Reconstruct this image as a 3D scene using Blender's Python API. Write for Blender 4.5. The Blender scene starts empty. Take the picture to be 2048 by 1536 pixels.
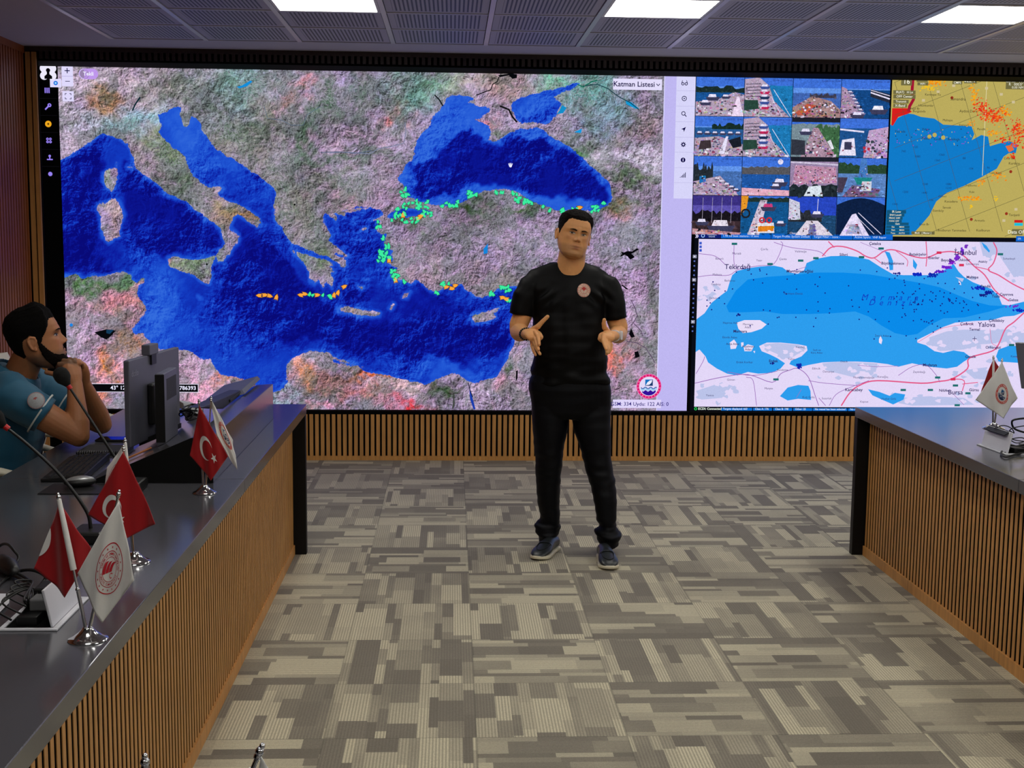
import bpy, math, random
import numpy as np
from mathutils import Vector, Matrix, noise as mnoise

# ------------------------------------------------------------------ camera, world, exposure
sc = bpy.context.scene
COL = sc.collection
F_PX, PITCH, YAW, ROLL, CAM_H = 2527.4, 0.1225, 0.0483, 0.01047, 1.66692
_f = Vector((math.sin(YAW) * math.cos(PITCH), math.cos(YAW) * math.cos(PITCH), -math.sin(PITCH)))
_r = Vector((math.cos(YAW), -math.sin(YAW), 0))
_u = _r.cross(_f)
RT = _r * math.cos(ROLL) + _u * math.sin(ROLL)
UP = -_r * math.sin(ROLL) + _u * math.cos(ROLL)
FW = _f
CAM = Vector((0, 0, CAM_H))
cd = bpy.data.cameras.new('camera')
cam = bpy.data.objects.new('camera', cd)
COL.objects.link(cam)
cd.sensor_width = 36
cd.lens = F_PX * 36 / 2048
cd.clip_start = 0.05
m = Matrix((RT, UP, -FW)).transposed().to_4x4()
m.translation = CAM
cam.matrix_world = m
sc.camera = cam
w = bpy.data.worlds.new('world')
sc.world = w
w.use_nodes = True
w.node_tree.nodes['Background'].inputs[0].default_value = (0.75, 0.8, 1.0, 1)
w.node_tree.nodes['Background'].inputs[1].default_value = 0.06
sc.view_settings.view_transform = 'Standard'
sc.view_settings.look = 'None'
sc.view_settings.exposure = 0.0
sc.view_settings.gamma = 1
sc.view_settings.use_curve_mapping = False
sc.cycles.use_denoising = True
sc.cycles.max_bounces = 6
sc.cycles.diffuse_bounces = 3
sc.cycles.glossy_bounces = 3
sc.cycles.transmission_bounces = 2
sc.cycles.sample_clamp_indirect = 4.0
sc.cycles.caustics_reflective = False
sc.cycles.caustics_refractive = False
PANEL_POWER = 14.0      # ceiling light panels
random.seed(7)
PI = math.pi


def P3(u, v, Y=None, X=None, Z=None):
    """point seen at photo pixel (u, v) lying on the plane y=Y, x=X or z=Z"""
    d = FW + RT * ((u - 1024) / F_PX) - UP * ((v - 768) / F_PX)
    if Y is not None: t = (Y - CAM.y) / d.y
    elif X is not None: t = (X - CAM.x) / d.x
    else: t = (Z - CAM.z) / d.z
    return CAM + d * t


# ------------------------------------------------------------------ helpers
def lin(c):
    return tuple(((x / 255) / 12.92 if x / 255 <= 0.04045 else ((x / 255 + 0.055) / 1.055) ** 2.4) for x in c[:3])


class NT:
    """tiny node builder"""
    def __init__(s, name):
        s.m = bpy.data.materials.new(name)
        s.m.use_nodes = True
        s.t = s.m.node_tree
        s.t.nodes.clear()
        s.out = s.t.nodes.new('ShaderNodeOutputMaterial')

    def n(s, kind, ins=None, **kw):
        nd = s.t.nodes.new('ShaderNode' + kind)
        for k, v in kw.items():
            setattr(nd, k, v)
        for k, v in (ins or {}).items():
            s.set(nd.inputs[k], v)
        return nd

    def set(s, sock, v):
        if hasattr(v, 'bl_rna') and isinstance(v, bpy.types.NodeSocket): s.t.links.new(v, sock)
        elif isinstance(v, (tuple, list)) and sock.type == 'RGBA' and len(v) == 3: sock.default_value = (*v, 1)
        else: sock.default_value = v

    def m_(s, op, a, b=0.0, c=None):
        nd = s.n('Math', operation=op)
        s.set(nd.inputs[0], a)
        s.set(nd.inputs[1], b)
        if c is not None: s.set(nd.inputs[2], c)
        return nd.outputs[0]

    def mix(s, f, a, b, mode='MIX'):
        nd = s.n('Mix', data_type='RGBA', blend_type=mode)
        s.set(nd.inputs[0], f)
        s.set(nd.inputs[6], a)
        s.set(nd.inputs[7], b)
        return nd.outputs[2]

    def noise(s, vec, scale, detail=3, rough=0.5, dist=0.0):
        nd = s.n('TexNoise', {'Scale': scale, 'Detail': detail, 'Roughness': rough, 'Distortion': dist})
        if vec is not None: s.set(nd.inputs['Vector'], vec)
        return nd.outputs[0]

    def ramp(s, f, stops, interp='LINEAR'):
        nd = s.n('ValToRGB')
        s.set(nd.inputs[0], f)
        cr = nd.color_ramp
        cr.interpolation = interp
        while len(cr.elements) < len(stops): cr.elements.new(0.5)
        for e, (p, c) in zip(cr.elements, stops):
            e.position = p
            e.color = (*c, 1) if not isinstance(c, (int, float)) else (c, c, c, 1)
        return nd.outputs[0]

    def smooth(s, x, a, b):
        nd = s.n('MapRange', interpolation_type='SMOOTHSTEP')
        s.set(nd.inputs[0], x)
        nd.inputs[1].default_value = a
        nd.inputs[2].default_value = b
        return nd.outputs[0]


def mat(name, rgb, rough=0.6, metal=0.0, var=0.08, scale=40.0, bump=0.0, bscale=None, spec=0.5, emit=None, coat=0.0, stretch=None, sheen=0.0, attr=None):
    """principled material with a little procedural variation of colour and roughness"""
    t = NT(name)
    p = t.n('BsdfPrincipled')
    co = t.n('TexCoord').outputs['Object']
    if stretch: co = t.n('Mapping', {'Vector': co, 'Scale': stretch}).outputs[0]
    nz = t.noise(co, scale, 4, 0.6)
    c = lin(rgb)
    if attr: base = t.n('Attribute', attribute_name=attr).outputs['Color']
    else: base = None
    k = t.m_('MULTIPLY_ADD', nz, 2 * var, 1 - var)
    mul = t.n('VectorMath', operation='SCALE')
    t.set(mul.inputs[0], base if base is not None else c)
    t.set(mul.inputs['Scale'], k)
    t.set(p.inputs['Base Color'], mul.outputs[0])
    t.set(p.inputs['Roughness'], t.m_('MULTIPLY_ADD', nz, 0.12, max(0.02, rough - 0.06)))
    p.inputs['Metallic'].default_value = metal
    p.inputs['Specular IOR Level'].default_value = spec
    p.inputs['Coat Weight'].default_value = coat
    p.inputs['Sheen Weight'].default_value = sheen
    if emit:
        t.set(p.inputs['Emission Color'], lin(emit[0]))
        p.inputs['Emission Strength'].default_value = emit[1]
    if bump:
        b = t.n('Bump', {'Strength': bump, 'Distance': 0.01})
        t.set(b.inputs['Height'], t.noise(co, bscale or scale * 4, 4, 0.6))
        t.set(p.inputs['Normal'], b.outputs[0])
    t.t.links.new(p.outputs[0], t.out.inputs[0])
    return t.m


def props(o, label=None, cat=None, group=None, kind=None):
    if label: o['label'] = label
    if cat: o['category'] = cat
    if group: o['group'] = group
    if kind: o['kind'] = kind
    return o


def empty(name, loc=(0, 0, 0), label=None, cat=None, group=None, rz=0.0):
    o = bpy.data.objects.new(name, None)
    COL.objects.link(o)
    o.location = loc
    o.rotation_euler = (0, 0, rz)
    o.empty_display_size = 0.05
    return props(o, label, cat, group)


def wloc(o):
    v = Vector((0, 0, 0))
    while o is not None:
        v += o.location
        o = o.parent
    return v


def mesh_obj(name, verts, faces, mats, parent=None, mi=None, smooth=35, bevel=0.0, colors=None, origin=None):
    me = bpy.data.meshes.new(name)
    off = wloc(parent) if parent is not None else Vector(origin or (0, 0, 0))
    vv = np.array(verts, dtype=float).reshape(-1, 3) - np.array(off)
    me.from_pydata(vv.tolist(), [], faces)
    if not isinstance(mats, (list, tuple)): mats = [mats]
    for mm in mats: me.materials.append(mm)
    if mi is not None: me.polygons.foreach_set('material_index', mi)
    if colors is not None:
        at = me.color_attributes.new('col', 'FLOAT_COLOR', 'CORNER')
        arr = []
        for f, c in zip(faces, colors): arr += [c[0], c[1], c[2], 1.0] * len(f)
        at.data.foreach_set('color', arr)
    if smooth:
        me.polygons.foreach_set('use_smooth', [True] * len(me.polygons))
        me.update()
        me.set_sharp_from_angle(angle=math.radians(smooth))
    me.update()
    o = bpy.data.objects.new(name, me)
    COL.objects.link(o)
    if parent is not None: o.parent = parent
    elif origin: o.location = origin
    if bevel:
        b = o.modifiers.new('edge', 'BEVEL')
        b.width = bevel
        b.segments = 2
        b.limit_method = 'ANGLE'
        b.angle_limit = math.radians(40)
    return o


def frame_of(d, ref=(0, 0, 1)):
    d = Vector(d).normalized()
    r = Vector(ref)
    if abs(d.dot(r)) > 0.98: r = Vector((0, 1, 0)) if abs(d.y) < 0.9 else Vector((1, 0, 0))
    a = r.cross(d).normalized()
    return a, d.cross(a).normalized(), d


class MB:
    """collects shapes, then links them as ONE mesh object"""
    def __init__(s): s.v, s.f, s.mi, s.m = [], [], [], 0

    def add(s, vs, fs, m=None):
        b = len(s.v)
        s.v += [tuple(x) for x in vs]
        s.f += [tuple(b + i for i in f) for f in fs]
        s.mi += [s.m if m is None else m] * len(fs)
        return s

    def box(s, x0, x1, y0, y1, z0, z1, m=None):
        return s.hexa([(x0, y0, z0), (x1, y0, z0), (x1, y1, z0), (x0, y1, z0), (x0, y0, z1), (x1, y0, z1), (x1, y1, z1), (x0, y1, z1)], m)

    def hexa(s, p, m=None):
        return s.add(p, [(0, 3, 2, 1), (4, 5, 6, 7), (0, 1, 5, 4), (1, 2, 6, 5), (2, 3, 7, 6), (3, 0, 4, 7)], m)

    def obox(s, c, size, M=None, m=None):
        M = M or Matrix.Identity(3)
        c = Vector(c)
        x, y, z = [k / 2 for k in size]
        return s.hexa([c + M @ Vector(q) for q in ((-x, -y, -z), (x, -y, -z), (x, y, -z), (-x, y, -z), (-x, -y, z), (x, -y, z), (x, y, z), (-x, y, z))], m)

    def rings(s, rs, m=None, caps=True, closed=False):
        n = len(rs[0])
        vs = [p for r in rs for p in r]
        fs = []
        k = len(rs)
        for i in range(k if closed else k - 1):
            a, b = i * n, ((i + 1) % k) * n
            for j in range(n):
                j2 = (j + 1) % n
                fs.append((a + j, a + j2, b + j2, b + j))
        if caps and not closed:
            fs.append(tuple(range(n - 1, -1, -1)))
            fs.append(tuple((k - 1) * n + j for j in range(n)))
        return s.add(vs, fs, m)

    def tube(s, pts, r, n=12, m=None, caps=True, ref=(0, 0, 1), round_ends=False):
        pts = [Vector(p) for p in pts]
        if not isinstance(r, list): r = [r] * len(pts)
        r = [(q, q) if not isinstance(q, (list, tuple)) else q for q in r]
        if round_ends:
            d0 = (pts[0] - pts[1]).normalized()
            d1 = (pts[-1] - pts[-2]).normalized()
            a, b = r[0], r[-1]
            pre = [(pts[0] + d0 * (min(a) * math.sin(t)), (a[0] * math.cos(t), a[1] * math.cos(t))) for t in (1.45, 1.1, 0.6)]
            post = [(pts[-1] + d1 * (min(b) * math.sin(t)), (b[0] * math.cos(t), b[1] * math.cos(t))) for t in (0.6, 1.1, 1.45)]
            pts = [p for p, _ in pre] + pts + [p for p, _ in post]
            r = [q for _, q in pre] + r + [q for _, q in post]
        rs = []
        A = None
        for i, p in enumerate(pts):
            d = pts[min(i + 1, len(pts) - 1)] - pts[max(i - 1, 0)]
            if A is None: A, B, D = frame_of(d, ref)
            else:
                D = d.normalized()
                A = (A - D * A.dot(D)).normalized()
                B = D.cross(A)
            rs.append([p + A * (r[i][0] * math.cos(2 * PI * j / n)) + B * (r[i][1] * math.sin(2 * PI * j / n)) for j in range(n)])
        return s.rings(rs, m, caps)

    def lathe(s, c, prof, n=32, m=None, M=None, caps=True):
        c = Vector(c)
        M = M or Matrix.Identity(3)
        return s.rings([[c + M @ Vector((r * math.cos(2 * PI * j / n), r * math.sin(2 * PI * j / n), z)) for j in range(n)] for r, z in prof], m, caps)

    def ball(s, c, r, n=16, k=10, m=None, M=None):
        c = Vector(c)
        M = M or Matrix.Identity(3)
        if not isinstance(r, (list, tuple)): r = (r, r, r)
        rs = []
        for i in range(1, k):
            t = PI * i / k
            rs.append([c + M @ Vector((r[0] * math.sin(t) * math.cos(2 * PI * j / n), r[1] * math.sin(t) * math.sin(2 * PI * j / n), -r[2] * math.cos(t))) for j in range(n)])
        return s.rings(rs, m)

    def prism(s, poly, y0, y1, axis='y', m=None):
        """closed polygon extruded along an axis; poly in the two other axes"""
        def P(a, b, t):
            return {'y': (a, t, b), 'x': (t, a, b), 'z': (a, b, t)}[axis]
        n = len(poly)
        vs = [P(a, b, y0) for a, b in poly] + [P(a, b, y1) for a, b in poly]
        fs = [tuple(range(n - 1, -1, -1)), tuple(range(n, 2 * n))] + [(j, (j + 1) % n, n + (j + 1) % n, n + j) for j in range(n)]
        return s.add(vs, fs, m)

    def build(s, name, mats, parent=None, smooth=35, bevel=0.0, origin=None):
        return mesh_obj(name, s.v, s.f, mats, parent, s.mi, smooth, bevel, origin=origin)


def spline(pts, k=8):
    """catmull-rom through 3d points (or tuples of any length)"""
    P = [np.array(p, float) for p in pts]
    P = [2 * P[0] - P[1]] + P + [2 * P[-1] - P[-2]]
    out = []
    for i in range(1, len(P) - 2):
        a, b, c, d = P[i - 1:i + 3]
        for j in range(k):
            t = j / k
            out.append(0.5 * ((2 * b) + (c - a) * t + (2 * a - 5 * b + 4 * c - d) * t * t + (3 * b - a - 3 * c + d) * t ** 3))
    out.append(P[-2])
    return out


def copy_tree(o, parent=None):
    c = o.copy()
    COL.objects.link(c)
    c.parent = parent
    for ch in list(o.children): copy_tree(ch, c)
    return c


def fuse(mb, voxel, it=3, fac=0.5):
    """one continuous skin over overlapping volumes; returns verts (numpy) and faces"""
    o = mb.build('tmp', [], smooth=0)
    r = o.modifiers.new('r', 'REMESH')
    r.mode = 'VOXEL'
    r.voxel_size = voxel
    if it:
        sm = o.modifiers.new('s', 'SMOOTH')
        sm.factor = fac
        sm.iterations = it
    dg = bpy.context.evaluated_depsgraph_get()
    me = bpy.data.meshes.new_from_object(o.evaluated_get(dg))
    v = np.empty(len(me.vertices) * 3)
    me.vertices.foreach_get('co', v)
    nv = np.empty(len(me.vertices) * 3)
    me.vertices.foreach_get('normal', nv)
    fs = [tuple(p.vertices) for p in me.polygons]
    old = o.data
    bpy.data.objects.remove(o)
    bpy.data.meshes.remove(old)
    bpy.data.meshes.remove(me)
    return v.reshape(-1, 3), fs, nv.reshape(-1, 3)


_tcache = {}


def text2d(s, size=1.0, align='CENTER', bold=0.0, shear=0.0, space=1.0):
    """flat lettering: (verts 2d, faces)"""
    key = (s, align, bold, shear, space)
    if key not in _tcache:
        cu = bpy.data.curves.new('lettering', 'FONT')
        cu.body = s
        cu.align_x = align
        cu.align_y = 'CENTER'
        cu.resolution_u = 2
        cu.offset = bold
        cu.shear = shear
        cu.space_character = space
        o = bpy.data.objects.new('lettering', cu)
        me = o.to_mesh()
        _tcache[key] = ([(v.co.x, v.co.y) for v in me.vertices], [tuple(p.vertices) for p in me.polygons])
        o.to_mesh_clear()
        bpy.data.objects.remove(o)
        bpy.data.curves.remove(cu)
    v, f = _tcache[key]
    return [(x * size, y * size) for x, y in v], f


def disc2d(cx, cy, r, n=32, r2=None):
    return [(cx + r * math.cos(2 * PI * j / n), cy + (r2 or r) * math.sin(2 * PI * j / n)) for j in range(n)]


def tess(poly):
    from mathutils.geometry import tessellate_polygon
    return [tuple(t) for t in tessellate_polygon([[Vector((p[0], p[1], 0)) for p in poly]])]


def ribbon2d(pts, w):
    pts = [np.array(p, float) for p in pts]
    L = []
    for i, p in enumerate(pts):
        d = pts[min(i + 1, len(pts) - 1)] - pts[max(i - 1, 0)]
        d = d / (np.linalg.norm(d) + 1e-9)
        nrm = np.array([-d[1], d[0]])
        L.append((p + nrm * w / 2, p - nrm * w / 2))
    vs = [tuple(q) for ab in L for q in ab]
    return vs, [(2 * i, 2 * i + 1, 2 * i + 3, 2 * i + 2) for i in range(len(L) - 1)]


def annulus2d(cx, cy, r0, r1, n=48, a0=0.0, a1=2 * PI):
    vs, fs = [], []
    for j in range(n + 1):
        a = a0 + (a1 - a0) * j / n
        vs += [(cx + r0 * math.cos(a), cy + r0 * math.sin(a)), (cx + r1 * math.cos(a), cy + r1 * math.sin(a))]
    for j in range(n): fs.append((2 * j, 2 * j + 1, 2 * j + 3, 2 * j + 2))
    return vs, fs


def star2d(cx, cy, r, a0=0.0):
    p = []
    for k in range(10):
        a = a0 + PI / 2 + k * PI / 5
        q = r if k % 2 == 0 else r * 0.38
        p.append((cx + q * math.cos(a), cy + q * math.sin(a)))
    return p
# ------------------------------------------------------------------ the room
CX, CY = 0.0886, 3.993                 # carpet grid
GX, GY, GW, GD, H = -2.163, 8.341, 0.5935, 0.582, 2.836
XL, XR, YB, YW = -2.85, 6.2, -3.0, 9.0

# carpet tiles: 0.5 m squares, quarter turned, bands of broken tones with fine ribs
t = NT('carpet tiles')
pos = t.n('NewGeometry').outputs['Position']
mp = t.n('Mapping', {'Vector': pos, 'Location': (-CX / 0.5, -CY / 0.5, 0), 'Scale': (2, 2, 2)}).outputs[0]
sp = t.n('SeparateXYZ', {0: mp})
X_, Y_ = sp.outputs[0], sp.outputs[1]
ci, cj = t.m_('FLOOR', X_), t.m_('FLOOR', Y_)
fx, fy = t.m_('FRACT', X_), t.m_('FRACT', Y_)
odd = t.m_('PINGPONG', t.m_('ADD', ci, cj), 1.0)
exc = t.m_('MULTIPLY', t.m_('COMPARE', ci, -1.0, 0.1), t.m_('LESS_THAN', cj, 2.5))
hor = t.m_('MULTIPLY', odd, t.m_('SUBTRACT', 1.0, exc))        # 1: bands run across the room
def pick(a, b): return t.m_('ADD', t.m_('MULTIPLY', hor, a), t.m_('MULTIPLY', t.m_('SUBTRACT', 1.0, hor), b))
al, ac = pick(fx, fy), pick(fy, fx)                            # along, across
def wn(a, b, c):
    cx = t.n('CombineXYZ', {0: a, 1: b, 2: c})
    return t.n('TexWhiteNoise', {'Vector': cx.outputs[0]}, noise_dimensions='3D').outputs[0]
# uneven band widths: warp the across coordinate
warp = t.m_('ADD', t.m_('MULTIPLY', ac, 9.0), t.m_('MULTIPLY', t.m_('SINE', t.m_('MULTIPLY_ADD', ac, 17.0, t.m_('MULTIPLY', wn(ci, cj, 3.3), 6.0))), 0.42))
band = t.m_('FLOOR', warp)
hb = wn(ci, cj, band)
seg = t.m_('FLOOR', t.m_('MULTIPLY_ADD', al, t.m_('MULTIPLY_ADD', hb, 1.6, 1.2), t.m_('MULTIPLY', hb, 7.0)))
tone = wn(t.m_('ADD', ci, t.m_('MULTIPLY', band, 0.37)), t.m_('ADD', cj, t.m_('MULTIPLY', seg, 0.61)), band)
soft = t.noise(mp, 1.7, 2, 0.5)
tone = t.m_('ADD', t.m_('MULTIPLY', tone, 0.85), t.m_('MULTIPLY', soft, 0.3))
col = t.ramp(tone, [(0.16, lin((110, 103, 90))), (0.42, lin((126, 119, 104))), (0.60, lin((155, 147, 127))), (0.92, lin((186, 178, 152)))])
rib = t.m_('SINE', t.m_('MULTIPLY', ac, 2 * PI * 46))
ribk = t.m_('MULTIPLY_ADD', t.m_('MULTIPLY', rib, t.m_('MULTIPLY_ADD', tone, 0.26, 0.03)), 1.0, 1.0)
fz = t.m_('MULTIPLY_ADD', t.m_('ADD', t.noise(pos, 260, 2, 0.7), t.m_('MULTIPLY', t.noise(pos, 90, 2, 0.7), 0.5)), 0.95, 0.29)
k = t.m_('MULTIPLY', ribk, fz)
seam = t.m_('MINIMUM', t.m_('MINIMUM', fx, t.m_('SUBTRACT', 1.0, fx)), t.m_('MINIMUM', fy, t.m_('SUBTRACT', 1.0, fy)))
k = t.m_('MULTIPLY', k, t.m_('MULTIPLY_ADD', t.m_('GREATER_THAN', seam, 0.006), 0.25, 0.75))
cc = t.n('VectorMath', {0: col, 'Scale': k}, operation='SCALE').outputs[0]
p = t.n('BsdfPrincipled', {'Base Color': cc, 'Roughness': 0.85, 'Specular IOR Level': 0.35, 'Sheen Weight': 0.15})
b = t.n('Bump', {'Strength': 0.35, 'Distance': 0.002, 'Height': k})
t.set(p.inputs['Normal'], b.outputs[0])
t.t.links.new(p.outputs[0], t.out.inputs[0])
M_CARPET = t.m

M_PLASTER = mat('white plaster', (196, 194, 198), 0.8, var=0.03, scale=6, bump=0.05)
M_RAIL = mat('painted ceiling rail', (205, 203, 210), 0.3, 0.1, var=0.03)
M_BLACK = mat('black lacquer', (9, 9, 10), 0.45, var=0.15)
M_BLACKB = mat('black backing felt', (4, 4, 4), 0.95, var=0.2, spec=0.1)

def wood(name, rgb, rough=0.45, grain=(60, 60, 2.0)):
    t = NT(name)
    co = t.n('TexCoord').outputs['Object']
    mpp = t.n('Mapping', {'Vector': co, 'Scale': grain}).outputs[0]
    g = t.noise(mpp, 1.0, 6, 0.65, 0.6)
    big = t.noise(co, 7.0, 2)
    # each slat has its own tone
    c = lin(rgb)
    col = t.ramp(t.m_('ADD', t.m_('MULTIPLY', g, 0.75), t.m_('MULTIPLY', big, 0.3)), [(0.25, tuple(x * 0.62 for x in c)), (0.55, c), (0.85, tuple(min(1, x * 1.35) for x in c))])
    p = t.n('BsdfPrincipled', {'Base Color': col, 'Roughness': rough, 'Specular IOR Level': 0.45})
    b = t.n('Bump', {'Strength': 0.12, 'Distance': 0.002, 'Height': g})
    t.set(p.inputs['Normal'], b.outputs[0])
    t.t.links.new(p.outputs[0], t.out.inputs[0])
    return t.m
M_WOOD = wood('oak slats', (204, 148, 84))
M_WOODD = wood('dark walnut slats', (150, 82, 40))
M_WOODF = wood('smoked fascia slats', (50, 36, 32))

# floor
o = MB().box(XL - 0.1, XR, YB, YW + 0.2, -0.05, 0).build('floor', M_CARPET, smooth=0)
props(o, 'grey beige carpet tiles with broken bands turned by quarters', kind='structure')

# ceiling: plaster border, slab, slotted tiles, rails
t = NT('slotted metal ceiling tiles')
pos = t.n('NewGeometry').outputs['Position']
mp = t.n('Mapping', {'Vector': pos, 'Location': (-GX / GW, -GY / GD, 0), 'Scale': (1 / GW, 1 / GD, 1)}).outputs[0]
sp = t.n('SeparateXYZ', {0: mp})
fx, fy = t.m_('FRACT', sp.outputs[0]), t.m_('FRACT', sp.outputs[1])
ex = t.m_('MINIMUM', fx, t.m_('SUBTRACT', 1.0, fx))
ey = t.m_('MINIMUM', fy, t.m_('SUBTRACT', 1.0, fy))
inside = t.m_('MULTIPLY', t.smooth(ex, 0.088, 0.095), t.smooth(ey, 0.085, 0.1))
slot = t.smooth(t.m_('SINE', t.m_('MULTIPLY', fx, 2 * PI * 26)), 0.0, 0.45)
msk = t.m_('MULTIPLY', inside, slot)
col = t.mix(msk, lin((180, 178, 190)), lin((70, 68, 78)))
p = t.n('BsdfPrincipled', {'Base Color': col, 'Roughness': 0.55})
b = t.n('Bump', {'Strength': 0.5, 'Distance': 0.003, 'Height': t.m_('SUBTRACT', 1.0, msk)})
t.set(p.inputs['Normal'], b.outputs[0])
t.t.links.new(p.outputs[0], t.out.inputs[0])
M_TILE = t.m

NXT, NYT = 13, 17
lights = [(i, j) for j in (2, 6, 10, 14) for i in (2, 5, 8, 11)]     # tile column, row (row 0 touches the screen wall border)
c = MB()
gx1, gy0 = GX + GW * NXT, GY - GD * NYT
c.box(XL - 0.1, GX, YB, 9.3, H, H + 0.1, 0)
c.box(GX, XR, GY, 9.3, H, H + 0.1, 0)
c.box(gx1, XR, YB, GY, H, H + 0.1, 0)
c.box(GX, gx1, YB, gy0, H, H + 0.1, 0)
c.box(GX, gx1, gy0, GY, H + 0.03, H + 0.1, 1)
for i in range(NXT):
    for j in range(NYT):
        if (i, j) in lights: continue
        x0, y1 = GX + GW * i, GY - GD * j
        tilt = random.uniform(-0.0012, 0.0012)
        c.hexa([(x0 + 0.018, y1 - GD + 0.006, H + 0.004), (x0 + GW - 0.018, y1 - GD + 0.006, H + 0.004 + tilt), (x0 + GW - 0.018, y1 - 0.006, H + 0.004), (x0 + 0.018, y1 - 0.006, H + 0.004 - tilt),
                (x0 + 0.018, y1 - GD + 0.006, H + 0.02), (x0 + GW - 0.018, y1 - GD + 0.006, H + 0.02), (x0 + GW - 0.018, y1 - 0.006, H + 0.02), (x0 + 0.018, y1 - 0.006, H + 0.02)], 2)
o = c.build('ceiling', [M_PLASTER, M_BLACKB, M_TILE], smooth=0)
props(o, 'suspended ceiling of slotted grey metal tiles inside a plaster border', kind='structure')
r = MB()
for i in range(NXT + 1): r.box(GX + GW * i - 0.014, GX + GW * i + 0.014, gy0, GY, H - 0.002, H + 0.012)
for j in range(NYT + 1): r.box(GX, gx1, GY - GD * j - 0.005, GY - GD * j + 0.005, H + 0.0, H + 0.012)
props(r.build('ceiling_rail', M_RAIL, smooth=0), 'pale metal rails between the ceiling tiles', kind='structure')

M_DIFF = mat('glowing diffuser', (250, 250, 245), 0.5, emit=((255, 252, 244), PANEL_POWER))
M_LFRAME = mat('white lamp frame', (225, 225, 225), 0.4)
first = None
names = {(2, 2): 'square ceiling light above the slatted corner, left of the standing man', (5, 2): 'square ceiling light above the middle of the screen wall',
         (8, 2): 'square ceiling light above the yellow and blue radar chart'}
for (i, j) in lights:
    x, y = GX + GW * (i + 0.5), GY - GD * (j + 0.5)
    if first is None:
        e = empty('ceiling_light', (0, 0, 0))
        a, bb = GW / 2 - 0.016, GD / 2 - 0.006
        q = MB().box(-a, a, -bb, -bb + 0.016, -0.001, 0.02).box(-a, a, bb - 0.016, bb, -0.001, 0.02).box(-a, -a + 0.016, -bb + 0.016, bb - 0.016, -0.001, 0.02).box(a - 0.016, a, -bb + 0.016, bb - 0.016, -0.001, 0.02)
        q.build('frame', M_LFRAME, e, smooth=0)
        MB().box(-a + 0.014, a - 0.014, -bb + 0.014, bb - 0.014, 0.003, 0.018).build('diffuser', M_DIFF, e, smooth=0)
        first = e
    else: e = copy_tree(first)
    e.location = (x, y, H)
    props(e, names.get((i, j), 'square ceiling light further back towards the room entrance'), 'ceiling light', 'square ceiling lights')

# walls
M_WALL = mat('warm white wall', (190, 186, 180), 0.8, var=0.03, scale=5)
props(MB().box(XL - 0.1, XR, YB - 0.1, YB, 0, H + 0.1).build('wall_back', M_WALL, smooth=0), kind='structure')
props(MB().box(XR, XR + 0.1, YB, 9.3, 0, H + 0.1).build('wall_right', M_WALL, smooth=0), kind='structure')
wl = MB()
wl.box(XL - 0.12, XL - 0.02, YB, 9.3, 0, H + 0.05, 1)
y = 8.74
while y > 2.0:
    wl.box(XL - 0.02, XL, y - 0.032, y, 0.08, H - 0.03, 0)
    y -= 0.05
wl.box(XL - 0.02, XL + 0.004, 2.0, 8.75, H - 0.045, H, 0)
wl.box(XL - 0.02, XL + 0.004, 2.0, 8.75, 0, 0.08, 0)
props(wl.build('wall_left', [M_WOODD, M_BLACKB], smooth=0), 'left wall of narrow dark wooden slats', kind='structure')

SY = 9.06            # display plane
FY = 8.75            # face of the slatted fascia
wf = MB()            # screen wall: backing, base slats, fascia slats, two side slats
wf.box(XL - 0.1, XR, 9.14, 9.3, 0, H, 1)
wf.box(XL, XR, 9.02, 9.14, 0, 0.345, 1)
x = XL + 0.09
while x < XR:
    wf.box(x, x + 0.0255, YW, 9.02, 0.03, 0.333, 0)
    x += 0.0397
wf.box(XL, XR, 8.995, 9.02, 0, 0.03, 0)
wf.box(XL, XR, 9.0, 9.03, 0.333, 0.358, 1)
wf.box(XL, XR, FY + 0.02, 9.14, 2.744, H, 1)
x = XL + 0.10
while x < XR:
    wf.box(x, x + 0.022, FY, FY + 0.02, 2.757, 2.806, 2)
    x += 0.0397
wf.box(XL, XR, FY - 0.002, FY + 0.02, 2.806, H, 2)
for x in (XL + 0.008, XL + 0.048): wf.box(x, x + 0.030, FY, FY + 0.02, 0, 2.8, 0)
wf.box(XL - 0.02, XL + 0.083, FY + 0.02, FY + 0.04, 0, 2.75, 1)
props(wf.build('wall_front', [M_WOOD, M_BLACKB, M_WOODF], smooth=0), 'screen wall clad with oak slats below and above the displays', kind='structure')
# ------------------------------------------------------------------ the video wall
def zmap(ox, oy, k):
    def f(s):
        out = []
        for q in s.split():
            a, b = q.split(',')
            v = P3(ox + float(a) * k, oy + float(b) * k, Y=SY)
            out.append((v.x, v.z))
        return out
    return f
z1, z2, z3, z4 = zmap(60, 100, .3418), zmap(660, 100, .3613), zmap(100, 480, .3418), zmap(660, 480, .3613)
zB, zC, zP, zG = zmap(1340, 130, .3457), zmap(1340, 450, .3457), zmap(0, 0, 1), zmap(1200, 730, .078125)
zA = zmap(0, 0, 300 / 2048)

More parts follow.
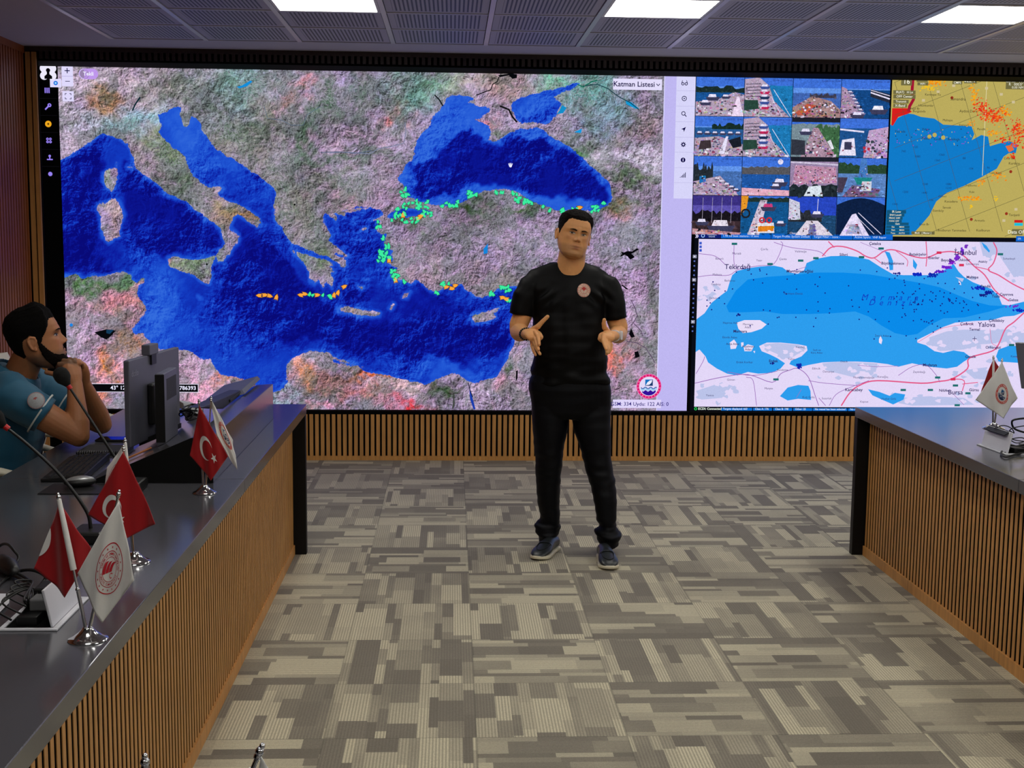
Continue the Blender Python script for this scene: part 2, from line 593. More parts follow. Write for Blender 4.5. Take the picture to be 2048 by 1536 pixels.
t = NT('display pixels')          # lit LED pixels of drawn windows
a = t.n('Attribute', attribute_name='col')
co = t.n('NewGeometry').outputs['Position']
g = t.m_('MULTIPLY_ADD', t.noise(co, 160, 2, 0.6), 0.22, 0.9)
e = t.n('Emission', {'Color': a.outputs['Color'], 'Strength': g})
t.t.links.new(e.outputs[0], t.out.inputs[0])
M_PIX = t.m
t = NT('camera picture pixels')   # grainier: photographs on screen
a = t.n('Attribute', attribute_name='col')
co = t.n('NewGeometry').outputs['Position']
g = t.m_('MULTIPLY_ADD', t.m_('ADD', t.noise(co, 34, 6, 0.8), t.noise(co, 110, 3, 0.7)), 1.35, -0.35)
e = t.n('Emission', {'Color': a.outputs['Color'], 'Strength': g})
t.t.links.new(e.outputs[0], t.out.inputs[0])
M_PHOTO = t.m


class Canvas:
    """flat coloured shapes stacked in thin layers on the display plane"""
    def __init__(s, base=0): s.v, s.f, s.c, s.b = [], [], [], base

    def add(s, vs, fs, rgb, layer=0, k=1.0):
        o = len(s.v)
        y = SY - 0.0006 * (layer + s.b)
        s.v += [(p[0], y, p[1]) for p in vs]
        cc = tuple(x * k for x in lin(rgb))
        for f in fs:
            f = tuple(o + i for i in f)
            # face the room
            (ax, _, az), (bx, _, bz), (cx_, _, cz) = s.v[f[0]], s.v[f[1]], s.v[f[2]]
            if (bx - ax) * (cz - az) - (bz - az) * (cx_ - ax) < 0: f = f[::-1]
            s.f.append(f)
            s.c.append(cc)

    def poly(s, pts, rgb, layer=0):
        s.add(pts, tess(pts), rgb, layer)

    def rect(s, x0, z0, x1, z1_, rgb, layer=0):
        s.add([(x0, z0), (x1, z0), (x1, z1_), (x0, z1_)], [(0, 1, 2, 3)], rgb, layer)

    def line(s, pts, w, rgb, layer=1):
        v, f = ribbon2d(pts, w)
        s.add(v, f, rgb, layer)

    def dot(s, x, z, r, rgb, layer=2, n=10):
        s.add(disc2d(x, z, r, n), [tuple(range(n))], rgb, layer)

    def text(s, body, x, z, size, rgb, layer=3, align='CENTER', bold=0.0, shear=0.0, space=1.0):
        v, f = text2d(body, size, align, bold, shear, space)
        s.add([(x + a_, z + b_) for a_, b_ in v], f, rgb, layer)

    def ring(s, x, z, r0, r1, rgb, layer=2, n=32):
        v, f = annulus2d(x, z, r0, r1, n)
        s.add(v, f, rgb, layer)

    def build(s, name, parent, m=None):
        return mesh_obj(name, s.v, s.f, m or M_PIX, parent, smooth=0, colors=s.c)


def at(z, a, b):
    return z('%g,%g' % (a, b))[0]


VW = empty('video_wall', ((-2.76 + XR) / 2, SY + 0.05, 0.355), 'wall of bright LED displays with maps, harbour cameras and radar', 'video wall')
M_BEZEL = mat('black display surround', (3, 3, 4), 0.7, var=0.1, spec=0.15)
ZB_, ZT_ = 0.355, 2.785
MB().box(-2.862, XR - 0.05, SY + 0.002, 9.13, ZB_ - 0.005, ZT_ - 0.05).build('display_cabinet', M_BEZEL, VW, smooth=0)

# --- satellite map -------------------------------------------------
SEA_MED = z1('185,645 230,620 290,580 350,545 385,510 430,487 475,500 520,520 570,550 590,590 600,640 615,680 660,720 720,770 760,800 800,840 870,870 920,890 960,930 1010,960 1030,990 1080,1010 1110,1050 1130,1090 1145,1130 1130,1155 1110,1170 1095,1210 1100,1240 1130,1240 1170,1190 1185,1150 1215,1130 1225,1090 1190,1060 1170,1050 1170,1020 1190,975 1215,960 1250,980 1290,1010 1330,1038 1345,1010 1330,970 1270,930 1200,900 1150,880 1110,860 1100,840 1125,810 1110,800 1060,800 1010,780 960,740 925,690 905,630 870,595 820,560 775,510 755,480 765,440 750,410 745,380 790,365 830,340 890,330 890,355 880,370 885,410 910,450 930,430 945,385 970,400 995,430 1005,470 1050,530 1090,580 1140,620 1200,640 1260,690 1330,730 1380,770 1420,800 1440,830 1430,890 1430,960 1440,1000 1480,1040 1500,1090 1540,1140 1580,1140 1600,1155 1650,1175 1700,1198 1750,1215 1790,1240 1840,1275 1850,1262 1845,1230 1790,1195 1850,1200 1790,1150 1750,1110 1760,1080 1745,1060 1730,1020 1715,980 1720,955 1745,962 1790,1000 1800,980 1770,950 1830,970 1860,990 1840,960 1815,935 1870,930 1920,920 1980,925') \
    + z2('60,905 110,885 160,875 230,870 270,890 312,908 262,930 240,945 300,935 330,905 350,892 380,880 430,875 480,880 530,885 560,900 520,920 470,920 430,925 390,925 350,930 320,925 270,960 265,1000 275,1025 310,1020 300,1070 320,1100 350,1110 330,1130 350,1160 320,1180 345,1190 370,1210 350,1220 340,1250 380,1270 420,1280 450,1300 480,1270 510,1290 550,1330 590,1340 620,1325 640,1310 680,1290 730,1300 760,1330 800,1365 840,1370 890,1350 930,1320 980,1305 1030,1310 1060,1340 1050,1400') \
    + z4('1040,420 1030,500 1015,580 990,640 960,700 930,750 860,775 790,790 760,780 730,755 670,740 620,755 570,780 530,800 480,790 400,770 340,755 250,735 190,730 160,700 90,695 20,680 0,650') \
    + z3('1830,745 1760,720 1660,690 1640,660 1590,650 1530,650 1470,670 1420,690 1390,730 1385,790 1390,830 1340,880 1300,900 1230,870 1160,820 1060,800 1000,790 970,760 940,700 880,690 830,655 760,645 700,640 650,640 600,610 560,570 545,545 500,560 480,520 530,460 560,430 560,390 530,350 510,310 520,270 560,230 545,220 510,245 480,230 470,200 430,185 370,200 300,215 250,210 200,225 150,205 95,215 20,215') + z1('60,900 60,660')
SEA_BLACK = z2('650,260 700,250 760,255 790,270 760,290 820,310 880,320 890,345 850,368 805,390 850,405 880,430 890,470 880,495 910,508 960,480 1010,450 1050,435 1100,442 1140,432 1180,440 1210,470 1260,500 1330,540 1390,590 1440,640 1500,690 1545,730 1562,790 1555,840 1520,870 1470,892 1400,885 1340,888 1270,890 1200,870 1150,850 1100,830 1060,800 1020,780 960,770 900,775 850,780 800,800 750,830 700,860 640,860 590,860 540,850 500,840 450,825 420,790 400,740 370,710 400,690 415,640 460,610 470,540 480,500 510,460 550,430 560,370 590,350 625,310 640,280')
SEA_AZOV = z2('1000,310 1040,270 1090,255 1160,235 1220,215 1290,205 1340,185 1380,185 1330,215 1270,250 1240,260 1280,300 1250,360 1230,390 1210,410 1160,405 1100,400 1060,410 1020,370')
ISL = [z1('505,660 500,690 460,700 430,730 430,770 450,800 480,830 495,800 510,760 510,700'), z1('470,880 400,905 395,940 420,980 420,1040 430,1090 460,1125 490,1100 525,1095 530,1050 545,960 530,900 500,870'),
       z3('690,110 740,100 790,110 850,115 900,110 970,95 940,160 945,210 930,255 890,245 840,205 780,185 730,165 695,145'), z4('50,375 90,370 150,380 200,390 275,405 270,415 180,422 120,407 60,397'),
       z4('780,430 800,410 850,400 900,385 960,365 905,405 915,425 860,452 800,457'), z4('400,322 415,298 440,285 425,318'), z1('570,682 600,684 590,690'), z3('862,325 885,340 875,346'),
       z1('1560,1180 1600,1190 1640,1205 1700,1222 1750,1235 1775,1255 1750,1262 1780,1300 1760,1300 1775,1345 1765,1385 1735,1350 1715,1388 1690,1345 1665,1372 1640,1345 1632,1290 1600,1240 1565,1215'),
       z1('1765,1130 1790,1150 1830,1185 1860,1205 1850,1210 1800,1170'), z2('170,985 205,980 200,996 178,996'), z4('330,380 350,352 355,356 340,384'), z4('180,215 215,215 212,222'), z4('150,250 180,262 176,270'), z1('1530,1160 1550,1180 1545,1200')]
MARM = z2('350,892 380,880 430,875 480,880 530,885 560,900 520,920 470,922 430,926 390,926 350,930')


def seg_dist(px, pz, poly):
    P = np.array(poly)
    Q = np.roll(P, -1, 0)
    d2 = np.full(px.shape, 1e9)
    ins = np.zeros(px.shape, bool)
    for (ax, az), (bx, bz) in zip(P, Q):
        ex_, ez_ = bx - ax, bz - az
        tt = np.clip(((px - ax) * ex_ + (pz - az) * ez_) / (ex_ * ex_ + ez_ * ez_ + 1e-12), 0, 1)
        d2 = np.minimum(d2, (px - ax - tt * ex_) ** 2 + (pz - az - tt * ez_) ** 2)
        if az != bz: ins ^= ((az > pz) != (bz > pz)) & (px < (bx - ax) * (pz - az) / (bz - az) + ax)
    return np.where(ins, 1, -1) * np.sqrt(d2)


x0m, x1m = at(zP, 117, 300)[0] + 0.012, at(zP, 1320, 500)[0]
z0m, z1m = ZB_ + 0.004, ZT_ - 0.012
nx, nz = 470, 250
gx_, gz_ = np.meshgrid(np.linspace(x0m, x1m, nx), np.linspace(z0m, z1m, nz))
fxm, fzm = gx_.ravel(), gz_.ravel()
sd = np.maximum(np.maximum(seg_dist(fxm, fzm, SEA_MED), seg_dist(fxm, fzm, SEA_BLACK)), seg_dist(fxm, fzm, SEA_AZOV))
for isl in ISL: sd = np.minimum(sd, -seg_dist(fxm, fzm, isl))


wu = 0.045 * np.sin(fxm * 9 + fzm * 5) + 0.03 * np.sin(fxm * 23 - fzm * 17 + 1) + 0.02 * np.sin(fxm * 47 + fzm * 39 + 2) + 0.012 * np.sin(fxm * 101 - fzm * 77)
wv2 = 0.045 * np.sin(fzm * 11 - fxm * 7 + 2) + 0.03 * np.sin(fzm * 27 + fxm * 19) + 0.02 * np.sin(fzm * 53 - fxm * 43 + 1) + 0.012 * np.sin(fzm * 97 + fxm * 89)


def blobs(base, items):
    """weighted mix of soft spots: x,y,rx,ry in photo pixels, value"""
    acc = np.tile(np.array(base, float), (fxm.size, 1))
    for (u, v, ru, rv, val, k) in items:
        cx_, cz_ = at(zP, u, v)
        wgt = np.clip(k * np.exp(-(((fxm + wu - cx_) / (ru * 0.0037)) ** 2 + ((fzm + wv2 - cz_) / (rv * 0.0037)) ** 2)), 0, 1)[:, None]
        acc = acc * (1 - wgt) + np.array(val, float) * wgt
    return acc


tint = blobs(lin((170, 148, 180)), [(u, v, ru, rv, lin(c_), k) for u, v, ru, rv, c_, k in [
    (240, 175, 170, 60, (196, 176, 196), .9), (160, 260, 50, 60, (200, 180, 205), .9), (340, 180, 60, 40, (150, 140, 140), .8), (210, 195, 30, 18, (170, 120, 90), .8), (270, 245, 70, 25, (150, 190, 205), .8), (340, 290, 60, 30, (130, 140, 120), .8),
    (480, 170, 80, 60, (130, 165, 165), .8), (550, 220, 40, 40, (185, 150, 165), .8), (600, 150, 20, 14, (200, 130, 140), .8), (590, 195, 18, 14, (190, 130, 140), .8), (650, 190, 20, 60, (85, 105, 85), .8), (720, 170, 30, 60, (90, 105, 90), .7), (690, 170, 25, 25, (180, 155, 200), .8), (520, 260, 60, 30, (125, 135, 120), .7), (620, 270, 16, 50, (80, 112, 84), .9), (710, 320, 80, 10, (82, 118, 84), .9), (700, 270, 60, 30, (190, 160, 190), .8),
    (440, 260, 50, 40, (110, 115, 110), .7), (480, 310, 60, 40, (140, 135, 128), .7), (560, 360, 60, 60, (120, 125, 115), .6), (600, 430, 50, 50, (130, 132, 120), .7), (630, 520, 40, 40, (115, 130, 105), .8), (310, 290, 50, 20, (125, 135, 115), .8), (360, 370, 40, 40, (105, 125, 90), .7), (300, 340, 30, 40, (170, 150, 165), .7), (460, 420, 40, 30, (165, 140, 110), .8), (500, 430, 30, 16, (170, 130, 95), .9), (410, 460, 30, 30, (135, 130, 120), .6),
    (790, 240, 18, 16, (220, 120, 130), .9), (800, 210, 16, 18, (210, 130, 140), .8), (820, 190, 40, 50, (120, 170, 160), .7), (870, 160, 60, 30, (110, 150, 135), .8), (920, 165, 50, 20, (160, 170, 150), .6), (1000, 170, 60, 30, (185, 150, 160), .8), (1130, 155, 60, 20, (110, 170, 145), .8), (1180, 190, 50, 40, (110, 165, 165), .8), (1230, 230, 60, 40, (125, 150, 170), .7), (1280, 260, 40, 40, (175, 145, 160), .8), (980, 235, 22, 10, (215, 140, 160), .8), (1000, 270, 20, 10, (110, 125, 95), .8), (1150, 290, 50, 16, (95, 125, 95), .9), (1250, 320, 80, 14, (205, 195, 215), .8), (1270, 350, 60, 10, (110, 125, 100), .8), (950, 250, 10, 6, (215, 140, 160), .8),
    (740, 330, 60, 30, (165, 148, 170), .7), (700, 400, 60, 20, (180, 145, 170), .7), (660, 370, 60, 20, (115, 125, 110), .6), (820, 440, 50, 12, (95, 110, 85), .9), (930, 405, 60, 14, (85, 95, 75), .9), (1050, 425, 60, 10, (85, 105, 75), .9), (1240, 400, 60, 14, (90, 110, 85), .9), (960, 440, 60, 20, (120, 95, 115), .8), (850, 480, 60, 30, (150, 130, 155), .8), (850, 560, 60, 40, (185, 155, 175), .7), (960, 500, 60, 30, (175, 155, 185), .7), (1000, 560, 60, 20, (175, 145, 160), .7), (1250, 420, 30, 20, (190, 130, 130), .8), (1260, 480, 50, 40, (165, 150, 185), .7), (1240, 590, 60, 60, (195, 160, 200), .8),
    (190, 565, 60, 14, (95, 130, 90), .95), (250, 560, 40, 14, (110, 150, 120), .9), (200, 610, 80, 26, (210, 160, 185), .9), (250, 610, 40, 30, (205, 130, 130), .7), (170, 680, 60, 30, (195, 165, 200), .9), (220, 740, 60, 40, (225, 170, 200), 1), (215, 720, 18, 30, (215, 130, 80), .9), (240, 760, 20, 10, (230, 140, 90), .9), (270, 680, 26, 24, (185, 125, 110), .9), (160, 800, 60, 30, (225, 130, 90), .9), (240, 810, 40, 20, (150, 140, 170), .8), (340, 730, 50, 40, (205, 165, 195), .9), (400, 780, 50, 30, (225, 160, 190), .9), (470, 750, 40, 10, (235, 140, 110), .9), (560, 800, 30, 14, (165, 190, 205), .8), (600, 730, 30, 16, (225, 175, 190), .9), (610, 755, 24, 16, (235, 150, 110), .9), (660, 760, 50, 20, (165, 125, 130), .9), (700, 745, 30, 16, (150, 110, 105), .8), (640, 810, 40, 10, (235, 160, 195), .95), (740, 748, 20, 6, (240, 120, 70), .95), (760, 745, 30, 6, (240, 130, 80), .8), (720, 790, 40, 20, (200, 130, 130), .8), (820, 805, 40, 10, (225, 70, 80), .9), (800, 770, 60, 14, (225, 180, 190), .8),
    (898, 770, 26, 14, (92, 96, 84), 1), (905, 785, 12, 14, (92, 96, 84), 1), (960, 790, 26, 26, (205, 180, 215), .9), (990, 775, 26, 14, (220, 165, 185), .8), (1020, 740, 10, 34, (105, 110, 95), .9), (1045, 720, 10, 60, (205, 165, 190), .8), (1030, 800, 30, 16, (190, 160, 190), .8), (1280, 700, 26, 60, (150, 130, 150), .8), (1230, 700, 26, 26, (230, 130, 120), .8), (1260, 780, 60, 30, (190, 150, 180), .8), (1305, 640, 14, 60, (120, 110, 110), .7), (1240, 720, 10, 20, (235, 120, 100), .6),
    (225, 440, 14, 60, (190, 160, 165), .8), (220, 355, 10, 30, (150, 165, 140), .8), (390, 530, 50, 24, (130, 150, 110), .8), (345, 525, 14, 10, (215, 150, 160), .9), (720, 622, 50, 8, (165, 150, 110), .9), (960, 635, 30, 12, (150, 145, 130), .9)]])
tint = np.clip(tint + (tint - tint.mean(0)) * 0.30, 0.02, 1)
deep = blobs((0.42,), [(u, v, ru, rv, (val,), k) for u, v, ru, rv, val, k in [
    (150, 400, 50, 130, 0.0, 1), (160, 510, 60, 30, .05, 1), (330, 430, 60, 60, .05, 1), (380, 470, 80, 30, .05, .9), (250, 350, 16, 40, .5, .8), (280, 520, 60, 20, .45, .8), (490, 560, 60, 80, 0.0, 1), (560, 620, 80, 50, .0, 1), (620, 660, 100, 30, .08, .9), (520, 500, 20, 50, .15, .8),
    (380, 270, 60, 50, .85, 1), (450, 340, 50, 30, .7, 1), (480, 370, 30, 20, .35, .8), (550, 400, 30, 30, .4, .7), (320, 590, 40, 60, .8, 1), (300, 640, 40, 40, .95, 1), (360, 660, 60, 40, .6, .8), (450, 720, 60, 40, .55, .8), (540, 760, 60, 30, .55, .8), (590, 700, 40, 16, .4, .8), (700, 500, 40, 60, .3, .9), (720, 580, 60, 30, .12, .8), (660, 640, 60, 20, .05, .9), (800, 680, 90, 30, .03, 1), (870, 620, 80, 40, .04, .9), (950, 700, 60, 30, .25, .8), (920, 740, 60, 16, .8, .9), (780, 730, 60, 14, .5, .7), (1000, 660, 30, 40, .3, .6), (730, 420, 40, 14, .5, .8),
    (900, 240, 70, 50, .85, 1), (860, 270, 30, 40, .7, .8), (1070, 200, 60, 30, .8, 1), (960, 330, 90, 30, .12, 1), (1080, 330, 90, 40, .12, 1), (1160, 370, 60, 30, .1, .9), (850, 350, 40, 30, .15, .8), (1050, 255, 30, 10, .6, .8), (980, 380, 60, 8, .5, .6), (860, 385, 40, 14, .25, .6), (860, 435, 60, 10, .1, .9)]]) [:, 0]

def px_poly(s): return [at(zP, *map(float, q.split(','))) for q in s.split()]
bl = seg_dist(fxm, fzm, SEA_BLACK) > -0.03
deep[bl] = 0.80
dist_w = 0.35 * (wu + wv2)
for s_, val in (('826,382 830,340 873,313 906,272 939,267 982,291 1001,288 1024,271 1081,269 1109,280 1152,308 1218,370 1213,404 1175,408 1119,404 1053,381 1015,370 953,375 906,393 854,404', 0.10),
                ('117,325 190,292 214,330 192,380 178,450 196,505 232,512 200,540 117,548', 0.04), ('250,325 300,372 350,412 402,436 442,474 440,500 380,508 300,500 262,480 250,420', 0.10),
                ('462,520 500,470 545,490 600,555 640,600 700,640 800,652 1000,636 1015,690 930,728 780,702 700,704 600,668 520,640 452,600 444,560', 0.06), ('468,345 500,338 545,372 562,402 540,424 500,392', 0.34)):
    q_ = np.clip((seg_dist(fxm, fzm, px_poly(s_)) + dist_w + 0.02) / 0.05, 0, 1)
    q_ = q_ * q_ * (3 - 2 * q_)
    deep = deep * (1 - q_) + (val + 0.25 * deep * (val > .2)) * q_
me = bpy.data.meshes.new('satellite_map')
idx = np.arange(nx * nz).reshape(nz, nx)
quads = np.stack([idx[:-1, :-1], idx[:-1, 1:], idx[1:, 1:], idx[1:, :-1]], -1).reshape(-1, 4)
off = wloc(VW)
co = np.stack([fxm - off.x, np.full(fxm.size, SY - off.y), fzm - off.z], 1)
me.vertices.add(len(co))
me.vertices.foreach_set('co', co.ravel())
me.loops.add(quads.size)
me.loops.foreach_set('vertex_index', quads.ravel())
me.polygons.add(len(quads))
me.polygons.foreach_set('loop_start', np.arange(0, quads.size, 4))
me.update()
for nm, arr in (('sd', sd), ('deep', deep)):
    at_ = me.attributes.new(nm, 'FLOAT', 'POINT')
    at_.data.foreach_set('value', arr.astype(np.float32))
ca = me.color_attributes.new('tint', 'FLOAT_COLOR', 'POINT')
ca.data.foreach_set('color', np.concatenate([tint, np.ones((len(tint), 1))], 1).astype(np.float32).ravel())
t = NT('satellite picture')
pos = t.n('NewGeometry').outputs['Position']
flat = t.n('VectorMath', {0: pos, 1: (1, 0, 1)}, operation='MULTIPLY').outputs[0]
s0 = t.n('Attribute', attribute_name='sd').outputs['Fac']
dp = t.n('Attribute', attribute_name='deep').outputs['Fac']
tn = t.n('Attribute', attribute_name='tint').outputs['Color']
jag = t.m_('MULTIPLY', t.m_('SUBTRACT', t.noise(flat, 12, 9, 0.76), 0.5), 0.088)
sdj = t.m_('ADD', s0, jag)
sea = t.smooth(sdj, -0.0012, 0.0012)
# land and sea floor: shaded relief from the slope of a fractal height
warpv = t.n('TexNoise', {'Vector': flat, 'Scale': 5.0, 'Detail': 3.0}).outputs['Color']
wv = t.n('VectorMath', {0: warpv, 'Scale': 0.13}, operation='SCALE').outputs[0]
wp = t.n('VectorMath', {0: flat, 1: wv}, operation='ADD').outputs[0]
wq = t.n('VectorMath', {0: wp, 1: (0.006, 0, -0.006)}, operation='ADD').outputs[0]
def relief(sc_, det=8, ro=0.7): return t.m_('SUBTRACT', t.noise(wp, sc_, det, ro), t.noise(wq, sc_, det, ro))
hl = t.m_('ADD', relief(17, 8, 0.72), t.m_('MULTIPLY', relief(60, 5, 0.75), 0.3))
r2 = t.m_('ABSOLUTE', t.m_('SUBTRACT', t.noise(wp, 30, 5, 0.7), 0.5))
macro = t.noise(wp, 3.2, 4, 0.6)
lum = t.m_('ADD', t.m_('MULTIPLY_ADD', macro, 1.7, 0.06), t.m_('MULTIPLY', hl, 6.6))
lum = t.m_('MINIMUM', t.m_('MAXIMUM', lum, 0.14), 1.7)
hue = t.n('TexNoise', {'Vector': flat, 'Scale': 7.0, 'Detail': 7.0, 'Roughness': 0.72}).outputs['Color']
hue2 = t.n('TexNoise', {'Vector': wp, 'Scale': 26.0, 'Detail': 6.0, 'Roughness': 0.75}).outputs['Color']
l1 = t.mix(0.20, t.mix(0.28, tn, hue, 'OVERLAY'), hue2, 'OVERLAY')
grn = t.mix(t.m_('MULTIPLY', t.smooth(t.noise(wp, 6.5, 9, 0.75), 0.47, 0.54), 0.56), l1, lin((66, 96, 76)))
land = t.n('VectorMath', {0: grn, 'Scale': lum}, operation='SCALE').outputs[0]
land = t.mix(t.m_('MULTIPLY', t.m_('MULTIPLY', t.smooth(r2, 0.035, 0.0), t.smooth(macro, 0.42, 0.62)), 0.38), land, lin((226, 214, 240)))
land = t.mix(t.m_('MULTIPLY', t.smooth(t.m_('ABSOLUTE', t.m_('SUBTRACT', t.noise(wp, 20, 6, 0.7), 0.47)), 0.014, 0.0), 0.45), land, lin((60, 62, 66)))
# sea: deep basins, shelves, wrinkled floor
shelf = t.smooth(t.m_('ADD', s0, t.m_('MULTIPLY', t.noise(wp, 9, 5, 0.6), 0.05)), 0.075, 0.02)
wrk = t.m_('MULTIPLY_ADD', t.smooth(t.noise(flat, 2.4, 3), 0.38, 0.60), 2.3, 0.30)
d1 = t.m_('ADD', t.m_('MAXIMUM', dp, t.m_('MULTIPLY', shelf, 0.70)), t.m_('MULTIPLY', t.m_('MULTIPLY', relief(6, 8, 0.60), wrk), 3.6))
seac = t.ramp(d1, [(0.0, lin((8, 10, 120))), (0.2, lin((12, 26, 158))), (0.45, lin((18, 58, 192))), (0.7, lin((32, 86, 212))), (1.0, lin((52, 108, 222)))])
colr = t.mix(sea, land, seac)
e = t.n('Emission', {'Color': colr, 'Strength': 1.0})
t.t.links.new(e.outputs[0], t.out.inputs[0])
me.materials.append(t.m)
o = bpy.data.objects.new('satellite_map', me)
COL.objects.link(o)
o.parent = VW

# overlays on the satellite map: lakes, rivers, vessels, buttons
LK = Canvas(1)
for s in ('1325,565 1360,575 1400,560 1450,565 1500,530 1525,540 1470,575 1440,590 1480,625 1430,655 1400,620 1370,600 1330,620 1310,620 1340,595',):
    LK.poly(zmap(1000, 400, .1823)(s), (6, 6, 10))
for s in ('1440,1410 1480,1500 1440,1510 1415,1470', ): LK.poly(zmap(1000, 400, .1823)(s), (10, 8, 14))
for s in ('1327,938 1345,930 1400,970 1405,985 1380,978 1350,950',): LK.poly(zmap(1000, 400, .1823)(s), (10, 8, 14))
for z_, s in ((z2, '1665,545 1680,530'),):
    pass
LK.poly(z4('1685,620 1705,615 1715,645 1690,655'), (8, 6, 12))
LK.poly(z4('1030,725 1040,720 1038,765 1028,785'), (6, 6, 10))
LK.poly(z4('770,800 785,860 805,935 795,940 775,880'), (26, 60, 170))
LK.line(z4('765,790 775,830 790,870'), .006, (20, 22, 50))
LK.line(z4('684,850 686,900 680,935'), .010, (60, 66, 60))
LK.poly(z3('260,540 300,530 330,522 385,530 360,560 330,582 300,570'), (8, 10, 14))
LK.poly(z3('330,525 375,525 350,550 330,545'), (20, 60, 90), 1)
LK.dot(*at(z3, 125, 497), .012, (30, 130, 220))
LK.poly(z1('1210,215 1240,208 1290,178 1302,185 1270,212 1225,225'), (20, 140, 215))
LK.poly(z1('485,80 510,100 480,92'), (10, 100, 150))
LK.line(z1('645,275 615,320 600,355'), .010, (10, 40, 50))
LK.poly(z2('850,1100 875,1070 872,1125 850,1130'), (20, 130, 215))
LK.poly(z2('1350,455 1395,435 1390,460'), (20, 150, 220))
LK.poly(z2('1285,305 1310,320 1290,350 1255,355 1270,335'), (20, 140, 200))
LK.line(z2('1370,190 1400,205 1450,175 1480,170'), .008, (20, 110, 90))
LK.line(z2('1400,200 1480,190 1540,215 1600,260 1660,290 1710,330'), .006, (20, 60, 70))
LK.poly(z2('1635,275 1670,290 1712,325 1690,325 1640,300'), (20, 150, 210))
LK.line(z2('810,250 850,235 890,220 900,190 925,175 935,150'), .007, (6, 8, 12))
LK.poly(z2('930,140 1000,130 1035,135 1035,155 1010,160 990,140 940,150'), (6, 8, 12))
LK.line(z2('940,310 990,330 1010,370 1035,400'), .012, (14, 14, 16))
LK.line(z2('580,250 605,275 625,310'), .009, (14, 22, 24))
LK.line(z2('0,570 60,565 150,570 220,575 270,545 340,535 410,515 420,450 415,400'), .005, (120, 130, 160))
LK.line(z1('1370,330 1390,400 1470,410 1530,440 1600,440 1620,380 1700,330'), .004, (90, 110, 130))
LK.line(z1('1700,600 1800,595 1900,605 2000,590'), .004, (70, 90, 120))
LK.line(z4('1665,330 1690,380 1700,420 1680,460 1720,500 1730,530'), .005, (70, 50, 80))
LK.line(z4('1640,560 1700,570 1750,600 1800,680'), .005, (90, 70, 100))
LK.dot(*at(z1, 1548, 905), .007, (8, 8, 10))
LK.dot(*at(z3, 918, 142), .008, (20, 30, 24))
LK.build('inland_lakes', VW)

VS = Canvas(3)


def vessel(px, py, ang, rgb, L=0.036):
    x, z = at(zP, px, py)
    c_, s_ = math.cos(ang), math.sin(ang)
    sh = [(0.5, 0), (0.1, 0.26), (-0.5, 0.30), (-0.32, 0.08), (-0.5, 0), (-0.32, -0.08), (-0.5, -0.30), (0.1, -0.26)]
    for k_, cc, ly in ((1.28, tuple(q * 0.35 for q in rgb), 0), (1.0, rgb, 1)):
        VS.poly([(x + L * k_ * (a_ * c_ - b_ * s_), z + L * k_ * (a_ * s_ + b_ * c_)) for a_, b_ in sh], cc, ly)


GRN, ORG = (60, 235, 160), (250, 165, 60)
rnd = random.Random(5)
for px, py, n_, sx, sy in [(810, 385, 8, 8, 9), (822, 411, 9, 16, 7), (845, 408, 8, 12, 8), (800, 432, 8, 12, 7), (825, 440, 8, 16, 5), (850, 426, 8, 12, 6), (795, 416, 3, 5, 4), (784, 439, 1, 1, 1), (890, 411, 7, 14, 5), (912, 408, 6, 8, 6), (943, 389, 8, 9, 7), (956, 387, 2, 4, 4), (991, 384, 2, 3, 3), (1004, 384, 2, 3, 2), (1029, 384, 4, 5, 5), (1040, 398, 9, 10, 6), (1055, 403, 9, 10, 6), (1085, 413, 2, 2, 2), (1097, 420, 2, 4, 4), (1124, 424, 7, 4, 6), (1150, 416, 3, 5, 3), (1188, 418, 7, 10, 6), (1208, 406, 2, 3, 3), (757, 452, 5, 5, 10), (769, 475, 3, 4, 6), (775, 495, 4, 4, 6), (768, 512, 22, 13, 11), (790, 550, 9, 7, 10), (810, 563, 2, 3, 2), (890, 570, 6, 8, 5), (873, 586, 2, 3, 2), (985, 587, 5, 6, 4), (1010, 578, 10, 16, 6), (1018, 602, 2, 3, 2), (655, 592, 4, 10, 3), (622, 589, 3, 6, 2)]:
    for k_ in range(n_):
        vessel(px + rnd.uniform(-sx, sx), py + rnd.uniform(-sy, sy), rnd.uniform(0, 6.28) if n_ > 6 else rnd.uniform(0.5, 2.2), GRN, 0.030)
for px, py, an in [(806, 430, 1.6), (838, 436, .2), (842, 432, .4), (778, 520, 1.6), (791, 560, 1.7), (893, 574, .2), (904, 577, -.2), (911, 571, .3), (1005, 595, .2), (1012, 598, 3.0), (1160, 415, .2), (518, 591, 3.1), (530, 590, .1), (540, 592, -.3), (553, 594, 1.3), (601, 590, 3.0), (610, 588, -.1), (635, 590, .1), (668, 590, 1.4), (676, 585, 1.2), (689, 573, .5)]:
    vessel(px, py, an, ORG, 0.042)
VS.build('vessel_marker', VW)

UI = Canvas(6)
xs0 = at(zP, 78, 300)[0]
DK, WH, LV = (16, 10, 70), (222, 216, 250), (150, 128, 240)


def button(z, a0, b0, a1, b1, rgb=WH, layer=0):
    p = z('%g,%g %g,%g %g,%g %g,%g' % (a0, b1, a1, b1, a1, b0, a0, b0))
    xa, xb = (p[0][0] + p[3][0]) / 2, (p[1][0] + p[2][0]) / 2
    za, zb = (p[0][1] + p[1][1]) / 2, (p[2][1] + p[3][1]) / 2
    UI.rect(xa, za, xb, zb, rgb, layer)
    return (xa + xb) / 2, (za + zb) / 2, xb - xa, zb - za


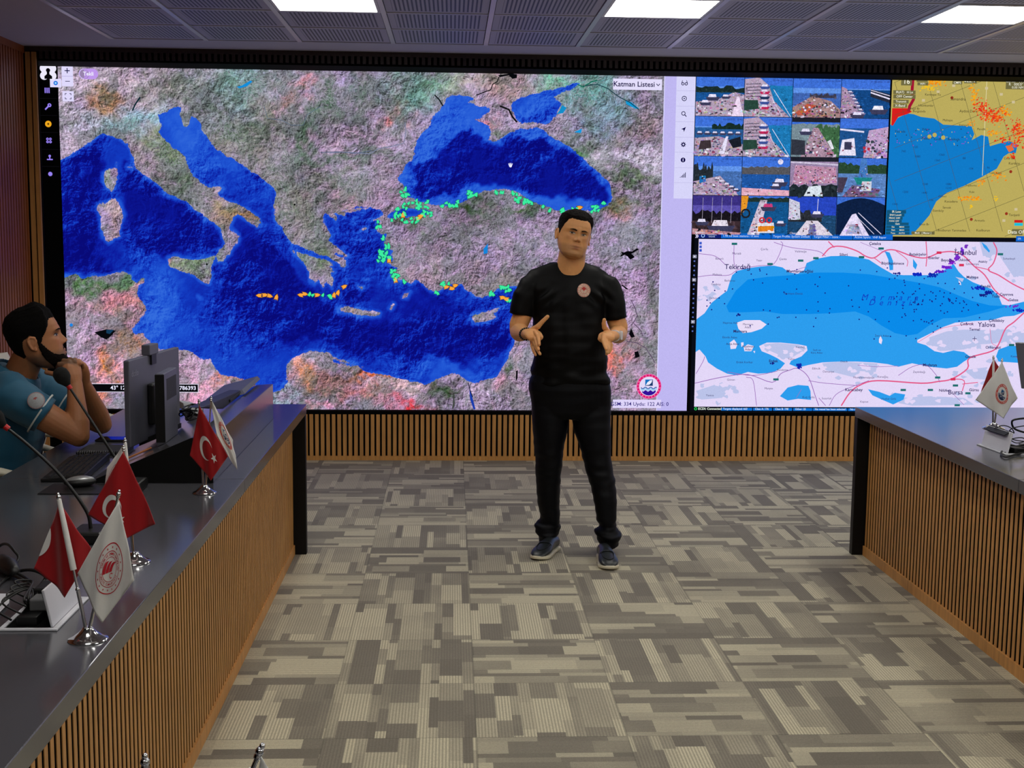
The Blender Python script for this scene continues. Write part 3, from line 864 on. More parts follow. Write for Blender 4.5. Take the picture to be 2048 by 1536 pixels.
cx_, cz_, w_, h_ = button(zA, 845, 905, 1000, 1180)
UI.text('+', cx_, cz_ + h_ * .25, .075, DK)
UI.rect(cx_ - .016, cz_ - h_ * .26, cx_ + .016, cz_ - h_ * .23, DK, 1)
UI.rect(cx_ - w_ / 2, cz_ - .001, cx_ + w_ / 2, cz_ + .001, (150, 140, 200), 1)
cx_, cz_, w_, h_ = button(zA, 855, 1245, 1010, 1385)
for sx in (-1, 1):
    for sz in (-1, 1):
        UI.line([(cx_ + sx * .020, cz_ + sz * .008), (cx_ + sx * .020, cz_ + sz * .018), (cx_ + sx * .010, cz_ + sz * .018)], .005, DK)
cx_, cz_, w_, h_ = button(zA, 685, 1078, 840, 1192)
UI.dot(cx_, cz_, .015, (30, 110, 220), 1, 20)
UI.dot(cx_, cz_, .007, (160, 220, 255), 2, 12)
x, z = at(zA, 1210, 1010)
UI.add(*annulus2d(x - .03, z, .030, .036, 24, PI / 2, 1.5 * PI), (205, 180, 245), 1)
UI.rect(x - .03, z - .036, x + .03, z + .036, (190, 150, 235), 0)
UI.dot(x + .03, z, .036, (190, 150, 235), 0, 24)
UI.dot(x - .03, z, .036, (150, 130, 170), 0, 24)
UI.text('Tekli', x, z, .036, (240, 240, 255), 3, bold=.02)
# person badge
x, z = at(zA, 660, 985)
UI.b = 8
for dx in (-1, 1):
    for dz in (-1, 1): UI.dot(x + dx * .028, z + dz * .025, .028, (235, 232, 250), 0, 24)
UI.rect(x - .045, z - .045, x + .045, z + .045, (235, 232, 250), 0)
UI.dot(x, z + .012, .0145, (6, 6, 10), 1, 20)
UI.rect(x - .026, z - .01, x + .026, z + .052, (235, 232, 250), 0)
UI.poly([(x - .009, z + .004), (x + .009, z + .004), (x + .009, z - .014), (x + .026, z - .028), (x + .026, z - .046), (x - .026, z - .046), (x - .026, z - .028), (x - .009, z - .014)], (6, 6, 10), 1)
# black side menu icons
x, z = at(zA, 648, 1235)
for k_ in range(3): UI.rect(x - .018 + k_ * .013, z - .018, x - .010 + k_ * .013, z + .018, LV, 0)
x, z = at(zP, 96, 214)
UI.line([(x - .018, z - .018), (x + .010, z + .010)], .010, LV)
UI.ring(x + .012, z + .012, .005, .013, LV)
x, z = at(zP, 97, 248)
UI.dot(x, z, .022, (235, 165, 30), 0, 24)
UI.dot(x, z, .007, (90, 60, 10), 1)
x, z = at(zP, 98.5, 281)
for dx in (-1, 1):
    for dz in (-1, 1): UI.ring(x + dx * .010, z + dz * .010, .003, .009, LV)
x, z = at(zP, 100, 315)
UI.dot(x, z + .010, .009, LV)
UI.line([(x, z + .005), (x, z - .010)], .008, LV)
UI.rect(x - .020, z - .018, x + .020, z - .010, LV, 0)
x, z = at(zP, 101, 348)
UI.dot(x, z, .015, LV, 0, 10)
for k_ in range(5):
    zz = at(zP, 100, 197 + 34 * k_)[1]
    UI.rect(xs0 + .005, zz - .0008, x0m - .01, zz + .0008, (24, 22, 30), 0)
UI.build('side_menu', VW)

UI = Canvas(6)
cx_, cz_, w_, h_ = button(zP, 1226, 158, 1324, 180, (226, 220, 250))
UI.text('Katman Listesi', cx_ - .025, cz_, .050, DK, 3, bold=.015)
UI.line([(cx_ + w_ / 2 - .040, cz_ + .006), (cx_ + w_ / 2 - .028, cz_ - .007), (cx_ + w_ / 2 - .016, cz_ + .006)], .006, DK, 3)
cx_, cz_, w_, h_ = button(zG, 325, 885, 1560, 1100, (222, 212, 250))
UI.text('GSM: 334 Uydu: 122 AIS: 0', cx_ + .02, cz_ - .002, .0385, (40, 26, 120), 3, bold=.01)
x, z = at(zP, 316, 776)
hx = (at(zP, 396, 775)[0] - at(zP, 170, 775)[0]) / 2
xm = (at(zP, 396, 775)[0] + at(zP, 170, 775)[0]) / 2
UI.rect(xm - hx - .004, z - .031, xm + hx + .004, z + .031, (225, 220, 240), 0)
UI.rect(xm - hx, z - .027, xm + hx, z + .027, (8, 8, 12), 1)
UI.text("43° 12' ,47 D 34° 58' ,30 K   4786393", xm + hx - .012, z, .0395, (235, 235, 255), 3, 'RIGHT', bold=.018)
# round crest with sail and waves
x, z = at(zG, 1250, 545)
R_ = .0915
UI.dot(x, z, R_, (236, 130, 200), 0, 40)
UI.dot(x, z, R_ * .965, (220, 20, 110), 1, 40)
UI.dot(x, z, R_ * .78, (226, 216, 246), 2, 40)
for k_ in range(22):
    a_ = 2 * PI * k_ / 22
    v_, f_ = text2d('TARIMVEORMANBAKANLIKSU'[k_], .014, bold=.02)
    ca_, sa_ = math.cos(a_), math.sin(a_)
    UI.add([(x - (R_ * .87 + q) * sa_ + p_ * ca_, z + (R_ * .87 + q) * ca_ + p_ * sa_) for p_, q in v_], f_, (255, 150, 190), 3)
UI.rect(x - .028, z + .004, x + .028, z + .050, (30, 60, 110), 3)
UI.poly([(x - .028, z + .004), (x - .028, z + .050), (x + .024, z + .050)], (20, 110, 190), 4)
UI.poly([(x - .024, z + .008), (x - .012, z + .030), (x + .006, z + .044), (x + .024, z + .046), (x + .018, z + .028), (x + .002, z + .012)], (235, 235, 250), 5)
wav = [(x - .058 + .116 * i / 24, z - .012 + .0055 * math.sin(i / 24 * 6 * PI + 2.6)) for i in range(25)]
UI.line(wav, .007, (30, 90, 170), 3)
UI.line([(a_, b_ - .011) for a_, b_ in wav], .007, (120, 200, 235), 3)
UI.poly([(a_ * .93 + x * .07, b_ - .021) for a_, b_ in wav[1:-1]] + [(x + .06 * math.cos(a_), z - .012 + .055 * math.sin(a_)) for a_ in (-.55, -.9, -1.2, -1.57, -1.9, -2.2, -2.55)], (50, 16, 150), 3)
x, z = at(zP, 1021, 332)
UI.dot(x, z, .010, (235, 235, 255), 0)
for k_ in range(4): UI.line([(x - .008 + .005 * k_, z), (x - .014 + .009 * k_, z + .022 - abs(k_ - 1.5) * .003)], .005, (235, 235, 255), 0)
UI.build('map_caption', VW)

# pale tool column right of the map
UI = Canvas(1)
xe0, xe1 = at(zP, 1320, 500)[0], at(zP, 1382, 500)[0]
UI.rect(xe0, z0m, xe1, z1m, (190, 182, 240), 0)
xt0 = at(zP, 1350, 280)[0]
zt0 = at(zP, 1350, 397)[1]
UI.rect(xt0, zt0, xe1, z1m, (214, 212, 248), 1)
UI.rect(xe0 + .000, z0m, xe0 + .006, z1m, (214, 212, 250), 2)
ys = [166, 197, 228, 259, 289, 320, 350]
for k_, yy in enumerate(ys):
    x, z = at(zP, 1369 - k_ * .6, yy)
    if k_ < 7:
        zz = at(zP, 1369, yy + 15.5)[1]
        UI.rect(xt0, zz - .001, xe1, zz + .001, (180, 175, 220), 2)
    if k_ == 0:
        UI.ring(x - .012, z - .006, .006, .011, DK, 3)
        UI.ring(x + .012, z - .006, .006, .011, DK, 3)
        UI.line([(x - .020, z), (x - .014, z + .018)], .004, DK, 3)
        UI.line([(x + .020, z), (x + .014, z + .018)], .004, DK, 3)
    elif k_ == 1:
        UI.ring(x, z, .013, .018, DK, 3)
        UI.dot(x, z, .005, DK, 3)
    elif k_ == 2:
        UI.ring(x - .004, z + .004, .010, .015, DK, 3)
        UI.line([(x + .006, z - .006), (x + .018, z - .018)], .006, DK, 3)
    elif k_ == 3: UI.poly([(x + .016, z + .018), (x - .018, z + .002), (x - .002, z - .001), (x + .002, z - .018)], DK, 3)
    elif k_ == 4:
        UI.ring(x, z, .006, .013, DK, 3)
        for q in range(8): UI.line([(x + .011 * math.cos(q * PI / 4), z + .011 * math.sin(q * PI / 4)), (x + .018 * math.cos(q * PI / 4), z + .018 * math.sin(q * PI / 4))], .006, DK, 3)
    elif k_ == 5:
        UI.dot(x, z, .017, DK, 3, 20)
        UI.text('i', x, z, .03, (214, 212, 248), 4, bold=.05)
    elif k_ == 6:
        for q in range(5): UI.rect(x - .02 + q * .009, z - .018, x - .015 + q * .009, z - .014 + q * .008, DK, 3)
UI.build('tool_column', VW)

# --- sixteen harbour camera pictures ------------------------------
SKY, SEA_, SND, GRNF, DRK, WHT = (90, 140, 225), (22, 92, 165), (178, 158, 182), (30, 52, 44), (24, 24, 34), (225, 220, 245)
rf = random.Random(11)


def feed(n, x0, z0, x1, z1_, kind):
    c = Canvas(1)
    W_, H_ = x1 - x0, z1_ - z0
    def q(a_, b_): return (x0 + W_ * a_, z0 + H_ * b_)
    PAL = [(235, 230, 245), (40, 40, 56), (120, 108, 132), (70, 84, 120), (205, 190, 215), (90, 70, 74), (150, 60, 90), (26, 26, 34)]
    def litter(pts, rgb, ly, dens, pal=None, flat_=.5):
        xs_, zs_ = [p_[0] for p_ in pts], [p_[1] for p_ in pts]
        n_ = int(dens * (max(xs_) - min(xs_)) * (max(zs_) - min(zs_)) / (W_ * H_))
        P_ = np.array([[rf.uniform(min(xs_), max(xs_)), rf.uniform(min(zs_), max(zs_))] for _ in range(n_)]).reshape(-1, 2)
        if not n_: return
        ok_ = seg_dist(P_[:, 0], P_[:, 1], pts) > .002
        for (a_, b_), o_ in zip(P_, ok_):
            if not o_: continue
            near_ = 1.25 - (b_ - z0) / H_
            w_, h_ = rf.uniform(.003, .013) * near_, rf.uniform(.0015, .007) * near_ * flat_ * 2
            cc = rf.choice(pal) if pal else (rf.choice(PAL) if rf.random() < .55 else tuple(max(0, min(255, v_ + rf.randint(-45, 30))) for v_ in rgb))
            k2 = rf.uniform(-.6, .6) * h_
            c.poly([(a_ - w_, b_ - h_ + k2), (a_ + w_, b_ - h_ - k2), (a_ + w_ * .8, b_ + h_ - k2), (a_ - w_ * .7, b_ + h_ + k2)], cc, ly + .5)
    def pl(s, rgb, ly=2):
        pts = [q(*map(float, k.split(','))) for k in s.split()]
        c.poly(pts, rgb, ly)
        if sum(rgb) > 300: litter(pts, rgb, ly, 420 if rgb[0] < 215 else 60)
    def boat(a_, b_, w_, rgb=WHT, hull=(60, 60, 90)):
        pl('%g,%g %g,%g %g,%g %g,%g' % (a_ - w_ / 2, b_, a_ + w_ / 2, b_ + .01, a_ + w_ * .35, b_ - w_ * .3, a_ - w_ * .35, b_ - w_ * .3), hull, 4)
        pl('%g,%g %g,%g %g,%g %g,%g' % (a_ - w_ / 3, b_, a_ + w_ / 4, b_, a_ + w_ / 5, b_ + w_ * .25, a_ - w_ / 4, b_ + w_ * .25), rgb, 5)
    def band(y0, y1, rgb, jag=.03, ly=2, xa=0., xb=1.):
        top = [(xa + (xb - xa) * i / 16, y1 + rf.uniform(-jag, jag)) for i in range(17)]
        pts = [q(xa, y0), q(xb, y0)] + [q(*p_) for p_ in reversed(top)]
        c.poly(pts, rgb, ly)
        var = [tuple(max(0, min(255, int(v_ * f_) + g_)) for v_ in rgb) for f_, g_ in ((.7, 0), (1.25, 6), (1.1, 14), (.85, 0))]
        litter(pts, rgb, ly, 160, var, .35 if rgb[2] > 90 else .9)
    # sky gradient of the picture
    for i in range(4): c.rect(x0, z0 + H_ * i / 4, x1, z0 + H_ * (i + 1) / 4, [(150, 185, 240), (130, 170, 236), (96, 146, 230), (62, 112, 215)][i] if kind != 12 else [(190, 170, 190), (150, 130, 190), (90, 80, 170), (60, 50, 130)][i], 0)
    if kind == 0:
        band(0, .62, (26, 84, 150), .0); band(.60, .74, (26, 44, 44), .05, 3); pl('0,0 0,.36 .45,.42 .8,.62 1,.55 1,0', SND, 3); boat(.35, .48, .3); boat(.2, .34, .25); boat(.62, .5, .2); pl('.75,0 .85,.5 .9,.5 1,0', (235, 215, 240), 4)
    elif kind in (1, 5):
        band(0, .8, (30, 120, 180), .01); pl('0,0 0,.95 .3,1 .5,.8 .62,.4 .95,0', SND, 3); pl('0,.15 .3,.2 .28,.42 0,.42', (40, 70, 60), 4)
        for k in range(5): boat(.42, .25 + .13 * k, .22, WHT, [(190, 40, 90), (60, 80, 150), (30, 50, 90)][k % 3])
        for k in range(5): c.line([q(.02, .5 + k * .08), q(.33, .52 + k * .08)], .004, (40, 40, 60), 5)
        c.line([q(.6, .7), q(.98, 0)], .004, WHT, 5); c.line([q(.56, .5), q(.8, 0)], .003, WHT, 5)
    elif kind == 2:
        band(0, .62, (64, 100, 175), .0); band(.50, .60, (60, 60, 80), .04, 3, .35, .9); pl('0,0 0,.25 .4,.55 .8,.42 1,.2 1,0', (165, 130, 130), 3); pl('0,.05 .3,.35 .5,.3 .3,.05', (190, 90, 70), 4)
        for k in range(14): c.dot(*q(rf.uniform(.1, .95), rf.uniform(.05, .4)), .008, rf.choice([WHT, (120, 110, 120), (40, 50, 50)]), 5, 6)
    elif kind == 3:
        band(0, .72, (20, 70, 130), .0); pl('0,0 0,.8 .1,.75 .45,.1 .3,0', (170, 140, 170), 3)
        for k in range(7): boat(.18 + k * .045, .66 - k * .09, .13, WHT, (120, 110, 150))
        pl('.6,.55 1,.4 1,.62 .6,.75', (40, 44, 60), 3); c.line([q(.6, .66), q(1, .5)], .010, WHT, 4); c.line([q(.6, .72), q(1, .58)], .005, WHT, 4); boat(.78, .22, .4, (235, 235, 250)); boat(.35, .08, .3)
    elif kind == 4:
        band(0, .72, (40, 90, 150), .0); band(.68, .80, (24, 46, 40), .05, 3, .35, 1.); pl('0,0 0,.45 .5,.5 1,.3 1,0', SND, 3)
        for k in range(6): boat(.1 + k * .16, .58, .16)
        pl('.08,.15 .35,.2 .33,.4 .12,.38', (60, 50, 55), 5); pl('.7,.4 .95,.5 .98,.25 .8,.2', (26, 30, 40), 5); pl('.5,.05 .65,.5 .7,.5 .62,.05', WHT, 4)
    elif kind == 6:
        band(0, .85, (120, 140, 150), .02); band(0, .8, (60, 100, 66), .08, 3, .45, 1.); pl('.2,0 .45,.75 .55,.75 .95,0', (170, 140, 160), 4); pl('0,.05 .3,.05 .28,.42 0,.45', (50, 54, 66), 5); boat(.3, .65, .3); pl('.75,.4 .85,.2 .9,.22 .82,.45', (225, 225, 235), 5); c.rect(x0, z1_ - .03, x1, z1_, (30, 32, 44), 6)
    elif kind == 7:
        band(0, .75, (30, 80, 140), .0); pl('.5,0 .6,.7 1,.8 1,0', (190, 160, 200), 3); c.line([q(0, .72), q(.5, .66)], .012, WHT, 4); pl('0,.05 .05,.45 .3,.5 .35,.05', (230, 225, 245), 5); pl('.1,.2 .1,.4 .25,.4 .25,.2', (60, 60, 90), 6)
        for k in range(7): c.dot(*q(rf.uniform(.5, .75), rf.uniform(.1, .6)), .012, rf.choice([(40, 50, 50), (180, 50, 70), (60, 70, 80)]), 5, 6)
    elif kind == 8:
        band(0, .62, (70, 110, 175), .0); band(.0, .75, (36, 44, 52), .12, 3, 0., .4); pl('0,0 0,.35 .55,.5 .95,0', SND, 4); pl('.12,.3 .25,.35 .25,.5 .12,.48', (30, 110, 180), 5)
        for k in range(5): boat(.5 + k * .1, .42 - k * .07, .16)
    elif kind == 9:
        band(0, .62, (30, 84, 160), .0); band(.55, .74, (86, 86, 92), .04, 3); pl('0,0 0,.2 1,.14 1,0', (225, 170, 190), 3); boat(.8, .35, .35); boat(.72, .25, .25); c.dot(*q(.8, .88), .02, WHT, 3)
    elif kind == 10:
        band(0, 1., (150, 130, 165), .0); pl('.05,.3 .1,.8 .95,.75 .98,.35', (190, 140, 170), 3); c.line([q(0, .88), q(1, .82)], .012, (200, 190, 215), 4); band(0, .28, (30, 40, 46), .06, 4); pl('.3,0 .4,.25 .65,.28 .7,0', (215, 225, 235), 5); c.rect(x0, z1_ - .028, x1, z1_, (30, 32, 44), 6)
    elif kind == 11:
        band(0, .7, (90, 130, 190), .0); band(.6, .85, (40, 70, 50), .05, 3); pl('.32,.5 .72,.5 .62,.3 .4,.32', (30, 130, 130), 5); pl('.42,.5 .62,.5 .58,1 .46,1', (70, 120, 190), 4); pl('0,.1 0,.5 .2,.5 .1,.1', (70, 60, 80), 4); pl('.1,0 .3,.3 .9,.2 .8,0', (120, 90, 130), 4); pl('.48,.15 .7,.15 .7,.4 .5,.4', (205, 210, 225), 6)
    elif kind == 12:
        band(0, .5, (60, 44, 50), .02); band(.35, .58, (24, 20, 28), .07, 3); boat(.6, .22, .6, (230, 220, 235)); boat(.2, .32, .3)
        for k in range(4): c.line([q(.2 + k * .2, .3), q(.21 + k * .2, .95)], .002, (200, 190, 210), 4)
        pl('0,0 0,.15 1,.05 1,0', (190, 140, 150), 4)
    elif kind == 13:
        band(0, .9, (20, 84, 140), .05); band(.85, .97, (30, 50, 48), .03, 3); pl('0,.5 0,1 .15,1 .12,.7', (230, 150, 40), 4); pl('.15,0 .4,.9 .55,.9 .4,0', (205, 190, 210), 3); c.ring(*q(.1, .55), .022, .034, (30, 30, 34), 5); boat(.58, .72, .35, (200, 60, 120))
        pl('.35,.05 .72,.05 .7,.32 .36,.32', (225, 225, 235), 5); pl('.37,.08 .7,.1 .69,.24 .37,.22', (225, 130, 30), 6); c.ring(*q(.45, .38), .012, .022, (205, 40, 50), 6); c.ring(*q(.6, .38), .012, .022, (205, 40, 50), 6); boat(.85, .3, .25)
    elif kind == 14:
        for i in range(2): c.rect(x0, z0 + H_ * .5, x1, z1_, (40, 70, 190), 1)
        band(0, .52, (30, 70, 110), .0); band(.35, .62, (40, 44, 52), .10, 3, 0., .7); pl('0,.4 0,.95 .22,.85 .25,.4', (205, 205, 225), 4); pl('.15,0 .38,.38 .62,.38 .95,0', (220, 210, 225), 4); pl('.42,0 .46,.3 .56,.3 .6,0', (110, 110, 160), 5); boat(.6, .55, .3); c.line([q(.6, .6), q(.61, .95)], .004, WHT, 5)
    else:
        c.poly([q(0, 0), q(1, 0), q(1, .8)] + [q(1 - i / 12, .8 + .18 * math.sin(i / 12 * PI)) for i in range(1, 13)], (14, 32, 66), 2); pl('.08,0 .32,.55 .4,.58 .7,0', (225, 215, 245), 4); pl('.2,.05 .3,.3 .45,.3 .55,.05', (170, 165, 200), 5); c.line([q(.45, .6), q(.95, .05)], .005, WHT, 5); c.line([q(.42, .5), q(.8, .05)], .004, WHT, 5)
    if kind in (8, 9, 12, 14): c.text('Channel %d' % (kind - 7) if kind == 14 else 'Camera', *q(.16, .05), .022, WHT, 8)
    if kind in (0, 1, 2, 3, 4, 5, 8, 9): c.text('01-08-2025 15:49', *q(.78, .93), .019, (40, 50, 120), 8)
    c.build('camera_picture', VW, M_PHOTO)


cols = [at(zP, a_, 150)[0] for a_ in (1392.5, 1490, 1587, 1684, 1782)]
rows_ = [at(zP, 1500, b_)[1] for b_ in (154, 233.5, 313, 391.5, 470)]
for r_ in range(4):
    for k_ in range(4): feed(r_ * 4 + k_, cols[k_] + .002, rows_[r_ + 1] + .002, cols[k_ + 1] - .002, rows_[r_] - .002, r_ * 4 + k_)

# --- radar chart ---------------------------------------------------
c = Canvas(1)
xr0, xr1, zr0, zr1 = cols[4] + .01, XR - .08, rows_[4], z1m
c.rect(xr0, zr0, xr1, zr1, (186, 170, 92), 0)
SEA_R = zB('1285,345 1310,310 1370,280 1410,285 1450,300 1530,310 1580,345 1660,350 1745,355 1760,400 1745,435 1800,405 1840,415 1850,470 1900,455 1960,440 2010,460 2000,510 1960,510 1930,530 1890,600 1800,650 1700,700 1600,740 1540,790 1500,870 1440,940 1400,983 1280,983')
SEA_R = [(max(a_, xr0), b_) for a_, b_ in SEA_R]
SEA_R += [(xr0, zr0), (xr0, SEA_R[0][1])]
c.poly(SEA_R, (16, 122, 200), 1)
c.poly([(max(a_, xr0), b_) for a_, b_ in zB('1285,250 1370,250 1400,270 1370,285 1320,300 1290,350 1280,350')], (214, 30, 30), 2)
c.line(zB('1405,80 1400,150 1408,200 1385,240 1380,270'), .022, (160, 20, 50), 2)
for k_ in range(-6, 12):
    for dx, dy in ((180, 640), (640, -250)):
        px, py = 1300 + k_ * (190 if dx == 180 else 0), 100 + k_ * (0 if dx == 180 else 190)
        a_ = [at(zB, px + dx * s_, py + dy * s_) for s_ in np.linspace(-1, 3.2, 60)]
        a_ = [q for q in a_ if xr0 < q[0] < xr1 and zr0 < q[1] < zr1]
        if len(a_) > 1: c.line([a_[0], a_[-1]], .0022, (70, 70, 50), 3)
c.line([at(zB, 1833, 75), at(zB, 1806, 640)], .004, (225, 215, 170), 4)
rr = random.Random(3)
for (u, v_, ru, rv, n_, cs) in [(1760, 170, 20, 60, 50, 1), (1800, 240, 40, 40, 60, 0), (1850, 290, 60, 40, 110, 0), (1900, 300, 40, 30, 60, 0), (1880, 390, 40, 30, 30, 1), (2010, 370, 40, 50, 90, 0), (2010, 450, 40, 40, 50, 0), (1930, 270, 30, 40, 30, 1), (1530, 100, 60, 18, 50, 1), (1490, 130, 40, 20, 30, 2), (1740, 340, 20, 20, 15, 1), (1900, 640, 60, 20, 24, 1), (1790, 680, 20, 20, 16, 1), (1720, 770, 50, 14, 40, 1), (1780, 770, 14, 14, 14, 1), (1740, 820, 8, 12, 8, 2), (1885, 770, 8, 14, 8, 2), (1980, 530, 20, 12, 16, 0), (1930, 430, 40, 20, 20, 0), (2100, 420, 60, 80, 80, 0)]:
    for k_ in range(n_):
        a_, b_ = at(zB, u + rr.gauss(0, ru * .55), v_ + rr.gauss(0, rv * .55))
        s_ = rr.uniform(.004, .011)
        if xr0 < a_ - s_ and b_ + s_ < zr1:
            c.poly([(a_ - s_, b_ - s_ * .3), (a_, b_ - s_ * .8), (a_ + s_, b_), (a_ + s_ * .2, b_ + s_ * .7)], rr.choice([[(230, 50, 20), (240, 100, 20), (214, 30, 30)], [(240, 130, 20), (240, 170, 30)], [(235, 190, 40)]][cs]), 4)
for s, u, v_, sz in [('Samandra', 1665, 198, .030), ('Uzunkumlar', 1480, 235, .024), ('Maltepe', 1605, 320, .024), ('Aydos Dere', 1725, 268, .028), ('Karatepe To', 1520, 172, .024), ('Yeşil Br', 1415, 253, .024), ('Burgazada', 1440, 268, .024), ('Adalar', 1480, 425, .026), ('Kartal', 1545, 430, .022), ('Büyükada', 1640, 430, .024), ('Pendik', 1800, 372, .024), ('Çatal Br', 1960, 540, .024), ('Yassıada', 1330, 385, .024), ('Topburnu', 1740, 697, .022), ('Cebeci', 1575, 760, .022), ('Sancak', 1600, 825, .024), ('Kocadere', 1625, 790, .026), ('Esenköy', 1550, 843, .026), ('Bozburun Yarımadası', 1630, 957, .026), ('Kızılburun', 1810, 957, .026), ('Armutlu', 1790, 900, .024), ('Emin Br', 1470, 922, .024), ('Tavşanlı', 1990, 868, .026), ('Kurtköy', 1990, 570, .026), ('Tuzla Köyü', 1880, 625, .022), ('Esenyurt', 1700, 348, .022), ('Dalyan', 1480, 372, .022), ('Kale', 1745, 735, .022)]:
    c.text(s, *at(zB, u, v_), sz * .95, (34, 30, 24), 6)
for s, u, v_ in [('1360', 1545, 552), ('1080', 1430, 530), ('1200', 1360, 735), ('1440', 1470, 740), ('106', 1510, 782), ('1210', 1610, 712), ('1080', 1610, 690), ('1240', 1475, 690), ('1345', 1300, 805), ('104', 1740, 600), ('1360', 1570, 520), ('96', 1840, 595), ('740', 1350, 500), ('90', 1880, 550), ('120', 1420, 475), ('88', 1700, 540)]:
    c.text(s, *at(zB, u, v_), .022, (24, 60, 110), 6)
for k_ in range(60):
    c.dot(*at(zB, rr.uniform(1300, 1760), rr.uniform(370, 470)), .004, rr.choice([(190, 180, 110), (150, 60, 200), (30, 40, 60)]), 5, 6)
for u, v_ in [(1580, 420), (1500, 415), (1530, 405)]: c.dot(*at(zB, u, v_), .016, (186, 170, 92), 4, 9)
c.poly(zB('1940,470 1975,462 1990,490 1960,505'), (225, 110, 60), 4)
GP = (112, 106, 66)
for u0, v0, u1, v1, s in [(1335, 75, 1400, 118, '16'), (1425, 80, 1490, 98, ''), (1430, 102, 1492, 118, 'WP1'), (1632, 76, 1690, 92, 'HDG'), (1632, 94, 1690, 112, 'CMPS'), (1700, 76, 1775, 106, '022.4°'), (1290, 148, 1420, 168, 'IR(AT)   H Lo'), (1290, 172, 1420, 194, 'OFF Center'), (1290, 202, 1380, 222, 'Transmit'), (1290, 226, 1370, 246, 'X-Band'), (1940, 84, 2100, 140, ''), (1235, 840, 1365, 858, 'IR Low'), (1235, 860, 1355, 876, 'ENH Level0'), (1235, 878, 1345, 894, 'PROC OFF'), (1235, 896, 1340, 910, 'FUNC OFF'), (1235, 912, 1380, 926, 'Gain'), (1235, 930, 1385, 944, 'Sea        MAN'), (1235, 948, 1385, 962, 'Rain       MAN'), (1235, 966, 1385, 980, 'Tune      AUTO'), (1395, 964, 1530, 980, 'Multi   [ Master ]'), (1975, 950, 2040, 984, 'Data OFF')]:
    a_, b_ = at(zB, u0, v1)
    d_, e_ = at(zB, u1, v0)
    a_ = max(a_, xr0 + .004)
    c.rect(a_, b_, d_, e_, GP if v0 < 300 or u0 > 1390 else (20, 84, 120), 6)
    if s: c.text(s, (a_ + d_) / 2, (b_ + e_) / 2, (e_ - b_) * .82 if len(s) > 6 else (e_ - b_) * .95, (238, 236, 215), 7, bold=.01)
c.text('Cursor   ( AU', *at(zB, 2000, 95), .026, (238, 236, 215), 7)
c.text('R   000.0°', *at(zB, 2000, 113), .026, (238, 236, 215), 7)
c.text('0.00 NM', *at(zB, 2010, 131), .024, (238, 236, 215), 7)
c.rect(*at(zB, 1990, 912), *at(zB, 2040, 897), (205, 30, 30), 6)
c.rect(*at(zB, 1990, 930), *at(zB, 2040, 914), (30, 190, 215), 6)
for u, v_ in [(1465, 205), (1550, 155), (1830, 135), (1915, 170), (1985, 215), (1640, 120), (2000, 835), (1930, 900)]:
    a_, b_ = at(zB, u, v_)
    c.rect(a_ - .011, b_ - .009, a_ + .011, b_ + .009, (205, 190, 150), 6)
for u, v_ in [(1630, 190), (1742, 893), (1945, 860), (1970, 617)]: c.dot(*at(zB, u, v_), .012, (150, 50, 30), 5, 6)
c.build('radar_chart', VW)

# --- sea chart of the Marmara --------------------------------------
c = Canvas(1)
xa0, za1 = at(zP, 1387, 600)[0], at(zP, 1700, 481)[1]
zz0 = at(zP, 1600, 814)[1]
xk0 = at(zP, 1393, 640)[0]
c.rect(xa0 - .02, z0m, xr1, rows_[4] - .004, (10, 12, 22), 0)
c.rect(xk0, zz0, xr1, za1, (226, 214, 246), 1)
SEAX = None
CL = lambda s: [(min(max(a_, xk0), xr1), min(max(b_, zz0), za1)) for a_, b_ in zC(s)]
BL, BD, GB, RD, PU, NV = (44, 156, 236), (10, 138, 232), (186, 194, 232), (226, 92, 138), (150, 100, 180), (22, 30, 130)
SEAX = CL('140,545 200,510 240,450 290,410 330,380 345,330 360,290 390,265 450,250 520,240 600,235 650,245 690,275 740,282 775,262 790,220 850,195 930,180 1020,178 1080,185 1150,200 1220,245 1290,285 1350,290 1420,290 1500,290 1560,275 1620,240 1640,225 1670,270 1700,300 1750,330 1800,350 1860,370 1900,410 1920,460 1960,465 2060,440 2300,430 2300,480 2060,500 1990,525 1930,530 1860,550 1760,555 1650,565 1580,590 1500,630 1430,665 1430,680 1480,695 1530,730 1580,740 1640,725 1700,735 1740,765 1700,790 1660,820 1600,830 1500,820 1400,800 1320,820 1260,805 1180,795 1080,790 980,790 880,795 800,810 740,825 690,805 700,785 760,760 795,725 790,700 740,690 640,680 560,680 515,700 530,730 580,750 620,770 665,800 640,830 590,855 510,860 450,850 390,870 330,860 270,830 220,795 205,760 170,720 140,735')
c.poly(SEAX, BL, 2)
c.poly(CL('325,470 380,380 450,315 560,300 700,290 850,275 1000,275 1150,285 1300,310 1450,335 1560,360 1650,400 1750,440 1850,465 1950,470 1850,500 1700,535 1580,540 1500,580 1430,630 1370,640 1300,625 1220,580 1150,530 1070,500 950,510 800,515 650,515 550,500 430,505 340,505'), BD, 3)
for s in ('385,565 430,550 520,550 558,575 530,600 470,620 420,625 395,600', '345,680 370,662 390,690 380,715 350,718', '410,680 425,678 425,700 412,705', '425,705 450,690 485,700 470,730 430,730', '480,730 492,728 490,742', '1208,660 1217,640 1228,665 1222,690 1208,680', '1668,320 1680,330 1684,348 1672,344'): c.poly(CL(s), (232, 220, 246), 4)
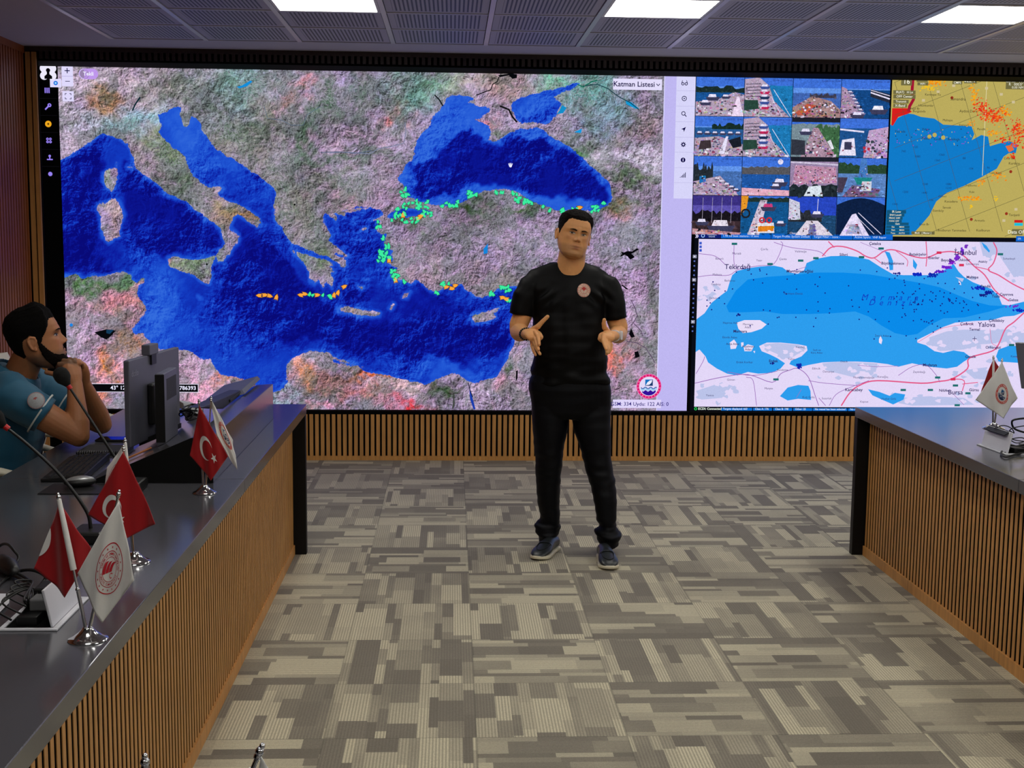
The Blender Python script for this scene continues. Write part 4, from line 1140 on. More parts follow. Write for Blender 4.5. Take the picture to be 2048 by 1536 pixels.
for s in ('635,990 680,940 740,925 800,930 812,960 815,1012 740,1005 680,1015', '1145,950 1210,965 1270,988 1300,970 1360,980 1350,1010 1290,1038 1230,1012 1170,985', '1885,760 1900,720 1960,698 2010,700 2080,760 2060,800 1980,795 1900,790', '1240,150 1270,160 1290,210 1290,260 1270,262 1262,200', '1405,195 1430,230 1420,258 1405,240', '1800,95 1830,120 1850,150 1845,160 1815,130'): c.poly(CL(s), BL, 4.4)
rr = random.Random(9)
for s in ('150,415 250,385 270,400 200,430 160,440', '540,690 620,682 740,692 790,715 700,770 640,755 560,720', '880,800 980,790 1080,795 1200,800 1190,850 1100,845 1060,880 980,860 900,840', '1500,650 1600,615 1700,605 1900,610 1980,600 1960,680 1800,690 1700,720 1560,730 1500,690', '1790,95 2060,95 2060,300 1980,290 1900,170 1810,180', '150,960 300,910 360,930 300,1000 180,1010', '1340,1000 1500,990 1700,1000 1760,1040 1400,1045 1320,1030', '1700,840 1850,820 1950,850 1900,900 1760,890', '1950,640 2060,600 2060,700 1990,680', '1650,300 1700,310 1690,330'):
    pp = CL(s)
    c.poly(pp, GB, 3)
    for a_, b_ in pp:
        for k_ in range(5):
            qx, qz = a_ + rr.uniform(-.09, .09), b_ + rr.uniform(-.05, .05)
            if xk0 + .03 < qx and zz0 + .03 < qz < za1 - .03 and seg_dist(np.array([qx]), np.array([qz]), pp)[0] > -.08 and seg_dist(np.array([qx]), np.array([qz]), SEAX)[0] < -.022:
                c.poly([(qx + rr.uniform(.5, 1.4) * .022 * math.cos(j * PI / 4), qz + rr.uniform(.5, 1.4) * .016 * math.sin(j * PI / 4)) for j in range(8)], GB if k_ < 3 else (226, 214, 246), 3.2 if k_ < 3 else 3.6)
for s, wd, cc in [('2060,495 1990,560 1940,600 1900,690 1860,730 1730,770 1720,830 1630,890 1550,905 1450,915 1200,900 1100,925 1040,970 990,1045', .010, RD), ('880,180 930,130 1000,125 1080,150 1130,180 1180,190 1240,150 1300,145 1400,180 1480,190 1560,160 1640,155 1700,180 1760,240 1820,290 1880,380 1960,440', .009, RD), ('915,95 950,130', .008, RD), ('1870,100 1890,150 1870,220 1840,260 1900,290 1980,340 2060,380', .009, RD), ('1480,95 1485,180 1480,240', .007, RD), ('1300,145 1370,200 1370,240', .005, RD), ('1180,190 1220,220', .006, RD), ('1850,260 1760,240', .006, RD), ('1630,890 1700,900 1690,960', .007, RD), ('1690,920 1780,910', .006, RD), ('145,300 240,290 340,290 400,255 520,235 600,225 650,120 640,95', .004, PU), ('145,165 260,180 320,230', .004, PU), ('370,110 370,220 390,250', .004, PU), ('600,100 700,130 850,150 900,180', .004, PU), ('140,915 300,880 450,865 590,910 640,860 690,840 740,830 800,880 840,990 860,1045', .005, PU), ('150,860 190,790 200,760', .004, PU), ('500,1045 480,900 440,880', .004, PU), ('800,900 900,915 1100,930', .004, PU), ('920,1045 960,980 1040,940 1150,900', .004, PU), ('1085,810 1190,820 1320,815', .003, PU), ('1320,870 1400,820 1480,810 1540,870 1560,910', .004, PU), ('1430,680 1480,650 1580,595 1750,570', .003, RD), ('1850,600 1860,680 1890,700', .003, RD), ('2000,760 2060,840', .004, PU), ('730,1000 760,950', .003, PU), ('700,270 790,240', .003, PU), ('1100,100 1250,160', .003, PU), ('1640,980 1700,1040', .003, PU), ('860,1000 900,1045', .004, PU), ('330,850 480,870 620,845', .004, PU)]:
    c.line([tuple(p_) for p_ in spline(CL(s), 4)], wd, cc, 5)
rr = random.Random(21)
seaT = CL('240,470 400,300 700,300 1000,290 1300,320 1600,380 1850,470 1600,540 1300,620 900,500 500,500')
for k_ in range(170):
    u, v_ = rr.uniform(200, 1900), rr.uniform(240, 660)
    if k_ % 3 == 0: u, v_ = rr.gauss(1500, 120), rr.gauss(440, 50)
    a_, b_ = at(zC, u, v_)
    if seg_dist(np.array([a_]), np.array([b_]), seaT)[0] > -.12: c.dot(a_, b_, .0055, NV, 6, 8)
for u, v_, ru, rv, n_, cc in [(1430, 285, 30, 8, 50, (14, 40, 190)), (1520, 290, 30, 10, 40, (14, 40, 170)), (1560, 270, 30, 8, 40, (90, 30, 190)), (1600, 245, 24, 8, 40, (110, 30, 200)), (1630, 215, 16, 12, 40, (130, 30, 200)), (1660, 190, 12, 14, 40, (120, 40, 200)), (1690, 150, 8, 16, 36, (110, 40, 200)), (1712, 122, 6, 10, 24, (120, 50, 190)), (1320, 280, 20, 5, 12, NV), (1790, 365, 30, 10, 40, (14, 40, 190)), (1840, 390, 24, 8, 40, (14, 30, 150)), (1810, 405, 20, 8, 20, NV), (2020, 495, 26, 10, 40, (14, 40, 190)), (745, 815, 12, 12, 30, (14, 40, 170)), (1990, 470, 30, 8, 16, (110, 40, 200)), (400, 520, 14, 6, 8, NV), (590, 800, 10, 6, 6, NV)]:
    for k_ in range(n_): c.dot(*at(zC, u + rr.gauss(0, ru * .5), v_ + rr.gauss(0, rv * .5)), .0062, cc, 6, 7)
T2 = (44, 34, 96)
for s, u, v_, sz, bo in [('Tekirdağ', 390, 243, .062, .01), ('İstanbul', 1707, 160, .062, .01), ('Yalova', 1830, 577, .060, .01), ('Bursa', 1650, 968, .060, .01), ('Marmaraereğlisi', 750, 268, .036, .02), ('Silivri', 1003, 172, .034, .02), ('Çatalca', 1185, 108, .036, .02), ('Büyükçekmece', 1287, 222, .034, .02), ('Başakşehir', 1432, 170, .034, .02), ('Esenler', 1525, 190, .034, .02), ('Beyoğlu', 1603, 204, .034, .02), ('Üsküdar', 1700, 202, .032, .02), ('Ümraniye', 1748, 226, .030, .0), ('Maltepe', 1748, 302, .034, .02), ('Pendik', 1825, 355, .034, .02), ('Tuzla', 1883, 412, .034, .02), ('Çayırova', 1945, 402, .034, .02), ('Gebze', 1985, 434, .034, .02), ('Çınarcık', 1716, 572, .036, .02), ('Çiftlikköy', 1887, 553, .036, .02), ('Termal', 1760, 604, .034, .02), ('Orhangazi', 1868, 708, .034, .02), ('Gemlik', 1737, 762, .034, .02), ('Mudanya', 1502, 810, .036, .02), ('Nilüfer', 1585, 957, .034, .02), ('Gürsu', 1757, 954, .036, .02), ('Karacabey', 1062, 953, .038, .02), ('Marmara', 405, 615, .034, .02), ('Marmara\nAdası', 450, 583, .026, 0), ('Hayırsız Ada', 348, 566, .026, 0), ('Avşa Adası', 362, 688, .026, .01), ('Paşalimanı\nAdası', 452, 711, .026, .01), ('Ekinlik Adası', 345, 650, .026, 0), ('Erdek', 597, 787, .034, .02), ('Erdek Körfezi', 430, 794, .026, 0), ('Marmara Denizi', 712, 397, .026, 0), ('İmralı Adası', 1225, 641, .026, 0), ('Bandırma', 650, 838, .026, 0), ('Tatlısu', 702, 775, .024, 0), ('Kapıdağ', 752, 706, .024, 0), ('Sazlı ve\nKara Adası', 848, 731, .024, 0), ('Edincik', 845, 830, .026, 0), ('Çanakkale', 186, 860, .026, 0), ('Ulubat', 184, 780, .026, 0), ('Kuş Gölü', 800, 996, .028, 0), ('Uluabat Gölü', 1262, 1005, .026, 0), ('Biga', 470, 1045, .032, .02), ('Yenice', 230, 985, .026, 0), ('Gönen', 352, 895, .026, 0), ('Manyas', 570, 945, .026, 0), ('Kestel', 1990, 760, .026, 0), ('Susurluk', 905, 1003, .026, 0), ('Mustafakemalpaşa', 1120, 882, .026, 0), ('Kepsut', 1122, 1022, .026, 0), ('Karaağaç', 1230, 878, .026, 0), ('Zeytinbağı', 1440, 850, .026, 0), ('Muratlı', 385, 165, .028, 0), ('Çorlu', 545, 140, .028, 0), ('Velimeşe', 755, 153, .028, 0), ('Banarlı', 285, 195, .026, 0), ('Yazır', 515, 205, .026, 0), ('Çanta', 652, 197, .028, 0), ('Malkara', 272, 287, .026, 0), ('Barbaros', 345, 322, .026, 0), ('Şarköy', 250, 423, .026, 0), ('Gaziköy', 265, 343, .026, 0), ('Osmaniye', 915, 848, .026, 0), ('Ovacık', 1005, 789, .024, 0), ('Sultanbeyli', 1960, 195, .026, 0), ('Ataköy', 1808, 212, .028, .02)]:
    x, z = at(zC, u, v_)
    if xk0 + .06 < x and z > zz0 + .012: c.text(s, x, z, sz * .82, T2, 8, bold=bo)
c.text('M a r m a r a', *at(zC, 1268, 420), .062, (20, 60, 190), 7, shear=.3, space=1.25)
c.text('D e n i z i', *at(zC, 1268, 450), .062, (20, 60, 190), 7, shear=.3, space=1.2)
x, z = at(zC, 1760, 658)
c.line([(x - .016, z), (x + .016, z)], .004, T2, 8)
c.line([(x, z - .016), (x, z + .016)], .004, T2, 8)
for u, v_ in [(372, 109), (578, 226), (755, 206), (843, 192), (1107, 186), (1220, 136), (1910, 169), (612, 893), (1348, 954), (1505, 954), (1547, 882), (1650, 928), (1722, 973), (1975, 694), (1660, 1042)]:
    a_, b_ = at(zC, u, v_)
    c.rect(a_ - .020, b_ - .008, a_ + .020, b_ + .008, (30, 110, 110), 7)
for u, v_ in [(1555, 160), (1685, 232), (1636, 892)]:
    a_, b_ = at(zC, u, v_)
    c.rect(a_ - .018, b_ - .009, a_ + .018, b_ + .009, (214, 50, 90), 7)
# dark strips with blue fields above and below the chart, and the narrow icon bar
for (u0, u1), s in zip([(165, 293), (295, 583), (586, 818), (821, 1055), (1058, 1288), (2002, 2200)], ['', '1.98 All base stations / 0 sent', 'Target Profile: System Default', 'Target Filter: - none -', 'Active layers:  VHF Rapor', '09:']):
    a_, d_ = at(zC, u0, 70)[0], at(zC, u1, 70)[0]
    e_, b_ = za1 + .008, za1 + .040
    c.rect(a_, e_ - .002, d_, b_ + .004, (16, 30, 110) if not s else (14, 100, 205), 2)
    if s: c.text(s, a_ + .012, (e_ + b_) / 2, .022, (200, 225, 255), 3, 'LEFT')
x, z = at(zC, 190, 73)
c.ring(x, za1 + .024, .008, .014, (150, 190, 240), 3)
c.text('MARMARA\nRADAR', x + .065, za1 + .024, .014, (200, 220, 250), 3)
c.text('»', xa0 + .012, za1 + .024, .05, WH, 3, bold=.02)
for (u0, u1), s in zip([(295, 475), (480, 590), (596, 706), (712, 822), (826, 1025), (1030, 1400), (1405, 1700)], ['☰ Targets displayed: 663', 'Class A: 176', 'Class B: 198', 'Other: 25', '□ No vessel has been selected', '■ No measurement active', 'Scale 1:500000']):
    a_, d_ = at(zC, u0, 1065)[0], at(zC, u1, 1065)[0]
    c.rect(a_, z0m + .003, d_, zz0 - .008, (14, 110, 205), 2)
    c.text(s.replace('☰ ', '').replace('□ ', '').replace('■ ', ''), a_ + .014, (z0m + zz0) / 2, .020, (215, 235, 255), 3, 'LEFT', bold=.01)
a_ = at(zC, 145, 1060)[0]
c.ring(a_ + .004, (z0m + zz0) / 2, .006, .011, (40, 210, 90), 3)
c.text('ECDI: Connected', a_ + .022, (z0m + zz0) / 2, .024, (225, 240, 225), 3, 'LEFT', bold=.02)
for k_ in range(17):
    v_ = 182 + k_ * 27
    a_, b_ = xa0 - .002, at(zC, 130, v_)[1]
    if k_ in (0, 5, 14): c.rect(a_ - .012, b_ - .012, a_ + .016, b_ + .012, (140, 140, 165), 2)
    c.rect(a_ - .005, b_ - .005, a_ + .006, b_ + .005, (90, 110, 190) if k_ not in (0, 5, 14) else (225, 225, 240), 3)
for k_ in range(3):
    a_, b_ = at(zC, 176, 105 + 21 * k_)
    c.rect(a_ - .009, b_ - .009, a_ + .009, b_ + .009, (60, 90, 200), 7)
c.build('sea_chart', VW)
# thin black joint between the big map and the right-hand displays
c = Canvas(2)
c.rect(xe1, z0m, xa0 - .004, rows_[4] - .004, (4, 4, 6), 0)
c.rect(cols[4] - .002, zr0, xr0 + .001, z1m, (4, 4, 8), 0)
c.build('display_joint', VW)
# ------------------------------------------------------------------ desks
def laminate(name, rgb, rough, ior=2.0):
    t = NT(name)
    co = t.n('TexCoord').outputs['Object']
    n1 = t.noise(co, 3, 4, 0.6)
    n2 = t.noise(co, 220, 2, 0.5)
    c = lin(rgb)
    mul = t.n('VectorMath', {0: c, 'Scale': t.m_('MULTIPLY_ADD', n2, 0.3, 0.85)}, operation='SCALE').outputs[0]
    p = t.n('BsdfPrincipled', {'Base Color': mul, 'Roughness': t.m_('MULTIPLY_ADD', n1, 0.03, rough), 'IOR': ior})
    t.t.links.new(p.outputs[0], t.out.inputs[0])
    return t.m
M_LAM = laminate('anthracite laminate', (74, 74, 79), 0.15)
M_LAMD = laminate('black laminate', (6, 6, 7), 0.5, 1.35)
M_CHROME = mat('polished chrome', (225, 225, 228), 0.10, 1.0, var=0.04)
M_BPLAST = mat('black plastic', (14, 14, 15), 0.42, var=0.2)
M_GPLAST = mat('dark grey plastic', (92, 92, 104), 0.4, var=0.08)
M_WPLAST = mat('white plastic', (215, 215, 222), 0.4, var=0.04)
M_CABLE = mat('black cable rubber', (12, 12, 12), 0.5, var=0.2)
M_SILVER = mat('silver plastic', (150, 150, 152), 0.3, 0.4, var=0.05)
DZ = 0.771


def desk(side, xe, xs, xi, y1, label):
    """xe: room-side edge of the top, xs: slat plane, xi: operator edge"""
    sg = 1 if side == 'l' else -1       # room side is +x for the left desk
    e = empty('control_desk', ((xe + xi) / 2, 3.6, 0), label, 'desk', 'slatted control desks')
    lo, hi = sorted((xe, xi))
    ys = 4.467
    MB().box(lo, hi, ys + 0.0012, y1 + 0.045, DZ - 0.05, DZ).build('worktop', M_LAM, e, smooth=0, bevel=0.002)
    MB().box(lo, hi, 0.6, ys - 0.0012, DZ - 0.05, DZ).build('worktop', M_LAM, e, smooth=0, bevel=0.002)
    MB().box(lo + 0.001, hi - 0.001, y1, y1 + 0.045, 0, DZ - 0.05).build('end_panel', M_LAMD if side == 'l' else M_LAMD, e, smooth=0, bevel=0.003)
    sp_ = MB()
    y = y1 - 0.012
    a, b = sorted((xs, xs - sg * 0.002))
    a2, b2 = sorted((xs - sg * 0.002, xs - sg * 0.012))
    while y > 0.7:          # veneered face on a black core
        sp_.box(a, b, y - 0.0225, y, 0.05, DZ - 0.05, 0)
        sp_.box(a2, b2, y - 0.0225, y, 0.05, DZ - 0.05, 1)
        y -= 0.0385
    a, b = sorted((xs - sg * 0.012, xs - sg * 0.03))
    sp_.box(a, b, 0.65, y1, 0.0, DZ - 0.05, 1)
    sp_.build('slat_panel', [M_WOOD, M_BLACKB], e, smooth=0)
    a, b = sorted((xs + sg * 0.006, xs - sg * 0.012))
    MB().box(a, b, 0.65, y1, 0, 0.05).build('plinth', M_WOOD, e, smooth=0)
    return e


DL = desk('l', -0.735, -0.80, -1.60, 6.352, 'long left control desk with oak slats and anthracite top, in front of the seated man')
DR = desk('r', 2.082, 2.145, 2.98, 6.322, 'long right control desk with oak slats, its top mirroring the screens')
q = MB()
pf = [(-0.832, DZ), (-0.832, 0.935), (-0.905, 0.930), (-1.13, 0.832), (-1.27, DZ)]
q.prism(pf, 4.397, 5.90, 'y', 0)
q.build('console_riser', M_LAM, DL, smooth=0, bevel=0.002)
MB().prism([(a + (0.001 if a > -0.85 else 0), b + (0.0008 if b > DZ else 0)) for a, b in pf][:4] + [(-1.268, DZ)], 4.392, 4.397, 'y').build('riser_end', M_LAMD, DL, smooth=0)
# the near desk joining both, just below the picture, carries the nearest flag stand
e = empty('control_desk', (0.7, 1.0, 0), 'near cross desk carrying the flag stand at the bottom edge of the view', 'desk', 'slatted control desks')
MB().box(-0.72, 2.07, 0.62, 1.55, DZ - 0.05, DZ).build('worktop', M_LAM, e, smooth=0)
MB().box(-0.70, 2.05, 1.45, 1.47, 0, DZ - 0.05).build('front_panel', M_LAMD, e, smooth=0)
MB().box(-0.70, 2.05, 0.66, 0.68, 0, DZ - 0.05).build('back_panel', M_LAMD, e, smooth=0)

# ------------------------------------------------------------------ flag stands
def satin(name, rgb, sheen=0.3):
    return mat(name, rgb, 0.42, var=0.04, scale=300, bump=0.05, bscale=900, sheen=sheen, spec=0.35)
M_RED = satin('red satin', (158, 5, 14))
M_WHT = satin('white satin', (226, 224, 220))
M_FRED = mat('red print', (190, 20, 40), 0.5)
M_FORG = mat('orange red print', (214, 60, 40), 0.5)
M_FNAVY = mat('navy print', (22, 40, 84), 0.5)
M_FTEAL = mat('blue print', (30, 90, 140), 0.5)
M_FWHT = mat('white print', (226, 224, 220), 0.5)


class Flag:
    def __init__(s, T, R, L, B, Y, dy=(0, 0, 0, 0), fold=0.006, nf=2.3, ph=0.0):
        s.c = [np.array(P3(p[0], p[1], Y=Y + d)) for p, d in zip((T, R, L, B), dy)]
        s.fold, s.nf, s.ph = fold, nf, ph
        T_, R_, L_, B_ = s.c
        n = np.cross(R_ - T_, L_ - T_)
        n /= np.linalg.norm(n)
        if n[1] > 0: n = -n
        s.n = n

    def S(s, a, b, off=0.0):
        T, R, L, B = s.c
        p = T * (1 - a) * (1 - b) + R * a * (1 - b) + L * (1 - a) * b + B * a * b
        d = s.fold * (math.sin((a - b) * s.nf * PI + s.ph) * (0.3 + 0.7 * min(1, a + b)) + 0.35 * math.sin((a - b) * s.nf * 2.3 * PI + 1.3 + s.ph))
        # edges belly in a little between the corners
        belly = 0.06 * math.sin(PI * a) * (b - .5) * 0 
        return tuple(p + s.n * (d + off))

    def build(s, m, parent):
        n = 28
        v = [s.S(i / n, j / n) for j in range(n + 1) for i in range(n + 1)]
        f = [(j * (n + 1) + i, j * (n + 1) + i + 1, (j + 1) * (n + 1) + i + 1, (j + 1) * (n + 1) + i) for j in range(n) for i in range(n)]
        o = mesh_obj('flag', v, f, m, parent, smooth=80)
        so = o.modifiers.new('cloth', 'SOLIDIFY')
        so.thickness = 0.0009
        so.offset = 0
        s.parent = o
        return o

    def decal(s, name, shapes, mats, c=(0.5, 0.5), k=1.0, rot=0.0, aspect=1.0):
        """shapes: (verts2d, faces, material index, layer); 2d frame has y up, flag diagonal pointing down"""
        v, f, mi = [], [], []
        cr, sr = math.cos(rot), math.sin(rot)
        for vs, fs, m_, ly in shapes:
            b = len(v)
            for x, y in vs:
                x, y = x * k, y * k * aspect
                x, y = x * cr - y * sr, x * sr + y * cr
                # picture axes -> surface axes (a runs down right, b runs down left)
                a = c[0] + (x - y) * 0.7071
                bb = c[1] + (-x - y) * 0.7071
                v.append(s.S(a, bb, 0.0014 + 0.0003 * ly))
            f += [tuple(b + i for i in q_) for q_ in fs]
            mi += [m_] * len(fs)
        return mesh_obj(name, v, f, mats, s.parent, mi=mi, smooth=0)


def crescent_star(k=1.0):
    sh = []
    n = 40
    vs, fs = [], []
    R, r, off = 0.25, 0.205, 0.062
    for i in range(n + 1):
        a = math.radians(38) + (2 * PI - 2 * math.radians(38)) * i / n
        o_ = (R * math.cos(a), R * math.sin(a))
        b = math.atan2(o_[1], o_[0] - off)
        vs += [o_, (off + r * math.cos(b), r * math.sin(b))]
    for i in range(n): fs.append((2 * i, 2 * i + 1, 2 * i + 3, 2 * i + 2))
    sh.append((vs, fs, 0, 0))
    st = [(0.33 + x, y) for x, y in star2d(0, 0, 0.125, -PI / 2 - PI / 10 + PI / 2 + 0.1)]
    sh.append((st, tess(st), 0, 0))
    return sh


def arc_text(s, r, size, a0, a1, mi, flip=False, bold=0.01):
    sh = []
    n = len(s)
    for i, ch in enumerate(s):
        if ch == ' ': continue
        a = a0 + (a1 - a0) * (i + 0.5) / n
        v, f = text2d(ch, size, bold=bold)
        ux, uy = math.cos(a), math.sin(a)
        if flip: sh.append(([(ux * (r - q) - uy * p * 1.0, uy * (r - q) + ux * p) for p, q in v], f, mi, 2))
        else: sh.append(([(ux * (r + q) + uy * p, uy * (r + q) - ux * p) for p, q in v], f, mi, 2))
    return sh


def ministry_emblem(star_ring=True):
    sh = []
    v, f = annulus2d(0, 0, 0.285, 0.298, 64); sh.append((v, f, 0, 0))
    v, f = annulus2d(0, 0, 0.205, 0.213, 56); sh.append((v, f, 0, 0))
    v, f = annulus2d(0, 0, 0.140, 0.147, 48); sh.append((v, f, 0, 0))
    for i in range(16):
        a = 2 * PI * i / 16 + 0.1
        st = star2d(0.248 * math.cos(a), 0.248 * math.sin(a), 0.018)
        sh.append((st, tess(st), 0, 1))
    sh += arc_text('TARIM VE ORMAN BAKANLIĞI', 0.176, 0.043, PI * 0.98, 0.02 * PI, 0)
    sh += arc_text('TÜRKİYE CUMHURİYETİ', 0.176, 0.043, -PI * 0.93, -PI * 0.07, 0, True)
    # striped fan and small crescent with star
    nb_ = len(sh)
    for k in range(3):
        x0, x1 = -0.125 + 0.058 * k, -0.125 + 0.058 * (k + 1) - 0.008
        L = []
        for j in range(9):
            u = j / 8
            L.append((x0 + 0.05 * u * u * (1 + k * .3), -0.055 + 0.015 * k + (0.155 - 0.01 * k) * math.sin(u * PI / 2)))
        Rr = [(x1 + (0.05 + .03 * (k == 2)) * u * u * (1 + k * .3), -0.045 + 0.02 * k + (0.16 - 0.012 * k) * math.sin(u * PI / 2)) for u in [j / 8 for j in range(9)]]
        vs = [p for ab in zip(L, Rr) for p in ab]
        sh.append((vs, [(2 * i, 2 * i + 1, 2 * i + 3, 2 * i + 2) for i in range(8)], 0, 1))
    sh[nb_:] = [([(x * 1.12 + .0, y * .98 - .01) for x, y in q[0]], q[1], q[2], q[3]) for q in sh[nb_:]]
    v, f = annulus2d(0.045, -0.065, 0.024, 0.034, 20, 0.7, 2 * PI - 0.7); sh.append((v, f, 0, 1))
    st = star2d(0.066, -0.035, 0.012); sh.append((st, tess(st), 0, 1))
    return sh


def fishery_emblem():
    sh = []
    v, f = annulus2d(0, 0, 0.205, 0.285, 56); sh.append((v, f, 0, 0))
    v, f = annulus2d(0, 0, 0.272, 0.276, 56); sh.append((v, f, 1, 1))
    v, f = annulus2d(0, 0, 0.214, 0.218, 56); sh.append((v, f, 1, 1))
    sh += arc_text('TARIM VE ORMAN BAKANLIĞI', 0.245, 0.048, PI * 0.98, 0.02 * PI, 1)
    sh += arc_text('BALIKÇILIK VE SU ÜRÜNLERİ', 0.245, 0.046, -PI * 0.96, -PI * 0.04, 1, True)
    sq = [(-0.07, 0.01), (0.07, 0.01), (0.07, 0.13), (-0.07, 0.13)]
    sh.append((sq, [(0, 1, 2, 3)], 2, 1))
    sh.append(([(-0.07, 0.01), (0.055, 0.13), (-0.07, 0.13)], [(0, 1, 2)], 3, 2))
    lf = [(-0.055, 0.022), (-0.035, 0.075), (0.01, 0.108), (0.06, 0.12), (0.045, 0.07), (0.0, 0.03)]
    sh.append((lf, tess(lf), 1, 3))
    for k, (z, mi) in enumerate([(-0.03, 3), (-0.062, 2)]):
        w_ = [(-0.165 + 0.33 * i / 24 + 0.0, z + 0.012 * math.sin(i / 24 * 5 * PI)) for i in range(25)]
        v, f = ribbon2d(w_, 0.018); sh.append((v, f, mi, 1))
    top = [(-0.145 + 0.29 * i / 16, -0.082 + 0.012 * math.sin(i / 16 * 4 * PI)) for i in range(17)]
    bot = [(0.17 * math.cos(a), 0.17 * math.sin(a)) for a in [-0.55 - (PI - 1.1) * i / 12 for i in range(13)]]
    p_ = top + bot
    sh.append((p_, tess(p_), 2, 1))
    return sh


def flag_stand(base, Y, finials, label, pole_r=0.0028, base_r=0.042, loc=None):
    b = Vector(loc) if loc else P3(base[0], base[1], Z=DZ)
    e = empty('desk_flag_stand', tuple(b), label, 'flag stand', 'chrome desk flag stands')
    MB().lathe(b, [(base_r * .99, 0.0006), (base_r, 0.0015), (base_r * 0.96, 0.004), (base_r * 0.75, 0.007), (base_r * 0.48, 0.016), (base_r * 0.30, 0.024), (base_r * 0.26, 0.028), (0.001, 0.0285)], 40).build('base', M_CHROME, e, smooth=40)
    tops = []
    for k, f in enumerate(finials):
        t_ = P3(f[0], f[1], Y=b.y + f[2])
        s_ = b + Vector((0.004 * (1 if t_.x > b.x else -1), 0, 0.024))
        d = (t_ - s_).normalized()
        q = MB().tube([s_, s_ + (t_ - s_) * 0.3], pole_r * 1.5, 12).tube([s_ + (t_ - s_) * 0.3, t_], pole_r, 12)
        q.ball(s_ + (t_ - s_) * 0.3, pole_r * 1.9, 10, 6)
        po = q.build('pole', M_CHROME, e, smooth=40)
        MB().ball(t_, pole_r * 1.9, 14, 8).ball(t_ + d * pole_r * 2.4, (pole_r * 1.2,) * 3, 12, 7).lathe(t_ - d * pole_r * 3, [(pole_r * 1.5, 0), (pole_r * 1.7, pole_r), (pole_r * 1.2, pole_r * 2)], 12, M=d.to_track_quat('Z', 'Y').to_matrix()).build('finial', M_CHROME, po, smooth=50)
        tops.append((s_, t_, po))
    return e, tops


def sleeve(tops, k, u0, u1, parent, m=None, r=0.0062):
    s_, t_, _ = tops[k]
    MB().tube([s_ + (t_ - s_) * u0, s_ + (t_ - s_) * ((u0 + u1) / 2), s_ + (t_ - s_) * u1], [r, r * .92, r * .7], 14).build('sleeve', m or M_WHT, parent, smooth=50)


# farthest on the left desk
e, tp = flag_stand((409, 986), 0, [(398, 803, 0.0), (422, 798, 0.02)], 'flag stand farthest along the left desk, red crescent flag before a white one', 0.0026, 0.040)
by = e.location.y
fl = Flag((399, 811), (456, 913), (380, 910), (422, 961), by - 0.012, (0, .01, 0, 0), 0.005, 1.6, .6)
fl.build(M_RED, e)
fl.decal('crescent_and_star', crescent_star(), [M_FWHT], (0.46, 0.52), 0.92, math.radians(-34))
fl = Flag((422, 799), (466, 880), (432, 870), (474, 939), by + 0.03, (0, .03, 0, .02), 0.006, 1.8, 0)
fl.build(M_WHT, e)
fl.decal('emblem', fishery_emblem(), [M_FORG, M_FWHT, M_FNAVY, M_FTEAL], (0.56, 0.42), 1.0, math.radians(-10))
# middle
e, tp = flag_stand((270, 1124), 0, [(250, 882, 0.03), (247, 897, 0.0)], 'flag stand in the middle of the left desk, red flag with white one tucked behind', 0.0026, 0.041)
by = e.location.y
fl = Flag((247, 903), (312, 1047), (174, 1031), (255, 1076), by - 0.015, (0, 0, 0, 0), 0.006, 1.5, 2.4)
fl.build(M_RED, e)
fl.decal('crescent_and_star', crescent_star(), [M_FWHT], (0.34, 0.66), 0.78, math.radians(-52))
fl = Flag((250, 886), (256, 960), (214, 935), (204, 1000), by + 0.03, (0, 0, 0, 0), 0.006, 1.4, 1.0)
fl.build(M_WHT, e)
fl.decal('emblem', ministry_emblem(), [M_FRED], (0.5, 0.62), 0.9, math.radians(20))
sleeve(tp, 0, 0.72, 0.985, e)
# nearest on the left desk
e, tp = flag_stand((176, 1279), 0, [(117, 994, 0.02), (237, 988, 0.0)], 'flag stand nearest on the left desk, white flag with large round red emblem', 0.0028, 0.043)
by = e.location.y
fl = Flag((237, 1003), (270, 1158), (153, 1149), (204, 1246), by - 0.018, (0, 0, 0, 0), 0.0065, 1.6, 2.9)
fl.build(M_WHT, e)
fl.decal('emblem', ministry_emblem(), [M_FRED], (0.53, 0.47), 1.02, math.radians(-4), 1.0)
fl = Flag((120, 1003), (184, 1105), (69, 1136), (131, 1194), by + 0.035, (0, 0, 0, 0), 0.007, 1.5, 0.5)
fl.build(M_RED, e)
lens = [(0.0, .40 + .42 * i / 12) for i in range(13)]
lens2 = [(.13 * math.sin(PI * i / 12) ** .8, .40 + .42 * i / 12) for i in range(13)]
lv_ = [fl.S(a_, b_, 0.0016) for ab in zip(lens, lens2) for a_, b_ in ab]
mesh_obj('crescent', lv_, [(2 * i, 2 * i + 1, 2 * i + 3, 2 * i + 2) for i in range(12)], M_FWHT, fl.parent, smooth=0)
sleeve(tp, 0, 0.45, 0.985, e, r=0.0068)
# on the right desk
e, tp = flag_stand((1987, 857), 0, [(1987, 715, -0.0), (2004, 721, 0.0)], 'flag stand on the right desk behind the raised socket lid', 0.0030, 0.050)
by = e.location.y
fl = Flag((2004, 723), (2034, 796), (1952, 800), (2007, 837), by - 0.03, (0, 0, 0, 0), 0.006, 1.5, 2.6)
fl.build(M_WHT, e)
fl.decal('emblem', fishery_emblem(), [M_FORG, M_FWHT, M_FNAVY, M_FTEAL], (0.56, 0.44), 0.88, math.radians(-28))
fl = Flag((1987, 717), (2006, 748), (1961, 784), (1985, 806), by + 0.03, (0, 0, 0, 0), 0.005, 1.4, 0)
fl.build(M_RED, e)
sleeve(tp, 0, 0.55, 0.98, e, r=0.0060)
